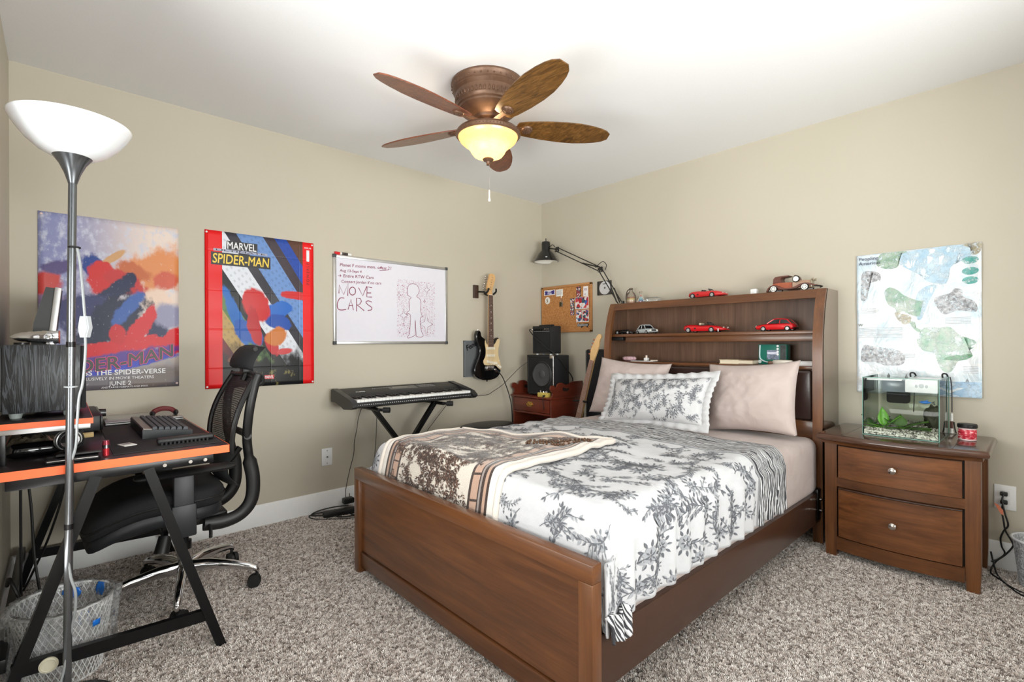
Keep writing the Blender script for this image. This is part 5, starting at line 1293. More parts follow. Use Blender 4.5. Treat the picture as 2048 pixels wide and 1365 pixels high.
def cd_case():
    x0, x1, z0, z1 = .664, .808, 1.518, 1.637
    e = thing('disc_case', 'clear disc case with a silver disc fixed to the back wall', 'disc case', ((x0 + x1) / 2, -.005, z0))
    part('tray', box(x0, x1, -.008, -.001, z0, z1, .001), mat((66, 62, 58), .25, name='case_tray'), e)
    part('hinge', box(x0, x0 + .012, -.010, -.001, z0, z1, .001), M['black'], e)
    c = ((x0 + x1) / 2 + .006, -.0085, (z0 + z1) / 2)
    part('disc', cyl((c[0], -.0095, c[2]), (c[0], -.008, c[2]), .056, None, 48), mat((214, 214, 216), .25, .2, name='silver_disc'), e)
    part('disc_print', jn(cyl((c[0], -.0099, c[2]), (c[0], -.0095, c[2]), .009, None, 20), box(c[0] - .02, c[0] + .02, -.0099, -.0095, c[2] + .03, c[2] + .037)), mat((90, 88, 88), .4, name='disc_ink'), e)
cd_case()

# ------------------------------------------------------------------ electric guitar hanging on the left wall
GB = [(-0.8387, 1.2218), (-0.8573, 1.2143), (-0.8694, 1.1851), (-0.8669, 1.1489), (-0.8533, 1.1127), (-0.8349, 1.0762), (-0.8333, 1.0397), (-0.8466, 0.9963), (-0.868, 0.9534), (-0.8847, 0.9177), (-0.8895, 0.8818), (-0.8778, 0.8488), (-0.8457, 0.8254), (-0.7991, 0.8106), (-0.7421, 0.8054), (-0.684, 0.8098), (-0.6396, 0.8262), (-0.6096, 0.855), (-0.6003, 0.8924), (-0.6081, 0.9305), (-0.6218, 0.9762), (-0.6325, 1.0216), (-0.6333, 1.0593), (-0.6231, 1.0969), (-0.6149, 1.127), (-0.6187, 1.1534), (-0.6376, 1.1631), (-0.6574, 1.1495), (-0.6724, 1.1196), (-0.692, 1.1047), (-0.7499, 1.105), (-0.7669, 1.1419), (-0.7876, 1.1602), (-0.8064, 1.1711), (-0.8138, 1.1893), (-0.8202, 1.2111)]
GG = [(-0.7764, 1.1418), (-0.7576, 1.105), (-0.692, 1.1032), (-0.6675, 1.1158), (-0.6476, 1.1458), (-0.6277, 1.1534), (-0.6169, 1.1346), (-0.6251, 1.0969), (-0.6363, 1.0556), (-0.6355, 1.0179), (-0.6238, 0.9762), (-0.6101, 0.9306), (-0.6043, 0.9001), (-0.6144, 0.8892), (-0.6441, 0.9091), (-0.6735, 0.9289), (-0.7747, 0.9322), (-0.7936, 0.9438), (-0.8001, 0.966), (-0.7839, 0.9949), (-0.7742, 1.0241), (-0.7739, 1.0683), (-0.7832, 1.1124)]
GH = [(-0.7427, 1.5228), (-0.6992, 1.5255), (-0.6991, 1.5516), (-0.6892, 1.5784), (-0.6673, 1.6436), (-0.6641, 1.6813), (-0.6836, 1.702), (-0.7224, 1.6984), (-0.7293, 1.6756), (-0.7469, 1.6149), (-0.7567, 1.5735), (-0.7425, 1.5487)]
def guitar():
    g = thing('electric_guitar', 'black electric guitar with a cream pickguard hanging on the left wall', 'guitar', (.07, -.74, .80))
    mp = mat((214, 170, 116), .35, name='maple', vary=.06, scale=30); rw = mat((86, 54, 44), .45, name='rosewood', vary=.15, scale=80); cr = mat((222, 196, 152), .3, name='cream_plastic'); ivory = mat((236, 226, 206), .3, name='ivory_plastic')
    bs = [(p.x, p.y) for p in catmull([(a, b, 0) for a, b in GB], 4, True)]
    part('body', prism(bs, 0, .050, .092, .010, 3), M['blackgloss'], g, 50)
    gs = [(p.x, p.y) for p in catmull([(a, b, 0) for a, b in GG], 3, True)]
    pg = part('pickguard', prism(gs, 0, .092, .0945, .0006), cr, g, 50)
    part('neck', loft([[(.086, y - w * .8, z), (.091, y - w, z), (.098, y - w, z), (.098, y + w, z), (.091, y + w, z), (.086, y + w * .8, z)] for y, w, z in ((-.722, .0285, 1.085), (-.7208, .0215, 1.524))]), mp, g)
    fb = part('fingerboard', loft([[(.098, y - w, z), (.103, y - w * .98, z), (.103, y + w * .98, z), (.098, y + w, z)] for y, w, z in ((-.722, .0285, 1.085), (-.7208, .0215, 1.520))]), rw, g)
    for k in range(1, 22):
        z = 1.520 - .648 * (1 - 2 ** (-k / 12)) * .945
        if z < 1.09: break
        w = .0215 + (.0285 - .0215) * (1.52 - z) / .435
        part('fret', cyl((.1035, -.7214 - w, z), (.1035, -.7214 + w, z), .0013, None, 6), M['nickel'], fb)
        if k in (3, 5, 7, 9, 12, 15): part('inlay_dot', cyl((.1025, -.7214, z + .012), (.1036, -.7214, z + .012), .0035, None, 10), ivory, fb)
    hs = [(p.x, p.y) for p in catmull([(a, b, 0) for a, b in GH], 4, True)]
    hd = part('headstock', prism(hs, 0, .076, .092, .002), mp, g, 50)
    part('nut', box(.098, .105, -.742, -.700, 1.519, 1.524), ivory, g)
    for i in range(6):
        z = 1.567 + i * .0205; y = -.749 + i * .0050
        tp = part('tuner', jn(cyl((.080, y, z), (.080, y - .028, z + .004), .003, None, 8), ball((.080, y - .034, z + .005), (.005, .009, .007), 12, 8)), M['nickel'], hd)
        part('tuner_post', cyl((.092, y + .024, z), (.100, y + .024, z), .0035, None, 10), M['nickel'], tp)
    for z, tilt in ((1.073, 0), (1.012, 0), (.954, -.018)):
        part('pickup', loft([[(x, -.765, z - .010 + .5 * -tilt), (x, -.765, z + .010 - tilt * .5), (x, -.677, z + .010 + tilt * .5), (x, -.677, z - .010 + tilt * .5)] for x in (.0945, .100)]), ivory, pg)
    br = part('bridge', box(.092, .104, -.772, -.690, .888, .925, .002), M['nickel'], g)
    for i in range(6): part('saddle', box(.104, .109, -.767 + i * .0125, -.757 + i * .0125, .900, .918, .001), M['chrome'], br)
    for y, z in ((-.665, .946), (-.640, .925), (-.622, .912)): part('control_knob', lathe([(0, 0), (.013, 0), (.013, .004), (.010, .013), (0, .014)], 20) if False else mv(rot(lathe([(0, 0), (.013, 0), (.013, .004), (.010, .013), (0, .014)], 20), PI / 2, 'Y'), .0945, y, z), ivory, pg)
    part('selector', cyl((.0945, -.632, .962), (.105, -.630, .966), .003, None, 8), ivory, pg)
    for i in range(6):
        part('string', cyl((.108, -.762 + i * .0125, .905), (.1045, -.7385 + i * .0071, 1.522), .0006, None, 5), M['nickel'], g)
    part('jack_plate', mv(rot(ball((0, 0, 0), (.006, .012, .024), 14, 10), math.radians(50), 'X'), .092, -.660, .884), M['chrome'], g)
    part('strap_button', cyl((.07, -.742, .806), (.07, -.744, .792), .008, .006, 12), M['black'], g)
    part('strap_button', cyl((.07, -.838, 1.219), (.07, -.838, 1.230), .005, None, 12), M['nickel'], g)
guitar()
def hanger():
    h = thing('guitar_hanger', 'black wall hanger with a padded yoke holding the guitar', 'hanger', (.02, -.79, 1.51))
    part('wall_plate', box(.0, .018, -.835, -.785, 1.495, 1.605, .003), wood('hanger_wood', (50, 34, 28), (76, 56, 48), 2), h)
    part('post', cyl((.018, -.785, 1.55), (.075, -.768, 1.545), .007), M['blackm'], h)
    for s, y in ((-1, -.764), (1, -.672)):
        part('yoke_arm', tube([(.070, -.718 + s * .012, 1.520 if s < 0 else 1.522), (.070, y, 1.53), (.085, y, 1.535), (.112, y - s * .002, 1.55), (.118, y - s * .006, 1.575)], .008, 8), M['rubber'], h)
    part('yoke_bridge', tube([(.064, -.764, 1.531), (.060, -.718, 1.525), (.064, -.672, 1.531)], .007, 8), M['blackm'], h)
hanger()
e = thing('acoustic_panel', 'grey speaker grille panel on the wall behind the guitar', 'panel', (.02, -.85, .84))
t_ = NT('grey_weave'); _s = t_.sep(t_.coord()); _w = t_.math('MULTIPLY', t_.math('SINE', t_.math('MULTIPLY', _s[1], 1500)), t_.math('SINE', t_.math('MULTIPLY', _s[2], 1500))); t_.bump(_w, .5, .002)
part('cloth', box(.006, .026, -.936, -.764, .842, 1.132, .002), t_.fin(t_.ramp(_w, [(.3, lin((92, 95, 98))), (.7, lin((140, 143, 146)))]), .8), e)
part('frame', jn(box(0, .029, -.940, -.932, .838, 1.137, .002), box(0, .029, -.768, -.760, .838, 1.137, .002), box(0, .029, -.94, -.76, 1.130, 1.138, .002), box(0, .029, -.94, -.76, .837, .845, .002)), mat((104, 108, 112), .5, name='grey_frame'), e)
part('lettering', tf(text('Fender', .062, .022, .001, shear=.2), Matrix.Translation((.028, -.922, 1.052)) @ LEFTW @ Matrix.Rotation(.42, 4, 'Z')), M['black'], e)
one('guitar_cable', tube([(.10, -.652, .876), (.108, -.636, .862), (.11, -.60, .82), (.11, -.565, .755), (.11, -.525, .66), (.11, -.50, .56), (.10, -.48, .42), (.10, -.47, .20), (.12, -.5, .012), (.2, -.62, .008)], .0042, 8), M['black'], 'black cable falling from the hanging guitar', 'cable', (.2, -.62, .004))

# ------------------------------------------------------------------ second guitar on a stand, black case behind
def bass():
    g = thing('electric_guitar', 'natural-wood guitar with a maple headstock standing beside the headboard', 'guitar', (.72, -.30, .02))
    mp = mat((216, 176, 122), .35, name='maple2', vary=.06); rw = mat((150, 118, 104), .4, name='fretboard_pale', vary=.1, scale=70)
    # neck axis leans
    def P(u, a, d=0): return Vector((.640 + .232 * u + a, -.300 + .03 * u + d, .30 + .86 * u))
    ax = Vector((.232, .03, .86)).normalized(); sx = Vector((ax.z, 0, -ax.x)); dp = Vector((0, -1, 0))
    O = Vector((.655, -.300, .34))
    at = lambda s, a, d: O + ax * s + sx * a + dp * d
    part('neck', loft([[at(s, -w, 0), at(s, -w, .018), at(s, w, .018), at(s, w, 0)] for s, w in ((0, .028), (.665, .020))]), mp, g)
    fb = part('fingerboard', loft([[at(s, -w, .018), at(s, -w, .023), at(s, w, .023), at(s, w, .018)] for s, w in ((0, .028), (.660, .020))]), rw, g)
    for k in range(1, 20):
        s = .66 - .648 * (1 - 2 ** (-k / 12)) * 1.0
        part('fret', tube([at(s, -.024, .0235), at(s, .024, .0235)], .0011, 5, False), M['nickel'], fb)
    out = [(.660, -.020), (.70, -.030), (.745, -.032), (.80, -.020), (.845, -.010), (.872, .004), (.875, .026), (.855, .036), (.825, .028), (.79, .034), (.745, .030), (.70, .024), (.660, .020)]
    out = [(p.x, p.y) for p in catmull([(a, b, 0) for a, b in out], 3)]
    hd = part('headstock', loft([[at(s, a, d) for s, a in out] for d in (.002, .016)]), mp, g)
    for i in range(5): part('tuner', jn(cyl(at(.695 + i * .030, -.026 + i * .003, .008), at(.698 + i * .030, -.042 + i * .003, .008), .003, None, 8), ball(at(.70 + i * .030, -.044 + i * .003, .008), .007, 10, 8)), mat((196, 120, 96), .25, .7, name='copper_peg'), hd)
    body = [(-.42, .0), (-.40, -.12), (-.30, -.16), (-.20, -.125), (-.12, -.13), (-.02, -.15), (.06, -.11), (.03, -.06), (-.02, -.03), (-.02, .03), (.03, .06), (.05, .10), (-.02, .14), (-.12, .12), (-.20, .12), (-.30, .155), (-.40, .12)]
    body = [(p.x, p.y) for p in catmull([(a, b, 0) for a, b in body], 4, True)]
    part('body', loft([[at(s * .78, a * .58, d) for s, a in body] for d in (-.02, .018)]), mat((120, 70, 40), .25, name='guitar_body_brown', coat=.5, vary=.1), g)
    st = thing('guitar_stand', 'black tubular guitar stand between the mahogany table and the bed', 'stand', (.70, -.28, 0))
    m = M['blackm']
    part('upright', tube([(.66, -.25, .16), (.716, -.262, .645)], .010, 10, False), m, st)
    part('neck_rest', jn(tube([(.664, -.33, .646), (.70, -.335, .650), (.716, -.268, .648)], .007, 8), tube([(.716, -.268, .648), (.775, -.33, .648), (.812, -.335, .648)], .008, 8)), M['rubber'], st)
    for a in (-2.4, -.7, .6): part('leg', tube([(.66, -.25, .20), (.66 + .16 * math.cos(a), -.25 + .16 * math.sin(a), .008)], .008, 8, False), m, st)
    part('cradle', tube([(.57, -.36, .05), (.57, -.29, .035), (.66, -.26, .06), (.75, -.29, .035), (.75, -.36, .05)], .008, 8), M['rubber'], st)
bass()
e = thing('instrument_case', 'tall flat black case standing against the wall beside the headboard', 'case', (.78, -.06, 0))
part('shell', box(.61, .945, -.10, -.02, .02, 1.06, .012, 3), mat((32, 34, 38), .6, name='case_black', scale=200, bump=.2), e)
part('piping', tube([(.612, -.101, .03), (.612, -.101, 1.05), (.943, -.101, 1.05)], .003, 6, False), M['black'], e); part('foot', box(.62, .93, -.095, -.025, 0, .02), M['rubber'], e)
def stool():
    c = (.30, -.93, 0); s = thing('stool', 'low black padded stool hidden behind the bed below the guitar', 'stool', c)
    z = .485
    part('cushion', loft([[(c[0] + r * .62 * math.cos(k * 2 * PI / 40), c[1] + r * math.sin(k * 2 * PI / 40), h) for k in range(40)] for r, h in ((.20, z - .055), (.235, z - .045), (.245, z - .022), (.235, z - .006), (.20, z), (.05, z + .003))]), mat((30, 31, 34), .45, name='black_vinyl', scale=140, bump=.1), s, 60)
    part('seat_board', box(c[0] - .10, c[0] + .10, c[1] - .18, c[1] + .18, z - .07, z - .052), M['black'], s)
    for a in (-1, 1):
        part('leg', bar([(c[0] + .12, c[1] + a * .20, .01), (c[0] - .0, c[1] - a * .14, z - .06)], .025, .025), M['blackm'], s)
        part('foot', cyl((c[0] - .17, c[1] + a * .20, .012), (c[0] + .17, c[1] + a * .20, .012), .012, None, 12), M['rubber'], s)
stool()

# ------------------------------------------------------------------ keyboard on a stand
def synth():
    k = thing('keyboard_piano', 'black electric piano keyboard with white keys along the left wall', 'keyboard', (.21, -1.6, .70))
    y0, y1 = -2.055, -1.095
    prof = [(.045, .735), (.045, .806), (.055, .812), (.165, .790), (.205, .768), (.215, .757), (.340, .748), (.352, .742), (.352, .718), (.335, .708), (.235, .700), (.20, .712), (.10, .735)]
    def sect(y): return [(x, y, z) for x, z in prof]
    part('chassis', loft([sect(y0 + .012), sect(y1 - .012)]), mat((30, 30, 32), .42, name='synth_black'), k)
    end = [(.04, .730), (.04, .808), (.06, .817), (.17, .797), (.26, .778), (.335, .760), (.370, .735), (.372, .722), (.345, .705), (.235, .696), (.20, .708), (.10, .731)]
    for a, b in ((y0 - .006, y0 + .030), (y1 - .030, y1 + .012)): part('end_cheek', prism(end, 0, 0, 1) if False else loft([[(x, y, z) for x, z in end] for y in (a, b)]), mat((36, 36, 38), .4, name='synth_cheek'), k)
    nk = 36; ky0, ky1 = y0 + .034, y1 - .034; w = (ky1 - ky0) / nk
    wm = mat((236, 236, 234), .25, name='key_white', vary=.01)
    for i in range(nk):
        part('white_key', box(.215, .345, ky0 + i * w + .0007, ky0 + (i + 1) * w - .0007, .742, .7615, .0012, 1), wm, k)
        if i % 7 in (0, 1, 3, 4, 5) and i < nk - 1:
            yy = ky0 + (i + 1) * w
            part('black_key', loft([[(.212, yy - .0065, z), (.300 - d, yy - .0065 + e_, z), (.300 - d, yy + .0065 - e_, z), (.212, yy + .0065, z)] for z, d, e_ in ((.760, 0, 0), (.772, .008, .001))]), M['black'], k)
    # panel
    def onp(x): # height of sloping panel
        return .812 - (x - .055) * (.022 / .11) if x < .165 else .790 - (x - .165) * (.022 / .04)
    def plate(name, xa, xb, ya, yb, m, h=.0012, par=k):
        return part(name, loft([[(xa, ya, onp(xa)), (xb, ya, onp(xb)), (xb, yb, onp(xb)), (xa, yb, onp(xa))], [(xa, ya, onp(xa) + h), (xb, ya, onp(xb) + h), (xb, yb, onp(xb) + h), (xa, yb, onp(xa) + h)]]), m, par)
    sc_ = plate('display_bezel', .085, .150, -1.68, -1.46, mat((92, 92, 92), .4, name='synth_grey'))
    plate('display', .097, .140, -1.655, -1.53, mat((40, 46, 48), .1, name='lcd', coat=.5), .0022, sc_)
    for i in range(8):
        for j in range(3):
            plate('button', .085 + j * .022, .097 + j * .022, -1.440 + i * .017, -1.428 + i * .017, mat((110, 110, 108), .4, name='synth_button'), .003)
    for i in range(9): plate('button', .10, .108, -1.80 + i * .013, -1.792 + i * .013, mat((120, 120, 118), .4, name='synth_button2'), .003)
    for i in range(60): pass
    dots = [box(.3525, .3535, ky0 + i * (ky1 - ky0) / 60, ky0 + i * (ky1 - ky0) / 60 + .006, .7275, .7315) for i in range(60)]
    o = part('printed_dots', jn(*dots), mat((200, 200, 200), .5, name='dot_print'), k)
    tx = tf(text('ALESIS', .024, .02, .0004), Matrix.Translation((.165, -1.945, .7925)) @ Matrix(((0, -1, 0, 0), (1, 0, 0, 0), (0, 0, 1, 0), (0, 0, 0, 1))) @ Matrix.Rotation(.18, 4, 'X'))
    part('lettering', tx, mat((214, 214, 214), .4, name='synth_white'), k)
    part('music_rest_slot', box(.058, .066, -1.85, -1.25, .809, .8125), M['black'], k)
    # X stand
    s = thing('keyboard_stand', 'black folding X-shaped stand under the piano keyboard', 'stand', (.2, -1.62, 0))
    for a, b in (((-1.872, .690), (-1.36, .022)), ((-1.372, .690), (-1.89, .022))):
        sx = .265 if a[0] < -1.6 else .235
        part('leg_tube', bar([(sx, a[0], a[1]), (sx, b[0], b[1])], .030, .030, (1, 0, 0)), M['blackm'], s)
    for y in (-1.872, -1.372): 
        part('support_arm', tube([(.10, y, .685), (.345, y, .685)], .012, 10, False), M['blackm'], s)
        part('end_cap', cyl((.345, y + .03, .683), (.375, y + .06, .683), .018, None, 14), M['rubber'], s); part('arm_link', tube([(.30, y, .684), (.352, y + .034, .683)], .010, 8, False), M['rubber'], s)
    for y in (-1.36, -1.89):
        part('foot_tube', tube([(.07, y, .014), (.40, y, .014)], .013, 10, False), M['blackm'], s)
    part('pivot', cyl((.215, -1.62, .355), (.285, -1.62, .355), .022, None, 16), M['rubber'], s)
synth()
CAB = [('keyboard_cable', 'thin dark cable hanging below the near end of the piano keyboard', [(.05, -1.845, .735), (.04, -1.845, .675), (.04, -1.87, .60), (.04, -1.882, .524), (.04, -1.90, .44), (.04, -1.905, .357), (.04, -1.935, .25), (.04, -1.962, .13), (.045, -1.965, .08), (.06, -1.967, .066)]),
       ('keyboard_cable', 'thin dark cable hanging straight down behind the stand', [(.05, -1.733, .72), (.04, -1.732, .61), (.04, -1.74, .436), (.04, -1.755, .26), (.04, -1.761, .15), (.06, -1.75, .012)]),
       ('keyboard_cable', 'thin dark cable slanting down from the far end of the keyboard', [(.05, -1.07, .715), (.04, -1.085, .678), (.04, -1.14, .62), (.04, -1.203, .558), (.04, -1.26, .50), (.04, -1.33, .42), (.05, -1.42, .25), (.06, -1.5, .012)]),
       ('audio_cable', 'thin cable strung from the keyboard up to the amplifiers', [(.09, -1.09, .72), (.10, -1.02, .69), (.10, -.90, .684), (.10, -.762, .686), (.10, -.70, .71), (.10, -.60, .755), (.11, -.50, .83), (.12, -.40, .905), (.155, -.31, .965)])]
for nm, lab, pts in CAB: one(nm, tube(pts, .0026, 6), mat((58, 52, 48), .5, name='cable_brown'), lab, 'cable', pts[-1])

FIG_DATA = [(-1.438, 1.468), (-1.46, 1.48), (-1.464, 1.506), (-1.46, 1.539), (-1.445, 1.56), (-1.415, 1.569), (-1.384, 1.562), (-1.368, 1.543), (-1.361, 1.516), (-1.373, 1.488), (-1.384, 1.474), (-1.353, 1.453), (-1.347, 1.412), (-1.35, 1.372), (-1.338, 1.332), (-1.329, 1.324), (-1.346, 1.318), (-1.354, 1.291), (-1.351, 1.25), (-1.343, 1.21), (-1.327, 1.176), (-1.347, 1.165), (-1.386, 1.17), (-1.39, 1.196), (-1.393, 1.236), (-1.397, 1.296), (-1.398, 1.236), (-1.397, 1.196), (-1.405, 1.175), (-1.455, 1.157), (-1.466, 1.165), (-1.447, 1.188), (-1.443, 1.235), (-1.439, 1.288), (-1.439, 1.328), (-1.454, 1.341), (-1.472, 1.333), (-1.465, 1.35), (-1.446, 1.368), (-1.447, 1.407), (-1.449, 1.44), (-1.43, 1.465)]
STROKES_DATA = [[(-1.991, 1.457), (-1.99, 1.515), (-1.958, 1.451), (-1.926, 1.532), (-1.929, 1.444)], [(-1.851, 1.507), (-1.82, 1.451), (-1.789, 1.521)], [(-1.75, 1.514), (-1.787, 1.517), (-1.789, 1.446), (-1.75, 1.447)], [(-1.788, 1.474), (-1.756, 1.476)], [(-1.873, 1.481), (-1.874, 1.47), (-1.879, 1.461), (-1.887, 1.455), (-1.895, 1.452), (-1.903, 1.454), (-1.911, 1.459), (-1.915, 1.468), (-1.917, 1.478), (-1.915, 1.488), (-1.911, 1.498), (-1.903, 1.504), (-1.895, 1.507), (-1.886, 1.505), (-1.879, 1.5), (-1.874, 1.491), (-1.873, 1.481)], [(-1.954, 1.427), (-1.972, 1.428), (-1.987, 1.422), (-2.002, 1.391), (-2.0, 1.356), (-1.978, 1.345), (-1.941, 1.351)], [(-1.928, 1.35), (-1.906, 1.422), (-1.889, 1.349)], [(-1.922, 1.377), (-1.893, 1.382)], [(-1.866, 1.34), (-1.866, 1.432), (-1.839, 1.432), (-1.829, 1.413), (-1.842, 1.391), (-1.863, 1.387), (-1.809, 1.347)], [(-1.752, 1.411), (-1.779, 1.419), (-1.796, 1.407), (-1.776, 1.388), (-1.753, 1.373), (-1.756, 1.356), (-1.783, 1.35)], [(-1.691, 1.641), (-1.655, 1.646), (-1.62, 1.653)], [(-1.516, 1.476), (-1.53, 1.467), (-1.535, 1.442), (-1.539, 1.467), (-1.553, 1.474), (-1.539, 1.482), (-1.534, 1.508), (-1.53, 1.483), (-1.516, 1.476)], [(-1.266, 1.533), (-1.287, 1.519), (-1.294, 1.48), (-1.3, 1.518), (-1.321, 1.529), (-1.3, 1.543), (-1.293, 1.582), (-1.287, 1.544), (-1.266, 1.533)], [(-1.461, 1.327), (-1.487, 1.312), (-1.495, 1.267), (-1.503, 1.312), (-1.528, 1.325), (-1.503, 1.34), (-1.494, 1.385), (-1.487, 1.341), (-1.461, 1.327)], [(-1.239, 1.266), (-1.285, 1.242), (-1.3, 1.169), (-1.313, 1.242), (-1.358, 1.264), (-1.313, 1.287), (-1.299, 1.36), (-1.285, 1.288), (-1.239, 1.266)], [(-1.304, 1.442), (-1.312, 1.437), (-1.314, 1.424), (-1.316, 1.437), (-1.324, 1.441), (-1.316, 1.445), (-1.314, 1.459), (-1.312, 1.446), (-1.304, 1.442)]]

# ------------------------------------------------------------------ whiteboard
def whiteboard():
    y0, y1, z0, z1 = -2.030, -1.103, 1.112, 1.720
    w = thing('whiteboard', 'aluminium-framed whiteboard with red handwriting on the left wall', 'whiteboard', (.01, (y0 + y1) / 2, z0))
    part('panel', box(.001, .010, y0 + .008, y1 - .008, z0 + .008, z1 - .008), mat((226, 224, 234), .15, name='board_white', vary=.01, coat=.4), w)
    for b in ((y0 + .012, y1 - .012, z1 - .020, z1), (y0 + .012, y1 - .012, z0, z0 + .020), (y0, y0 + .020, z0 + .012, z1 - .012), (y1 - .020, y1, z0 + .012, z1 - .012)):
        part('frame_rail', box(.0, .016, *b, .003), M['alu'], w)
    for y in (y0 - .003, y1 - .021):
        for z in (z0 - .003, z1 - .021): part('corner_cap', box(0, .019, y, y + .024, z, z + .024, .004), mat((62, 64, 68), .5, name='cap_grey'), w)
    ink = mat((132, 40, 76), .6, name='red_marker', vary=.12, scale=60); ink2 = mat((176, 110, 136), .6, name='faint_marker')
    def stroke(P, wd, m, name, x=.0104, closed=False):
        V = [Vector((x, a, b)) for a, b in P]; bm = bmesh.new(); rows = []
        for i, p in enumerate(V):
            d = V[min(len(V) - 1, i + 1)] - V[max(0, i - 1)]; n = Vector((0, -d.z, d.y)).normalized() * wd / 2
            rows.append((bm.verts.new(p + n), bm.verts.new(p - n)))
        for a, b in zip(rows, rows[1:]): bm.faces.new((a[0], a[1], b[1], b[0]))
        return bm
    ST = STROKES_DATA
    def pull(pts, k): return [(p.x, p.y) for p in catmull([(a, b, 0) for a, b in pts], k)]
    names = ['M', 'V', 'E', 'E', 'O', 'C', 'A', 'A', 'R', 'S', 'u'] + ['s'] * 5
    big = []; stars = []
    for nm, P in zip(names, ST):
        if nm in 'OCS': P = pull(P, 4)
        if nm == 's': stars.append(stroke(P, .003, ink, 's'))
        else: big.append(stroke(P, .0056 if nm != 'u' else .003, ink, 's'))
    part('lettering', jn(*big), ink, w, label='large red words MOVE CARS')
    fig = pull(FIG_DATA, 3)
    part('drawing', jn(stroke(fig, .0034, ink, 'f'), *stars), ink, w, label='outline drawing of a standing figure among stars')
    # stippled dots round the figure
    def inside(p, poly):
        c = False; j = len(poly) - 1
        for i in range(len(poly)):
            (a, b), (a2, b2) = poly[i], poly[j]
            if (b > p[1]) != (b2 > p[1]) and p[0] < (a2 - a) * (p[1] - b) / (b2 - b) + a: c = not c
            j = i
        return c
    rnd = random.Random(5); V, F_ = [], []
    polys = [fig] + [ST[k] for k in range(11, 16)]
    for _ in range(2600):
        y, z = rnd.uniform(-1.552, -1.218), rnd.uniform(1.166, 1.594)
        if any(inside((y, z), q) for q in polys): continue
        r = rnd.choice((.0011, .0013, .0016, .0016, .0021)) if rnd.random() < .985 else .0042
        b0 = len(V)
        for k in range(5): V.append((.0104, y + r * math.cos(k * 1.257), z + r * math.sin(k * 1.257)))
        F_.append([b0 + k for k in range(5)])
    me = bpy.data.meshes.new('d'); me.from_pydata(V, [], F_); bm = bmesh.new(); bm.from_mesh(me); bpy.data.meshes.remove(me)
    o = part('stipple_dots', bm, ink2, w); o['kind'] = 'stuff'
    for s, y, z, sz, dz in (('Planet F moms mem. one.', -1.985, 1.643, .030, .0), ('Aug 13-Sept 4', -1.985, 1.606, .026, 0), ('\u2192 Entire RTW Cars', -2.0, 1.568, .030, 0), ('Connect Jordan if no cars', -1.975, 1.532, .027, 0)):
        bm = tf(text(s, sz, .012, .0001, shear=.12, space=1.05), Matrix.Translation((.0105, y, z)) @ LEFTW @ Matrix.Rotation(.035, 4, 'Z'))
        part('lettering', bm, ink, w)
    part('lettering', tf(text('Aug 21', .034, 0, .0001, shear=.12), Matrix.Translation((.0105, -1.690, 1.652)) @ LEFTW @ Matrix.Rotation(.035, 4, 'Z')), ink, w)
    m = thing('marker_pen', 'red-capped white marker lying on the top edge of the whiteboard', 'marker', (.012, -1.955, z1))
    z = z1 + .0095
    part('barrel', cyl((.012, -1.985, z), (.012, -1.905, z), .0092, None, 18), mat((232, 230, 226), .35, name='marker_white'), m)
    part('cap', cyl((.012, -2.020, z), (.012, -1.985, z), .0098, None, 18), mat((214, 32, 40), .35, name='marker_red'), m)
    part('label_print', cyl((.012, -1.972, z), (.012, -1.93, z), .0094, None, 18), mat((70, 60, 56), .4, name='marker_print', vary=.6, scale=90), m)
whiteboard()

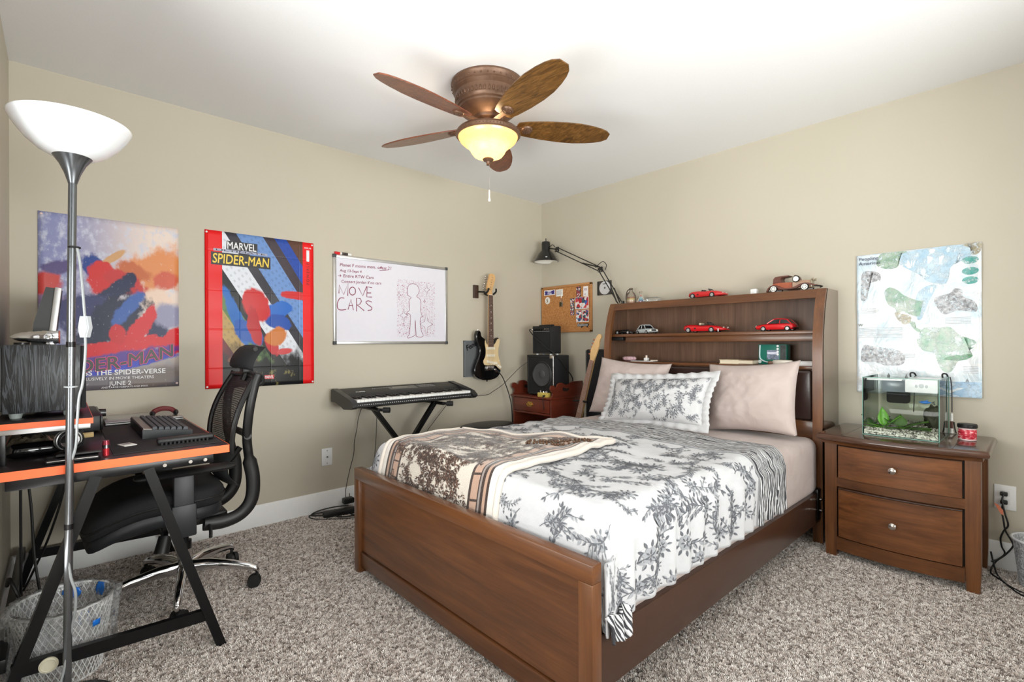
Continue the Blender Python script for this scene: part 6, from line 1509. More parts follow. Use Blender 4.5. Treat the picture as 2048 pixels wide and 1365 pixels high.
# ------------------------------------------------------------------ posters: generic abstract prints with the printed words
def blobs(t, u, v, base, items, nz):
    """layer soft-edged colour patches; items: (u, v, ru, rv, angle, colour, softness)"""
    col = base
    for (cu, cv, ru, rv, an, c, soft) in items:
        du = t.math('SUBTRACT', u, cu); dv = t.math('SUBTRACT', v, cv)
        ca, sa = math.cos(an), math.sin(an)
        a = t.math('DIVIDE', t.math('ADD', t.math('MULTIPLY', du, ca), t.math('MULTIPLY', dv, sa)), ru)
        b = t.math('DIVIDE', t.math('SUBTRACT', t.math('MULTIPLY', dv, ca), t.math('MULTIPLY', du, sa)), rv)
        d = t.math('ADD', t.math('SQRT', t.math('ADD', t.math('MULTIPLY', a, a), t.math('MULTIPLY', b, b))), nz)
        col = t.mix(t.smooth(d, 1 + soft, 1 - soft), col, lin(c))
    return col
def poster_one():
    y0, y1, z0, z1 = -3.462, -2.900, .884, 1.757
    p = thing('poster', 'large abstract poster in blue, red and orange behind the floor lamp', 'poster', (.004, (y0 + y1) / 2, z0))
    t = NT('poster_paint_print'); s = t.sep(t.coord())
    yo = (y0 + y1) / 2
    u = t.math('DIVIDE', t.math('ADD', s[1], (y1 - y0) / 2), y1 - y0); v = t.math('DIVIDE', s[2], z1 - z0)
    co = t.comb(u, v)
    n1 = t.noise(co, 5, 5, .6, .4); n2 = t.noise(co, 16, 5, .65); n3 = t.noise(co, 40, 4, .7)
    nz = t.math('ADD', t.math('MULTIPLY', t.math('SUBTRACT', n1, .5), 1.5), t.math('MULTIPLY', t.math('SUBTRACT', n2, .5), .7))
    base = t.mix(t.smooth(u, .1, .85), lin((138, 142, 186)), lin((232, 214, 204)))
    base = t.mix(t.smooth(n2, .45, .72), base, lin((204, 206, 222)))
    base = t.mix(t.smooth(v, .32, .02), base, lin((112, 106, 112)))
    it = [(.84, .72, .26, .13, .2, (222, 142, 88), .25), (.66, .70, .12, .05, -.3, (196, 104, 62), .2), (.9, .66, .10, .06, .3, (206, 92, 70), .2), (.5, .78, .10, .02, .5, (206, 158, 110), .2), (.84, .54, .13, .07, .1, (236, 208, 190), .3),
          (.04, .60, .10, .07, .3, (196, 70, 66), .25), (.14, .70, .12, .035, .1, (90, 78, 126), .25), (.10, .50, .14, .04, -.1, (150, 128, 166), .3),
          (.36, .70, .07, .10, .6, (38, 66, 140), .15), (.40, .64, .10, .10, .5, (206, 44, 44), .12), (.6, .63, .14, .06, -.2, (196, 50, 52), .15), (.62, .66, .05, .035, 0, (26, 34, 70), .15),
          (.46, .55, .20, .05, .5, (32, 40, 76), .15), (.30, .46, .20, .10, .2, (54, 56, 104), .2), (.50, .40, .26, .13, .45, (30, 36, 66), .14), (.60, .48, .05, .15, -.9, (60, 96, 172), .15), (.83, .35, .09, .10, .2, (36, 44, 84), .15), (.93, .44, .12, .08, 0, (150, 148, 178), .3),
          (.56, .25, .34, .055, .12, (216, 34, 46), .1), (.70, .37, .06, .14, -.75, (214, 36, 46), .1), (.95, .28, .12, .08, .5, (214, 36, 46), .1), (.52, .32, .06, .06, .3, (206, 34, 44), .12),
          (.55, .175, .42, .045, .14, (92, 60, 150), .2), (.62, .14, .38, .02, .16, (58, 70, 190), .25), (.8, .06, .2, .06, .2, (124, 112, 108), .3)]
    col = blobs(t, u, v, base, it, nz)
    col = t.mix(t.smooth(n3, .62, .72), col, t.mix(.35, col, (.9, .88, .9)))
    t.bump(n1, .05, .01)
    pmt = t.fin(col, .38, spec=.3)
    def sh(a, b):
        y = y0 + a * (y1 - y0) + .010 * (1 - b) * (1 - a) * 0; z = z0 + b * (z1 - z0)
        return (.004 + .003 * noise.noise((y * 4, z * 4, 1)) + (.010 * (1 - a / .08) * (.5 - abs(b - .45)) if a < .08 else 0) , y, z)
    o = part('sheet', grid(24, 32, sh), pmt, p, 180); solid(o, .0006, 0)
    Y = lambda a: y0 + a * (y1 - y0)
    Z = lambda b: z0 + b * (z1 - z0)
    wt = mat((236, 234, 236), .4, name='poster_white'); pk = mat((212, 40, 110), .4, name='poster_pink'); bk = mat((24, 20, 26), .4, name='poster_black')
    def arc(s, size, a, b, m, dx, bold):
        bm = text(s, size, bold, .0003, 'CENTER')
        for vv in bm.verts: vv.co.y += .16 * vv.co.x + .35 * vv.co.x * vv.co.x
        part('lettering', mv(tf(bm, LEFTW), dx, Y(a), Z(b)), m, p)
    arc('SPIDER-MAN', .092, .50, .122, pk, .0094, .05); arc('SPIDER-MAN', .092, .50, .122, bk, .0104, .016)
    for s, sz, a, b, bo in (('ACROSS THE SPIDER-VERSE', .036, .50, .087, .02), ('EXCLUSIVELY IN MOVIE THEATERS', .0205, .515, .058, .006), ('JUNE 2', .030, .545, .024, .01), ('AND LARGE FORMATS AND IMAX', .0125, .58, .008, .0)):
        part('lettering', wtext(s, sz, (.0096, Y(a), Z(b)), 'L', align='CENTER', bold=bo), wt, p)
    for a, b in ((.022, .985), (.98, .02)): part('push_pin', mv(rot(lathe([(0, 0), (.0055, 0), (.0055, .002), (.003, .004), (0, .0045)], 14), PI / 2, 'Y'), .008, Y(a), Z(b)), mat((226, 200, 200), .4, name='pin_pink'), p)
poster_one()
def poster_two():
    y0, y1, z0, z1 = -2.775, -2.160, .858, 1.774
    p = thing('poster', 'creased poster with red side bands and a tilted city print behind the office chair', 'poster', (.004, (y0 + y1) / 2, z0))
    t = NT('poster_city_print'); s = t.sep(t.coord())
    u = t.math('DIVIDE', t.math('ADD', s[1], (y1 - y0) / 2), y1 - y0); v = t.math('DIVIDE', s[2], z1 - z0)
    # tilted city blocks: rotated coordinates, banded, with window rows
    an = .62
    a = t.math('ADD', t.math('MULTIPLY', u, math.cos(an)), t.math('MULTIPLY', v, math.sin(an) * 1.3))
    b = t.math('SUBTRACT', t.math('MULTIPLY', v, math.cos(an) * 1.4), t.math('MULTIPLY', u, math.sin(an)))
    nzv = t.noise(t.comb(u, v), 9, 4, .6)
    bb = t.math('ADD', b, t.math('MULTIPLY', t.math('SUBTRACT', nzv, .5), .05))
    city = t.ramp(t.math('MULTIPLY', t.math('ADD', a, -.05), .72), [(0, lin((206, 184, 140))), (.14, lin((120, 40, 44))), (.22, lin((188, 156, 96))), (.32, lin((96, 132, 78))), (.40, lin((40, 42, 44))), (.46, lin((226, 230, 240))), (.60, lin((60, 58, 66))), (.66, lin((112, 148, 206))), (.80, lin((70, 60, 66))), (.86, lin((44, 78, 168))), (.93, lin((96, 66, 54)))], 'CONSTANT')
    win = t.math('MULTIPLY', t.smooth(t.math('SINE', t.math('MULTIPLY', a, 150)), .1, .4), t.smooth(t.math('SINE', t.math('MULTIPLY', bb, 110)), .1, .4))
    city = t.mix(t.math('MULTIPLY', win, .42), city, t.mix(.5, city, (.03, .03, .05)))
    city = t.mix(t.smooth(t.math('ADD', v, t.math('MULTIPLY', t.math('SUBTRACT', nzv, .5), .5)), .33, .12), city, t.mix(t.smooth(nzv, .56, .62), lin((30, 30, 32)), lin((120, 112, 70))))
    nz = t.math('MULTIPLY', t.math('SUBTRACT', t.noise(t.comb(u, v), 6, 4, .6, .3), .5), 1.2)
    it = [(.27, .44, .055, .22, .5, (44, 108, 190), .10), (.36, .36, .14, .07, -.35, (36, 88, 176), .10), (.66, .52, .13, .05, .05, (38, 104, 196), .10), (.64, .43, .13, .05, -.1, (30, 78, 170), .1),
          (.44, .53, .13, .10, -.5, (204, 46, 48), .10), (.42, .40, .06, .12, .3, (188, 40, 46), .10), (.58, .28, .05, .09, .6, (196, 44, 50), .1), (.70, .23, .07, .02, .1, (206, 70, 74), .15), (.80, .62, .12, .03, -.05, (206, 52, 54), .12), (.62, .33, .10, .06, .1, (206, 122, 56), .12)]
    city = blobs(t, u, v, city, it, nz)
    inb = t.math('MULTIPLY', t.math('GREATER_THAN', u, .142), t.math('LESS_THAN', u, .888))
    crease = t.math('MINIMUM', t.math('ABSOLUTE', t.math('SUBTRACT', t.math('FRACT', t.math('MULTIPLY', v, 4)), .5)), t.math('ABSOLUTE', t.math('SUBTRACT', t.math('FRACT', t.math('MULTIPLY', u, 3.6)), .06)))
    t.bump(t.smooth(crease, .0, .03), .25, .004)
    col = t.mix(inb, lin((232, 26, 30)), city)
    pmt = t.fin(col, .36, spec=.3)
    def sh(a_, b_):
        y = y0 + a_ * (y1 - y0); z = z0 + b_ * (z1 - z0)
        k = abs(math.sin(b_ * 4 * PI)) * .002 + abs(math.sin(a_ * 3.5 * PI)) * .0015
        return (.004 + k, y, z)
    o = part('sheet', grid(28, 36, sh), pmt, p, 180); solid(o, .0006, 0)
    Y = lambda a_: y0 + a_ * (y1 - y0)
    Z = lambda b_: z0 + b_ * (z1 - z0)
    wt = mat((232, 232, 236), .4, name='poster2_white'); bk = mat((26, 26, 30), .4, name='poster2_black'); yl = mat((242, 208, 70), .4, name='poster2_yellow'); gy = mat((168, 172, 196), .4, name='poster2_grey')
    def plate(poly, m, x): part('printed_plate', prism(poly, 0, x, x + .0003), m, p)
    plate([(Y(.175), Z(.885)), (Y(.18), Z(.945)), (Y(.45), Z(.945)), (Y(.45), Z(.885))], bk, .0078)
    plate([(Y(.07), Z(.872)), (Y(.07), Z(.888)), (Y(.54), Z(.888)), (Y(.54), Z(.872))], gy, .0080)
    plate([(Y(.05), Z(.785)), (Y(.05), Z(.865)), (Y(.57), Z(.865)), (Y(.57), Z(.785))], bk, .0078)
    def fit(s, a0, a1, b0, b1, m, x, bold=.02, name='lettering', shear=0):
        bm = text(s, .1, bold, .0002, shear=shear)
        xs = [q.co.x for q in bm.verts]; ys = [q.co.y for q in bm.verts]
        sx = (Y(a1) - Y(a0)) / (max(xs) - min(xs)); sy = (Z(b1) - Z(b0)) / (max(ys) - min(ys))
        tf(bm, Matrix.Diagonal((sx, sy, 1, 1)) @ Matrix.Translation((-min(xs), -min(ys), 0)))
        part(name, mv(tf(bm, LEFTW), x, Y(a0), Z(b0)), m, p)
    fit('MARVEL', .185, .44, .892, .940, wt, .0086, .015)
    fit('ULTIMATE', .09, .52, .8745, .8855, bk, .0086, .0)
    fit('SPIDER-MAN', .062, .558, .795, .857, yl, .0086, .012, shear=.1)
    fit('ISSUE', .905, .975, .955, .965, wt, .0086, 0)
    fit('1', .925, .955, .865, .945, wt, .0086, .015)
    bm = tf(text('POWERLESS', .026, .0, .0002, space=1.35), LEFTW); rot(bm, PI / 2, 'X'); part('lettering', mv(bm, .0086, Y(.955), Z(.70)), mat((120, 20, 24), .4, name='poster2_darkred'), p)
    plate([(Y(.51), Z(.045)), (Y(.51), Z(.072)), (Y(.60), Z(.072)), (Y(.60), Z(.045))], mat((206, 36, 44), .4, name='poster2_red'), .0080)
    fit('MARVEL', .515, .595, .049, .068, wt, .0086, .02)
    for a_, b_ in ((.015, .985), (.985, .985), (.015, .012), (.985, .012)): part('push_pin', mv(rot(lathe([(0, 0), (.0055, 0), (.0055, .002), (.003, .004), (0, .0045)], 14), PI / 2, 'Y'), .007, Y(a_), Z(b_)), M['white'], p)
poster_two()

# ------------------------------------------------------------------ sockets and floor cables
def plate_left(label, y, z, kind):
    e = thing('wall_socket', label, 'socket', (.003, y, z - .057))
    part('plate', box(0, .006, y - .035, y + .035, z - .057, z + .057, .002), M['white'], e)
    if kind == 'coax': part('connector', cyl((.006, y, z), (.014, y, z), .005, None, 12), mat((110, 108, 104), .3, .6, name='connector'), e); 
    for s in (-1, 1): part('screw', cyl((.006, y, z + s * .042), (.0068, y, z + s * .042), .003, None, 8), M['nickel'], e)
plate_left('white cable socket plate on the left wall below the whiteboard', -2.075, .360, 'coax')
plate_left('white socket plate half hidden behind the duvet', -1.575, .36, '')
def plug_socket():
    x, z = 3.118, .352; e = thing('wall_socket', 'white double power socket right of the nightstand', 'socket', (x, -.003, z - .057))
    part('plate', box(x - .038, x + .038, -.006, 0, z - .059, z + .059, .002), M['white'], e)
    for s in (-1, 1): part('outlet', box(x - .017, x + .017, -.0075, -.006, z + s * .020 - .014, z + s * .020 + .014, .003), mat((224, 224, 224), .4, name='outlet_white'), e)
    c = thing('plugged_cables', 'two black power cords with an orange tag plugged in beside the nightstand', 'cable', (x, -.02, .004))
    for s, b in ((1, .0), (-1, .0)): part('plug', box(x - .016, x + .010, -.036, -.008, z + s * .020 - .009, z + s * .020 + .009, .004), M['black'], c)
    r = .0036
    part('cord', tube([(x - .004, -.034, z + .02), (x - .008, -.045, z - .01), (x + .002, -.05, z - .07), (x + .012, -.05, z - .12), (x - .002, -.05, z - .15), (x - .014, -.05, z - .19), (x - .010, -.05, z - .23), (x + .0, -.05, z - .26), (x - .02, -.09, z - .28), (x - .045, -.10, .055)], r, 8), M['black'], c)
    part('cord', tube([(x - .004, -.034, z - .02), (x - .010, -.045, z - .05), (x - .004, -.05, z - .10), (x + .003, -.05, z - .15), (x + .026, -.05, z - .20), (x + .026, -.055, z - .22), (x + .0, -.06, z - .265), (x - .03, -.08, z - .30), (x - .045, -.12, .012), (x - .02, -.17, .008), (x + .05, -.27, .008), (x + .14, -.30, .008)], r, 8), M['black'], c)
    part('cord', tube([(x - .046, -.09, .10), (x - .036, -.10, .05), (x - .022, -.13, .010), (x + .01, -.22, .008), (x + .06, -.31, .008), (x + .14, -.35, .008)], r, 8), M['black'], c)
    part('cord_tag', prism([(x - .036, z - .025), (x - .020, z - .030), (x - .004, z - .055), (x - .004, z - .078), (x - .014, z - .070)], 1, -.052, -.050), mat((222, 132, 100), .5, name='orange_tag'), c)
plug_socket()
def power_strip():
    e = thing('power_strip', 'black power strip and adapter in a tangle of cables by the left baseboard', 'power strip', (.16, -2.05, 0))
    part('strip', mv(rot(box(-.12, .12, -.025, .025, .004, .04, .006), 1.35, 'Z'), .155, -2.035), M['black'], e)
    part('adapter', box(.045, .095, -1.995, -1.925, .042, .078, .006), M['black'], e); part('plug_prong', box(.05, .055, -1.945, -1.94, .078, .10), M['nickel'], e)
    part('adapter', box(.12, .165, -2.045, -1.985, .006, .036, .006), M['black'], e)
    r = .0042
    part('cable_loop', tube([(.15, -2.0, .03), (.09, -2.08, .02), (.045, -2.17, .012), (.06, -2.215, .008), (.13, -2.20, .006), (.22, -2.10, .006), (.27, -2.02, .006), (.28, -1.96, .006)], r, 8), M['black'], e)
    part('cable_loop', tube([(.10, -1.97, .035), (.05, -2.06, .03), (.03, -2.15, .02), (.06, -2.20, .012), (.12, -2.12, .012), (.15, -2.04, .018)], r, 8), M['black'], e)
    part('cable_loop', tube([(.16, -2.07, .012), (.20, -2.09, .014), (.24, -2.04, .014), (.23, -1.98, .014), (.17, -1.99, .018), (.15, -2.05, .016), (.16, -2.07, .012)], r, 8), M['black'], e)
    part('cable_loop', tube([(.20, -2.0, .012), (.30, -1.985, .008), (.36, -1.95, .006), (.40, -1.90, .006)], r, 8), M['black'], e)
power_strip()
def small_bin():
    c = (3.245, -.155, 0); e = thing('waste_bin', 'small translucent white bin at the right edge by the baseboard', 'bin', c)
    m = see_through('milky_plastic', (.9, .92, .94), 1.4, .1, .5, (.85, .87, .9))
    part('bucket', lathe([(0, .002), (.070, .002), (.078, .01), (.098, .205), (.102, .212), (.102, .218), (.096, .216), (.075, .012)], 40, c), m, e); part('rim', torus((c[0], c[1], .215), .101, .005, 'Z', 40, 8), mat((222, 224, 228), .4, name='bin_rim'), e)
small_bin()

# ------------------------------------------------------------------ desk with riser
def make_desk():
    x0, x1, y0, y1, zt = .035, 1.212, -3.535, -2.922, .742
    d = thing('desk', 'black desk with bright orange edging and splayed black metal legs', 'desk', (.62, -3.23, 0))
    part('top', box(x0 + .002, x1 - .002, y0 + .002, y1 - .002, zt - .026, zt, .001), M['desk'], d)
    for nm, b in (('edge_band', (x1 - .002, x1, y0, y1)), ('edge_band', (x0, x0 + .002, y0, y1)), ('edge_band', (x0, x1, y1 - .002, y1)), ('edge_band', (x0, x1, y0, y0 + .002))):
        part(nm, box(*b, zt - .0275, zt - .0005), M['orange'], d, label='orange edge band')
    bm_ = M['blackm']
    for fx, s in ((x1 - .030, 1), (x0 + .035, -1)):
        part('end_rail', box(fx - .02, fx + .02, y0 + .03, y1 - .05, zt - .060, zt - .027, .003), bm_, d)
        part('leg', bar([(fx, -3.165, zt - .05), (fx, -2.948, 0)], .030, .042, (1, 0, 0)), bm_, d)
        part('leg', bar([(fx, -3.300, zt - .05), (fx, -3.528, 0)], .030, .042, (1, 0, 0)), bm_, d)
        part('leg_brace', bar([(fx, -2.985, .128), (fx, -3.495, .142)], .022, .040, (0, 0, 1)), bm_, d)
        if s > 0:
            part('glide_disc', jn(cyl((fx + .011, -3.413, .135), (fx + .016, -3.413, .135), .023, None, 24), torus((fx + .016, -3.413, .135), .018, .0025, 'X', 24, 8)), mat((206, 200, 178), .4, name='cream_disc'), d)
            for y in (-3.00, -3.045, -3.12): part('bolt', cyl((fx + .020, y, zt - .045), (fx + .026, y, zt - .045), .006, None, 10), M['nickel'], d)
    part('stretcher', box(x0 + .035, x1 - .03, -3.53, -3.505, .145, .185, .002), bm_, d)
    # riser shelf
    rz = .872
    part('riser_top', box(.045, 1.118, -3.535, -3.305, rz - .018, rz, .001), M['desk'], d)
    part('riser_edge', jn(box(1.118, 1.1195, -3.535, -3.305, rz - .019, rz - .0005), box(.045, 1.118, -3.305, -3.3035, rz - .019, rz - .0005)), M['orange'], d, label='orange edge of the riser')
    part('riser_reflection', box(1.085, 1.110, -3.53, -3.31, rz - .036, rz - .019, .002), M['alu'], d)  # silver strip added in place of a reflection under the riser
    for x in (.06, .60): part('riser_post', box(x, x + .022, -3.335, -3.313, zt, rz - .018, .002), bm_, d)
    part('riser_post', box(1.075, 1.097, -3.53, -3.508, zt, rz - .018, .002), bm_, d)
make_desk()
DZ = .7425
def speaker():
    x0, x1, y0, y1, z0, z1 = .80, 1.005, -3.522, -3.332, .890, 1.114
    s = thing('loudspeaker', 'black wood-grain loudspeaker on the desk riser behind the lamp pole', 'speaker', (.9, -3.42, .8725))
    t = NT('black_ash'); co = t.coord('Object', (40, 34, 3.0)); n = t.noise(co, 1, 4, .55, 1.2)
    w = t.math('SINE', t.math('MULTIPLY', n, 42)); fine = t.noise(t.coord('Object', (300, 300, 18)), 1, 2)
    c = t.mix(t.smooth(w, -.2, .8), lin((28, 29, 32)), lin((74, 78, 84))); c = t.mix(t.smooth(fine, .4, .65), c, t.mix(.5, c, (.01, .01, .012)))
    t.bump(w, .15, .002)
    part('cabinet', box(x0, x1, y0, y1, z0, z1, .003), t.fin(c, .4), s)
    part('baffle', box(x0 + .004, x1 - .002, y1, y1 + .014, z0 + .004, z1 - .004, .004), M['blackfab'], s)
    part('rear_panel', box(x0 + .01, x1 - .006, y0 - .006, y0, z0 + .01, z1 - .01, .002), M['black'], s)
    for x in (x0 + .03, x1 - .03):
        for y in (y0 + .03, y1 - .03): part('foot', cyl((x, y, .8725), (x, y, z0 + .001), .014, .018, 16), mat((170, 178, 176), .4, name='speaker_foot'), s)
speaker()
def monitor():
    e = thing('monitor', 'slim computer monitor seen edge-on behind the loudspeaker', 'monitor', (.5, -3.43, .8725))
    R_ = Matrix.Translation((0, -3.43, .95)) @ Matrix.Rotation(-.10, 4, 'X')
    part('rear_shell', tf(loft([[(.2, -.004, z), (.78, -.004, z), (.78, -.030 - .02 * math.sin(PI * k), z), (.2, -.030 - .02 * math.sin(PI * k), z)] for k, z in ((0, .0), (.3, .1), (.6, .24), (1, .375))]), R_), mat((34, 36, 36), .35, name='monitor_back'), e)
    part('bezel', tf(box(.196, .788, -.006, .014, -.005, .378, .003), R_), M['alu'], e)
    part('screen', tf(box(.205, .779, .014, .0165, .006, .368), R_), mat((26, 22, 40), .12, name='dark_screen', coat=.6), e)
    part('stand_neck', box(.46, .52, -3.47, -3.44, .885, 1.05, .004), M['black'], e); part('stand_foot', box(.38, .60, -3.52, -3.36, .8725, .886, .004), M['black'], e)
monitor()
def chrome_rocket():
    e = thing('chrome_ornament', 'shiny chrome rocket-shaped ornament lying on the loudspeaker', 'ornament', (.95, -3.44, 1.1145))
    c = (.95, -3.386, 1.140)
    prof = [(.0, .0), (.020, .0), (.0225, .006), (.0225, .040), (.0205, .046), (.0205, .052), (.0185, .062), (.0185, .075), (.016, .082), (.015, .095), (.010, .108), (.004, .118), (0, .121)]
    b = lathe(prof, 36); rot(b, PI / 2, 'X'); part('shell', mv(b, *c), M['chrome'], e, 30)
    part('rear_ring', mv(torus((0, 0, 0), .0205, .0025, 'Y', 36, 8), *c), mat((206, 120, 110), .2, .6, name='rose_ring'), e)
    part('foot', box(.935, .965, -3.420, -3.400, 1.1145, 1.120, .001), M['chrome'], e); part('base_disc', cyl((.95, -3.478, 1.1145), (.95, -3.478, 1.1215), .020, None, 24), M['blackm'], e)
chrome_rocket()
def interface():
    e = thing('audio_receiver', 'black audio unit with a round volume knob under the desk riser', 'audio unit', (.30, -3.40, DZ))
    part('case', box(.10, .55, -3.50, -3.26, DZ + .008, DZ + .072, .004), M['black'], e); part('face', box(.105, .545, -3.26, -3.252, DZ + .010, DZ + .070, .002), M['blackm'], e)
    part('knob', jn(cyl((.16, -3.252, DZ + .042), (.16, -3.222, DZ + .042), .020, .018, 24)), M['blackgloss'], e)
    for x in (.25, .29, .33, .37): part('button', box(x, x + .02, -3.252, -3.247, DZ + .03, DZ + .038), M['nickel'], e)
    for x in (.13, .52): part('foot', box(x - .02, x + .02, -3.48, -3.28, DZ, DZ + .008), M['rubber'], e)
interface()
one('desk_mat', box(.40, 1.150, -3.255, -2.935, DZ, DZ + .003, .001), mat((26, 25, 28), .7, name='mat_black', scale=300, bump=.2), 'thin black desk mat under the computer keyboard', 'desk mat', (.78, -3.1, DZ))
def pc_keyboard():
    e = thing('computer_keyboard', 'dark grey mechanical computer keyboard on the desk mat', 'keyboard', (.70, -3.06, DZ + .003))
    z = DZ + .003; x0, x1, y0, y1 = .435, .885, -3.150, -2.985
    tilt = lambda y: (y1 - y) * .11
    part('case', loft([[(x0, y1, z), (x1, y1, z), (x1, y0, z), (x0, y0, z)], [(x0, y1, z + .018), (x1, y1, z + .018), (x1, y0, z + .018 + tilt(y0)), (x0, y0, z + .018 + tilt(y0))]]), mat((38, 40, 44), .45, name='kb_case'), e)
    part('light_strip', loft([[(x0 + .004, y0 + .030, z + .018 + tilt(y0 + .03)), (x1 - .004, y0 + .030, z + .018 + tilt(y0 + .03)), (x1 - .004, y0 + .003, z + .018 + tilt(y0)), (x0 + .004, y0 + .003, z + .018 + tilt(y0))], [(x0 + .004, y0 + .030, z + .022 + tilt(y0 + .03)), (x1 - .004, y0 + .030, z + .022 + tilt(y0 + .03)), (x1 - .004, y0 + .003, z + .022 + tilt(y0)), (x0 + .004, y0 + .003, z + .022 + tilt(y0))]]), mat((128, 120, 112), .35, .4, name='kb_strip'), e)
    km = mat((58, 62, 68), .5, name='keycap')
    for r in range(6):
        yc = y0 + .040 + r * .0205; n = 21 if r < 5 else 13
        for c in range(n):
            w = (x1 - x0 - .016) / n; xa = x0 + .008 + c * w; zz = z + .018 + tilt(yc); h = .011
            part('keycap', loft([[(xa + .001, yc - .009, zz), (xa + w - .001, yc - .009, zz), (xa + w - .001, yc + .009, zz), (xa + .001, yc + .009, zz)], [(xa + .003, yc - .006, zz + h), (xa + w - .003, yc - .006, zz + h), (xa + w - .003, yc + .007, zz + h), (xa + .003, yc + .007, zz + h)]]), km, e)
pc_keyboard()
e = thing('wrist_rest', 'ribbed black bar lying along the near end of the desk', 'wrist rest', (1.06, -3.03, DZ + .003))
part('bar', box(1.035, 1.078, -3.125, -2.945, DZ + .006, DZ + .026, .007, 3), M['black'], e)
for i in range(12): part('rib', box(1.074, 1.082, -3.115 + i * .013, -3.109 + i * .013, DZ + .003, DZ + .013), M['rubber'], e)
e = thing('card_tag', 'small white card tag lying on the desk mat', 'tag', (.985, -3.20, DZ + .003))
part('card', mv(rot(box(-.030, .030, -.020, .020, 0, .004, .002), .3, 'Z'), .985, -3.205, DZ + .003), mat((226, 224, 220), .5, name='tag_white'), e); part('print', mv(rot(box(-.018, .006, -.012, .010, .004, .0045), .3, 'Z'), .985, -3.205, DZ + .003), mat((130, 130, 132), .5, name='tag_grey', vary=.5, scale=200), e)
e = thing('laptop', 'closed silver laptop at the far end of the desk', 'laptop', (.22, -3.07, DZ))
part('base', box(.07, .36, -3.235, -2.935, DZ, DZ + .009, .003), M['alu'], e); part('lid', box(.07, .36, -3.235, -2.935, DZ + .010, DZ + .016, .003), M['alu'], e); part('hinge', box(.07, .076, -3.2, -2.97, DZ + .006, DZ + .012), M['black'], e)
e = thing('headset', 'dark red padded headband lying on the silver laptop', 'headset', (.30, -3.03, DZ + .016))
part('headband', tube([(.27, -3.05, DZ + .028), (.27, -3.04, DZ + .042), (.27, -3.01, DZ + .052), (.27, -2.975, DZ + .046), (.27, -2.955, DZ + .030)], .012, 10), mat((110, 34, 36), .6, name='maroon_pad'), e)
for y in (-3.05, -2.955): part('ear_pad', ball((.27, y, DZ + .030), (.028, .012, .014), 18, 12), M['black'], e)
def coil():
    e = thing('cable_coil', 'bundle of silver and black cable coiled on the desk behind the lamp pole', 'cable', (1.0, -3.365, DZ)); rnd = random.Random(11)
    for k in range(9):
        n = 20; r = rnd.uniform(.026, .042); tx, tz = rnd.uniform(-.5, .5), rnd.uniform(-.6, .6)
        M_ = Matrix.Translation((1.0 + rnd.uniform(-.006, .006), -3.365 + rnd.uniform(-.008, .008), DZ + .046)) @ Matrix.Rotation(tz, 4, 'Z') @ Matrix.Rotation(PI / 2 + tx * .5, 4, 'Y')
        P = [M_ @ Vector((r * math.cos(i * 2 * PI / n), r * math.sin(i * 2 * PI / n), 0)) for i in range(n)]
        part('loop', tube(P, .0026, 6, False, closed=True), M['black'] if k % 2 else M['alu'], e)
    part('connector', mv(rot(box(-.008, .008, -.02, .02, -.006, .006, .002), .5, 'Y'), .99, -3.318, DZ + .055), mat((196, 170, 120), .4, name='tan_plug'), e)
coil()
e = thing('glasses_case', 'glossy black rounded case on the desk', 'case', (.94, -3.445, DZ))
part('shell', mv(rot(loft([[(r * math.cos(k * PI / 10), y, .024 + .024 * r / .026 * math.sin(k * PI / 10)) for k in range(20)] for r, y in ((.004, -.072), (.018, -.066), (.026, -.045), (.026, .045), (.018, .066), (.004, .072))]), .1, 'Z'), .985, -3.452, DZ), M['blackgloss'], e, 60)
e = thing('pouch', 'flat black zip pouch on the desk edge', 'pouch', (1.14, -3.35, DZ))
part('bag', box(1.105, 1.185, -3.42, -3.29, DZ, DZ + .014, .006, 3), mat((26, 26, 29), .4, name='pouch_black', scale=60, bump=.3), e)
part('flap', mv(rot(box(-.03, .03, -.055, .055, 0, .006, .002), -.12, 'Y'), 1.14, -3.34, DZ + .016), M['black'], e); part('zip', tube([(1.186, -3.415, DZ + .009), (1.188, -3.35, DZ + .010), (1.186, -3.295, DZ + .009)], .0018, 6), M['nickel'], e)
e = thing('flashlight', 'tiny red and silver torch standing by the pouch', 'torch', (1.13, -3.272, DZ))
part('body', cyl((1.13, -3.272, DZ), (1.13, -3.272, DZ + .024), .009, None, 16), mat((200, 50, 60), .25, .5, name='red_anodised'), e); part('head', cyl((1.13, -3.272, DZ + .024), (1.13, -3.272, DZ + .036), .009, .011, 16), M['chrome'], e); part('cap', cyl((1.13, -3.272, DZ + .036), (1.13, -3.272, DZ + .050), .011, .009, 16), mat((130, 40, 54), .25, .5, name='maroon_anodised'), e)
e = thing('foil_bag', 'crumpled silver foil bag under the riser', 'bag', (.93, -3.47, DZ))
def _foil(u, v): 
    a, b = 2 * u - 1, 2 * v - 1; k = max(0, 1 - a ** 4) * max(0, 1 - b ** 4)
    return (.86 + .06 * b + .01 * noise.noise((u * 5, v * 5, 0)), -3.455 + .075 * a, DZ + .004 + k * (.045 + .016 * noise.noise((u * 9, v * 9, 3))))
o = part('foil', grid(26, 20, _foil), mat((150, 140, 120), .25, .7, name='foil', vary=.35, scale=25), e); solid(o, .002, 0)
part('seal', box(.80, .925, -3.385, -3.372, DZ + .002, DZ + .008), mat((206, 200, 190), .3, .5, name='foil_seal'), e)

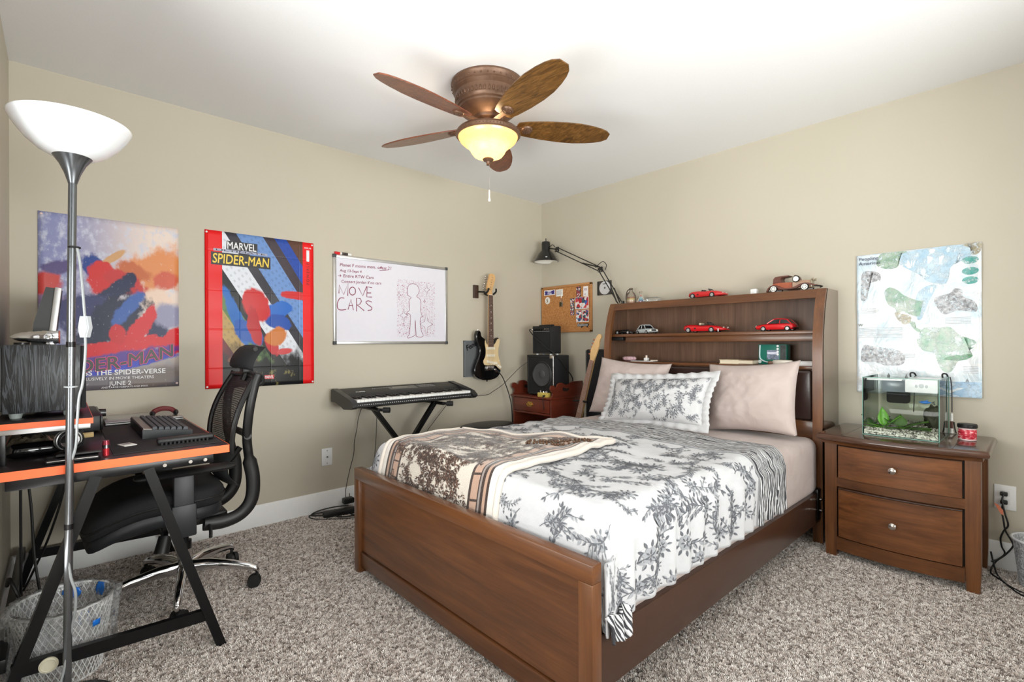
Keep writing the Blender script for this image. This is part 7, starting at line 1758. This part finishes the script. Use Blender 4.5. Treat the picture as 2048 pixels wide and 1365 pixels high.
# ------------------------------------------------------------------ office chair
def office_chair():
    cx, cy = .640, -2.975
    c = thing('office_chair', 'black mesh office chair with headrest and five-star chrome base', 'chair', (cx, cy, 0))
    b = M['black']; chrome = M['chrome']
    # base
    hub = part('hub', lathe([(0, .088), (.030, .088), (.040, .096), (.040, .125), (.030, .140), (.026, .17), (.0, .17)], 28, (cx, cy, 0)), chrome, c)
    for k in range(5):
        a = math.radians(-14 + 72 * k); d = Vector((math.cos(a), math.sin(a), 0)); s = Vector((-d.y, d.x, 0))
        rings = []
        for r, z, w, h in ((.025, .118, .022, .028), (.10, .122, .020, .024), (.20, .110, .017, .020), (.27, .094, .015, .017), (.298, .084, .012, .014), (.308, .070, .009, .012)):
            p = Vector((cx, cy, z)) + d * r
            rings.append([p + s * w * math.cos(q * PI / 5) + Vector((0, 0, h * math.sin(q * PI / 5))) for q in range(10)])
        part('base_arm', loft(rings), chrome, c, 60)
        p = Vector((cx, cy, 0)) + d * .300; aa = a + 1.1 + k * .7; t = Vector((math.cos(aa), math.sin(aa), 0)); off = t.cross(Vector((0, 0, 1)))
        q = p - off * .012
        cs = part('caster', jn(cyl(p + Vector((0, 0, .03)), p + Vector((0, 0, .075)), .007), cyl(q + Vector((0, 0, .0285)) - t * .006, q + Vector((0, 0, .0285)) + t * .006, .018)), b, c)
        for sg in (-1, 1):
            w0 = q + t * (sg * .007) + Vector((0, 0, .0285)); w1 = q + t * (sg * .023) + Vector((0, 0, .0285))
            part('caster_wheel', cyl(w0, w1, .0285, .026, 22), M['rubber'], cs)
    part('gas_column', jn(cyl((cx, cy, .165), (cx, cy, .235), .026), cyl((cx, cy, .235), (cx, cy, .325), .015)), M['blackm'], c)
    part('column_collar', cyl((cx, cy, .150), (cx, cy, .200), .029), chrome, c)
    part('mechanism', box(cx - .10, cx + .10, cy - .10, cy + .15, .318, .362, .012, 3), b, c)
    part('tilt_knob', jn(cyl((cx + .05, cy - .075, .310), (cx + .09, cy - .085, .285), .010), cyl((cx + .085, cy - .083, .300), (cx + .105, cy - .10, .235), .024, .028, 14)), b, c)
    part('lever', tube([(cx + .09, cy + .06, .335), (cx + .20, cy + .06, .33), (cx + .235, cy + .055, .30)], .007, 8), b, c)
    # seat
    def shell(zs, grow):
        rings = []
        for f, z in zs:
            ring_ = []
            for k in range(48):
                a = k * 2 * PI / 48; ca, sa = math.cos(a), math.sin(a); n = 4.0
                r = (abs(ca) ** n + abs(sa) ** n) ** (-1 / n)
                x, y = cx + .240 * f * r * ca, -3.085 + .245 * f * r * sa
                fr = max(0, (-3.10 - y) / .23); dz = -.085 * fr ** 2.2 + .012 * ((x - cx) / .24) ** 2
                ring_.append((x, y, z + dz))
            rings.append(ring_)
        return loft(rings)
    seat = part('seat', shell(((.90, .415), (.97, .425), (1.0, .45), (.985, .482), (.93, .502), (.75, .512), (.4, .508), (.05, .505)), 0), mat((23, 23, 26), .8, name='seat_fabric', scale=350, vary=.25, bump=.3), c, 60)
    part('seat_pan', shell(((.80, .362), (.93, .372), (.96, .40), (.93, .418)), 0), mat((34, 36, 40), .5, name='seat_pan'), seat, 60)
    part('seam', tube([(cx + .240 * ((abs(math.cos(a)) ** 4 + abs(math.sin(a)) ** 4) ** -.25) * math.cos(a), -3.085 + .245 * ((abs(math.cos(a)) ** 4 + abs(math.sin(a)) ** 4) ** -.25) * math.sin(a), .452 - .085 * max(0, (-3.10 - (-3.085 + .245 * ((abs(math.cos(a)) ** 4 + abs(math.sin(a)) ** 4) ** -.25) * math.sin(a))) / .23) ** 2.2 + .012) for a in [k * 2 * PI / 60 for k in range(60)]], .004, 6, False, closed=True), b, seat)
    # back frame: two J-shaped side bars
    J = [(-2.93, .338), (-2.855, .330), (-2.785, .350), (-2.742, .405), (-2.735, .50), (-2.752, .60), (-2.765, .70), (-2.760, .82), (-2.738, .93), (-2.722, .975)]
    for x in (cx - .155, cx + .155):
        P = catmull([(x + (.045 if z > .6 else 0) * (1 if x > cx else -1) * min(1, (z - .6) / .2 if z > .6 else 0), y, z) for y, z in J], 5); rings = []
        for i, p in enumerate(P):
            d = (P[min(len(P) - 1, i + 1)] - P[max(0, i - 1)]).normalized(); n = Vector((1, 0, 0)).cross(d).normalized(); w = .022 if p.z < .65 else .015; h = .030 if p.z < .60 else .020
            rings.append([p + Vector((w * math.cos(q * PI / 6), 0, 0)) + n * (h * math.sin(q * PI / 6)) for q in range(12)])
        part('back_upright', loft(rings), b, c, 60)
    part('back_yoke', box(cx - .16, cx + .16, -2.90, -2.83, .318, .348, .008), b, c)
    part('crossbar', tube([(cx - .19, -2.765, .70), (cx, -2.74, .69), (cx + .19, -2.765, .70)], .016, 10), b, c)
    def panel(u, v):
        s = 2 * u - 1; z = .640 + v * .325
        w = .215 - .02 * v + .012 * math.sin(PI * v)
        y = -2.835 + .10 * v ** 1.3 - .022 * (1 - s * s) * -1 - .02 * math.sin(PI * v)
        return (cx + s * w, y, z)
    t = NT('chair_mesh'); s_ = t.sep(t.coord()); wz = t.smooth(t.math('SINE', t.math('MULTIPLY', s_[2], 700)), -.5, .5)
    al = t.math('ADD', .80, t.math('MULTIPLY', wz, .17))
    mm = t.fin(t.mix(wz, lin((18, 18, 20)), lin((42, 42, 44))), .55, alpha=al)
    mesh = part('mesh_back', grid(24, 24, panel), mm, c, 180)
    edge = [panel(0, k / 20) for k in range(21)] + [panel(k / 20, 1) for k in range(1, 21)] + [panel(1, 1 - k / 20) for k in range(1, 21)] + [panel(1 - k / 20, 0) for k in range(1, 20)]
    part('mesh_frame', tube(edge, .012, 8, False, closed=True), b, mesh)
    # lumbar pad
    def lum(sg):
        def f(u, v):
            s = 2 * u - 1; z = .455 + v * .185; y = -2.862 + .030 * s * s + .085 * (2 * v - 1) ** 2 * (.55 if v > .5 else .75)
            return (cx + s * .135 * (1 - .45 * (2 * v - 1) ** 4), y + sg * .011 * (max(0, 1 - abs(s) ** 6) * max(0, 1 - abs(2 * v - 1) ** 6)) ** .5, z)
        return f
    part('lumbar_pad', jn(grid(20, 16, lum(1)), grid(20, 16, lum(-1))), mat((46, 47, 49), .5, name='lumbar_grey'), c, 180)
    part('lumbar_arm', tube([(cx, -2.86, .54), (cx, -2.80, .56), (cx, -2.75, .62)], .014, 8), b, c)
    # arm rests
    for sg in (-1, 1):
        x = cx + sg * .265
        a = part('arm_post', jn(box(x - .018, x + .018, -3.055, -2.985, .36, .585, .006), box(x - .022, x + .022, -3.062, -2.978, .34, .47, .006)), mat((36, 38, 41), .45, name='arm_grey'), c)
        part('arm_bracket', box(min(x, cx + sg * .10), max(x, cx + sg * .10), -3.05, -2.99, .338, .362, .004), b, a)
        part('arm_pad', loft([[(x + w * math.cos(q * PI / 6), y, .598 + h * math.sin(q * PI / 6)) for q in range(12)] for y, w, h in ((-3.180, .018, .006), (-3.165, .034, .012), (-3.10, .042, .015), (-2.95, .044, .016), (-2.86, .040, .015), (-2.835, .022, .008))]), b, a, 60)
    # head rest
    def hr(sg):
        def f(u, v):
            s = 2 * u - 1; z = 1.003 + v * .108 ; k = (max(0, 1 - abs(s) ** 5) * max(0, 1 - abs(2 * v - 1) ** 5)) ** .5
            y = -2.775 + .075 * s * s * .6 + .055 * v * v + sg * .016 * k
            return (cx + s * .145, y, z - .012 * s * s)
        return f
    h = part('headrest', jn(grid(22, 14, hr(1)), grid(22, 14, hr(-1))), mat((30, 30, 33), .7, name='headrest_mesh', scale=300, vary=.3, bump=.3), c, 180)
    part('headrest_bracket', jn(tube([(cx, -2.735, .94), (cx, -2.715, 1.0), (cx, -2.72, 1.06), (cx, -2.75, 1.07)], .016, 8), box(cx - .03, cx + .03, -2.745, -2.71, .975, 1.0, .006)), b, h)
    part('headrest_frame', tube([(cx - .13, -2.715, 1.09), (cx - .05, -2.70, 1.10), (cx + .05, -2.70, 1.10), (cx + .13, -2.715, 1.09)], .010, 8), b, h)
    part('coat_hook', tube([(cx, -2.71, .985), (cx, -2.68, .965), (cx, -2.655, .955), (cx, -2.648, .93), (cx, -2.665, .915), (cx, -2.68, .92)], .010, 8), b, c)
office_chair()

# ------------------------------------------------------------------ floor lamp
def floor_lamp():
    bx, by = 1.238, -3.372
    l = thing('floor_lamp', 'tall black floor lamp with a white uplighter bowl in front of the desk', 'lamp', (bx, by, 0))
    top = Vector((1.250, -3.354, 1.605)); bot = Vector((bx, by, .02))
    part('base', lathe([(0, 0), (.120, 0), (.122, .008), (.110, .018), (.03, .026), (.014, .034), (0, .034)], 40, (bx, by, 0)), M['blackm'], l)
    gm = mat((120, 123, 127), .25, .85, name='gunmetal')
    for a, b in ((0, .34), (.34, .69), (.69, 1)):
        p, q = bot.lerp(top, a), bot.lerp(top, b); part('pole', cyl(p, q, .0105, None, 20), gm, l)
    for a in (.34, .69): p = bot.lerp(top, a); part('pole_joint', cyl(p - Vector((0, 0, .008)), p + Vector((0, 0, .008)), .0116, None, 20), M['blackm'], l)
    part('socket_cone', lathe([(.011, 0), (.014, .010), (.020, .030), (.032, .058), (.047, .080), (.056, .090), (.050, .090), (0, .07)], 40, top), gm, l)
    t = NT('opal_bowl'); 
    sh = part('shade', lathe([(.030, .076), (.058, .083), (.082, .097), (.108, .122), (.130, .152), (.143, .176), (.1455, .182), (.1440, .1845), (.1405, .180), (.127, .153), (.105, .124), (.08, .1), (.03, .085)], 56, top), t.fin(t.ramp(t.noise(t.coord(), 4, 2), [(0, lin((238, 240, 244))), (1, lin((246, 247, 250)))]), .16, coat=.3, sss=.15), l, 60)
    part('bulb', ball(top + Vector((0, 0, .12)), (.022, .022, .032), 16, 12), M['white'], sh)
    # cord with in-line switch
    cm = mat((150, 154, 156), .3, name='clear_cord', coat=.3)
    part('cord', tube([(1.262, -3.345, 1.41), (1.267, -3.338, 1.36), (1.272, -3.332, 1.27), (1.276, -3.328, 1.20)], .0036, 8), cm, l)
    sw = part('cord_switch', prism([(-.012, -.03), (-.018, 0), (-.012, .035), (.012, .035), (.018, 0), (.010, -.03)], 1, -.009, .009, .003), mat((186, 190, 194), .35, name='switch_grey'), l)
    sw.rotation_euler = (0, 0, .75); sw.location = (1.276 - bx, -3.327 - by, 1.165)
    for v in sw.data.vertices: v.co += Vector((bx, by, 0))
    part('cord', tube([(1.275, -3.327, 1.135), (1.276, -3.327, 1.09), (1.271, -3.333, 1.0), (1.262, -3.342, .95), (1.258, -3.346, .88), (1.254, -3.350, .80), (1.245, -3.366, .72), (1.245, -3.37, .55), (1.25, -3.364, .42), (1.258, -3.352, .36), (1.252, -3.353, .30), (1.243, -3.362, .24), (1.25, -3.385, .1), (1.27, -3.42, .03)], .0036, 8), cm, l)
    part('cord_tie', torus((1.2545, -3.351, 1.41), .013, .003, 'Z', 20, 8), M['black'], l)
    part('cord_clip', torus((1.247, -3.36, .985), .0145, .0025, 'Z', 20, 8), mat((180, 184, 188), .4, name='clip_grey'), l)
floor_lamp()

# ------------------------------------------------------------------ waste basket with a bag liner
def basket():
    c = (1.005, -3.378); e = thing('wire_basket', 'white wire mesh waste basket with a clear plastic liner under the desk', 'waste basket', (c[0], c[1], 0))
    wm = mat((232, 232, 232), .4, name='white_wire'); r0, r1, h = .098, .132, .250
    R_ = lambda z: r0 + (r1 - r0) * z / h
    bms = []
    n = 44
    for k in range(n):
        for sg in (-1, 1):
            P = [(c[0] + R_(z) * math.cos(k * 2 * PI / n + sg * z * 4.2), c[1] + R_(z) * math.sin(k * 2 * PI / n + sg * z * 4.2), z) for z in [h * j / 10 for j in range(11)]]
            bms.append(tube(P, .0013, 4, False, cap=False))
    part('wire_mesh', jn(*bms), wm, e, 180)
    part('rim', torus((*c, h), r1, .004, 'Z', 48, 8), wm, e); part('base_ring', torus((*c, .004), r0, .004, 'Z', 48, 8), wm, e)
    part('base_plate', cyl((c[0], c[1], .002), (c[0], c[1], .005), r0, None, 40), wm, e)
    bag = see_through('clear_film', (.97, .97, .97), 1.35, .08, .22, (.9, .91, .93))
    def film(u, v):
        a = u * 2 * PI
        if v < .45:   # outside drop
            k = v / .45; z = .085 + .05 * math.sin(a * 2 + 1) + k * (h + .012 - .085 - .05 * math.sin(a * 2 + 1)); r = R_(z) + .018 + .012 * (1 - k) + .012 * noise.noise((math.cos(a) * 3, math.sin(a) * 3, z * 10))
        else:
            k = (v - .45) / .55; z = h + .012 - k * (h - .03); r = R_(z) - .006 - .014 * k + .010 * noise.noise((math.cos(a) * 4, math.sin(a) * 4, z * 14 + 5))
        r += .004 * math.sin(a * 23 + 6 * noise.noise((math.cos(a) * 2, math.sin(a) * 2, 0)))
        return (c[0] + r * math.cos(a), c[1] + r * math.sin(a), z)
    l = thing('bin_liner', 'crinkled clear plastic liner with blue print in the wire basket', 'bag', (c[0], c[1], .03))
    part('film', grid(110, 26, film), bag, l, 180)
    bl = mat((24, 110, 206), .3, name='blue_print')
    def patch(a0, z0, w, hh, rot_=0.0):
        def f(u, v):
            s, q = (2 * u - 1) * w, (2 * v - 1) * hh; kk = 1 if abs(2 * v - 1) < .6 else .75
            a = a0 + (s * math.cos(rot_) - q * math.sin(rot_)) * kk / r1; z = z0 + s * math.sin(rot_) + q * math.cos(rot_)
            r = R_(z) - .012
            return (c[0] + r * math.cos(a), c[1] + r * math.sin(a), z)
        return grid(6, 6, f)
    for a0, z0, w, hh, ro in ((2.15, .232, .022, .022, 0), (1.45, .225, .016, .028, .5), (2.95, .225, .03, .018, .2), (1.4, .15, .014, .012, 0), (1.95, .13, .014, .014, .2), (2.6, .13, .02, .03, .3)):
        o = part('blue_print', patch(a0, z0, w, hh, ro), bl, l, 180); solid(o, .0006, 0)
    def outp(u, v): a = .52 + (u - .5) * .14; z = .19 + v * .02; r = R_(z) + .034; return (c[0] + r * math.cos(a), c[1] + r * math.sin(a), z)
    o = part('blue_print', grid(3, 3, outp), bl, l, 180); solid(o, .0006, 0)
basket()
# cables under the desk
UC = [('desk_cable', 'black cable hanging behind the near desk leg', [(1.155, -3.545, .715), (1.15, -3.545, .55), (1.145, -3.545, .35), (1.15, -3.54, .2), (1.15, -3.535, .012)]),
      ('desk_cable', 'black cable looping to the floor in the desk corner', [(.58, -3.49, .715), (.60, -3.47, .5), (.62, -3.46, .3), (.66, -3.44, .14), (.70, -3.42, .012)]),
      ('desk_cable', 'thin black cable slanting down to the far desk leg', [(.30, -3.36, .715), (.30, -3.37, .50), (.28, -3.42, .28), (.22, -3.48, .10), (.15, -3.51, .012)]),
      ('desk_cable', 'thick black cable arching over the floor at the left edge', [(.68, -3.53, .23), (.76, -3.52, .28), (.80, -3.50, .24), (.81, -3.46, .12), (.82, -3.43, .012)]),
      ('desk_cable', 'straight black cable beside the far desk frame', [(.55, -3.50, .715), (.55, -3.50, .4), (.54, -3.50, .012)])]
for nm, lab, pts in UC: one(nm, tube(pts, .006 if 'thick' in lab else .0045, 8), M['black'], lab, 'cable', pts[-1])
e = thing('power_adapter', 'black power adapter with a white paper tag under the desk', 'adapter', (.80, -3.49, 0))
part('brick', box(.72, .86, -3.53, -3.47, 0, .045, .006), M['black'], e); part('paper_tag', mv(rot(box(-.05, .05, -.0008, .0008, -.02, .02), .2, 'Y'), .80, -3.44, .075), mat((206, 200, 186), .7, name='tag_paper', vary=.15, scale=150), e)
part('lead', tube([(.78, -3.47, .03), (.79, -3.45, .05), (.80, -3.44, .075)], .004, 6), M['black'], e)

# ------------------------------------------------------------------ ceiling fan
def ceiling_fan():
    cx, cy = 1.318, -1.760
    f = thing('ceiling_fan', 'five-blade ceiling fan with a bronze housing and lit frosted glass bowl', 'ceiling fan', (cx, cy, RH))
    br = mat((104, 76, 58), .42, .35, name='aged_bronze', vary=.14, scale=40)
    C = (cx, cy, 0)
    part('housing', lathe([(0, 2.44), (.186, 2.44), (.189, 2.430), (.187, 2.424), (.184, 2.420), (.182, 2.404), (.178, 2.400), (.179, 2.394), (.170, 2.384), (.166, 2.380), (.164, 2.362), (.163, 2.338), (.164, 2.334), (.158, 2.326), (.157, 2.320), (.150, 2.314), (.148, 2.306), (.134, 2.294), (.108, 2.279), (.078, 2.270), (.074, 2.265), (.070, 2.258), (.046, 2.254), (.046, 2.215), (.04, 2.205), (0, 2.203)], 64, C), br, f, 30)
    for k in range(36):
        a = k * 2 * PI / 36; part('stud', ball((cx + .1845 * math.cos(a), cy + .1845 * math.sin(a), 2.412), .0042, 8, 6), br, f, 180)
    for k in range(48):
        a = k * 2 * PI / 48; r = .1645
        part('flute', ball((cx + r * math.cos(a), cy + r * math.sin(a), 2.350), (.0052, .0052, .0125), 8, 6), br, f, 180)
    part('light_rim', lathe([(.140, 2.192), (.148, 2.204), (.158, 2.200), (.166, 2.188), (.164, 2.176), (.158, 2.170), (.150, 2.172), (.141, 2.180), (.140, 2.192)], 64, C), br, f, 30)
    for k in range(3):
        a = .4 + k * 2 * PI / 3; part('rim_arm', bar([(cx + .03 * math.cos(a), cy + .03 * math.sin(a), 2.21), (cx + .148 * math.cos(a), cy + .148 * math.sin(a), 2.196)], .014, .006), br, f)
    for k in range(60):
        a = k * 2 * PI / 60; part('rim_bead', ball((cx + .1655 * math.cos(a), cy + .1655 * math.sin(a), 2.182), .0032, 6, 5), br, f, 180)
    # frosted bowl, lit from inside
    m = bpy.data.materials.new('frosted_amber_glass'); m.use_nodes = True; t = m.node_tree; t.nodes.remove(t.nodes['Principled BSDF'])
    nz = t.nodes.new('ShaderNodeTexNoise'); nz.inputs['Scale'].default_value = 9
    rp = t.nodes.new('ShaderNodeValToRGB'); rp.color_ramp.elements[0].color = (.92, .62, .30, 1); rp.color_ramp.elements[1].color = (1, .78, .46, 1)
    tl = t.nodes.new('ShaderNodeBsdfTranslucent'); df = t.nodes.new('ShaderNodeBsdfDiffuse'); gl = t.nodes.new('ShaderNodeBsdfGlossy'); gl.inputs['Roughness'].default_value = .25
    m1 = t.nodes.new('ShaderNodeMixShader'); m1.inputs[0].default_value = .35; m2 = t.nodes.new('ShaderNodeMixShader'); m2.inputs[0].default_value = .06
    t.links.new(nz.outputs[0], rp.inputs[0]); t.links.new(rp.outputs[0], tl.inputs[0]); t.links.new(rp.outputs[0], df.inputs[0])
    t.links.new(tl.outputs[0], m1.inputs[1]); t.links.new(df.outputs[0], m1.inputs[2]); t.links.new(m1.outputs[0], m2.inputs[1]); t.links.new(gl.outputs[0], m2.inputs[2]); t.links.new(m2.outputs[0], t.nodes['Material Output'].inputs[0])
    part('glass_bowl', lathe([(.154, 2.176), (.152, 2.166), (.144, 2.152), (.128, 2.138), (.108, 2.124), (.094, 2.108), (.086, 2.092), (.074, 2.077), (.050, 2.066), (.024, 2.061), (.0, 2.060)], 64, C), m, f, 180, label='lit frosted amber glass bowl')
    part('finial', lathe([(0, 2.064), (.026, 2.063), (.029, 2.057), (.024, 2.051), (.012, 2.046), (.008, 2.036), (.010, 2.030), (0, 2.026)], 28, C), br, f)
    part('pull_chain', tube([(cx + .004, cy, 2.045), (cx + .008, cy, 2.03), (cx + .008, cy, 1.90)], .0012, 6, False), M['nickel'], f)
    part('pull_knob', lathe([(0, 1.838), (.006, 1.841), (.0075, 1.85), (.004, 1.862), (.005, 1.885), (.003, 1.90), (0, 1.902)], 14, (cx + .008, cy, 0)), mat((222, 214, 200), .15, name='crystal_pull', coat=.6), f)
    # blades
    def blade_mat(k, dark, light):
        t = NT('fan_blade_wood_%d' % k); co = t.coord('Generated', (1.6, 5, 1)); n = t.noise(co, 2.4, 6, .62, 1.4); n2 = t.noise(t.coord('Generated', (6, 70, 1)), 1, 3)
        c = t.ramp(n, [(.28, lin(dark)), (.5, tuple((p + q) / 2 for p, q in zip(lin(dark), lin(light)))), (.68, lin(light))])
        c = t.mix(t.smooth(n2, .42, .68), c, t.mix(.35, c, lin((36, 20, 10))))
        return t.fin(c, .3, coat=.12)
    out = [(.150, .030), (.158, .046), (.20, .058), (.30, .073), (.40, .081), (.48, .080), (.55, .070), (.60, .058), (.635, .044), (.660, .022)]
    for k in range(5):
        a = 2.298 + k * 2 * PI / 5
        base = Matrix.Translation((cx, cy, 2.232)) @ Matrix.Rotation(a, 4, 'Z') @ Matrix.Rotation(math.radians(PITCH), 4, 'X')
        P = out + [(x, -y) for x, y in out[::-1]]
        b = part('blade', tf(prism(P, 2, -.0032, .0032, .0012), base), blade_mat(k, *(((92, 46, 30), (140, 82, 56)) if k in (0, 1, 2) else ((66, 44, 20), (132, 92, 46)))), f, 30)
        med = lathe([(0, -.016), (.012, -.015), (.020, -.011), (.024, -.012), (.029, -.008), (.031, -.0034), (0, -.003)], 24); mv(med, .205, 0, 0)
        part('medallion', tf(med, base), br, b)
        for q in range(8):
            aa = q * PI / 4; part('petal', tf(ball((.205 + .015 * math.cos(aa), .015 * math.sin(aa), -.0125), (.005, .005, .0025), 8, 6), base), br, b, 180)
        part('blade_iron', tf(bar([(.045, 0, .004), (.11, 0, .004), (.20, 0, -.004)], .026, .008), base), br, b)
    d = bpy.data.lights.new('fan_bulb', 'POINT'); d.energy = 1.5; d.color = (1, .72, .42); d.shadow_soft_size = .03
    o = bpy.data.objects.new('fan_bulb', d); COL.objects.link(o); o.location = (cx, cy, 2.150)
PITCH = -13
ceiling_fan()

# ------------------------------------------------------------------ tidy
for _o in bpy.data.objects:
    if '_o' in _o: del _o['_o']
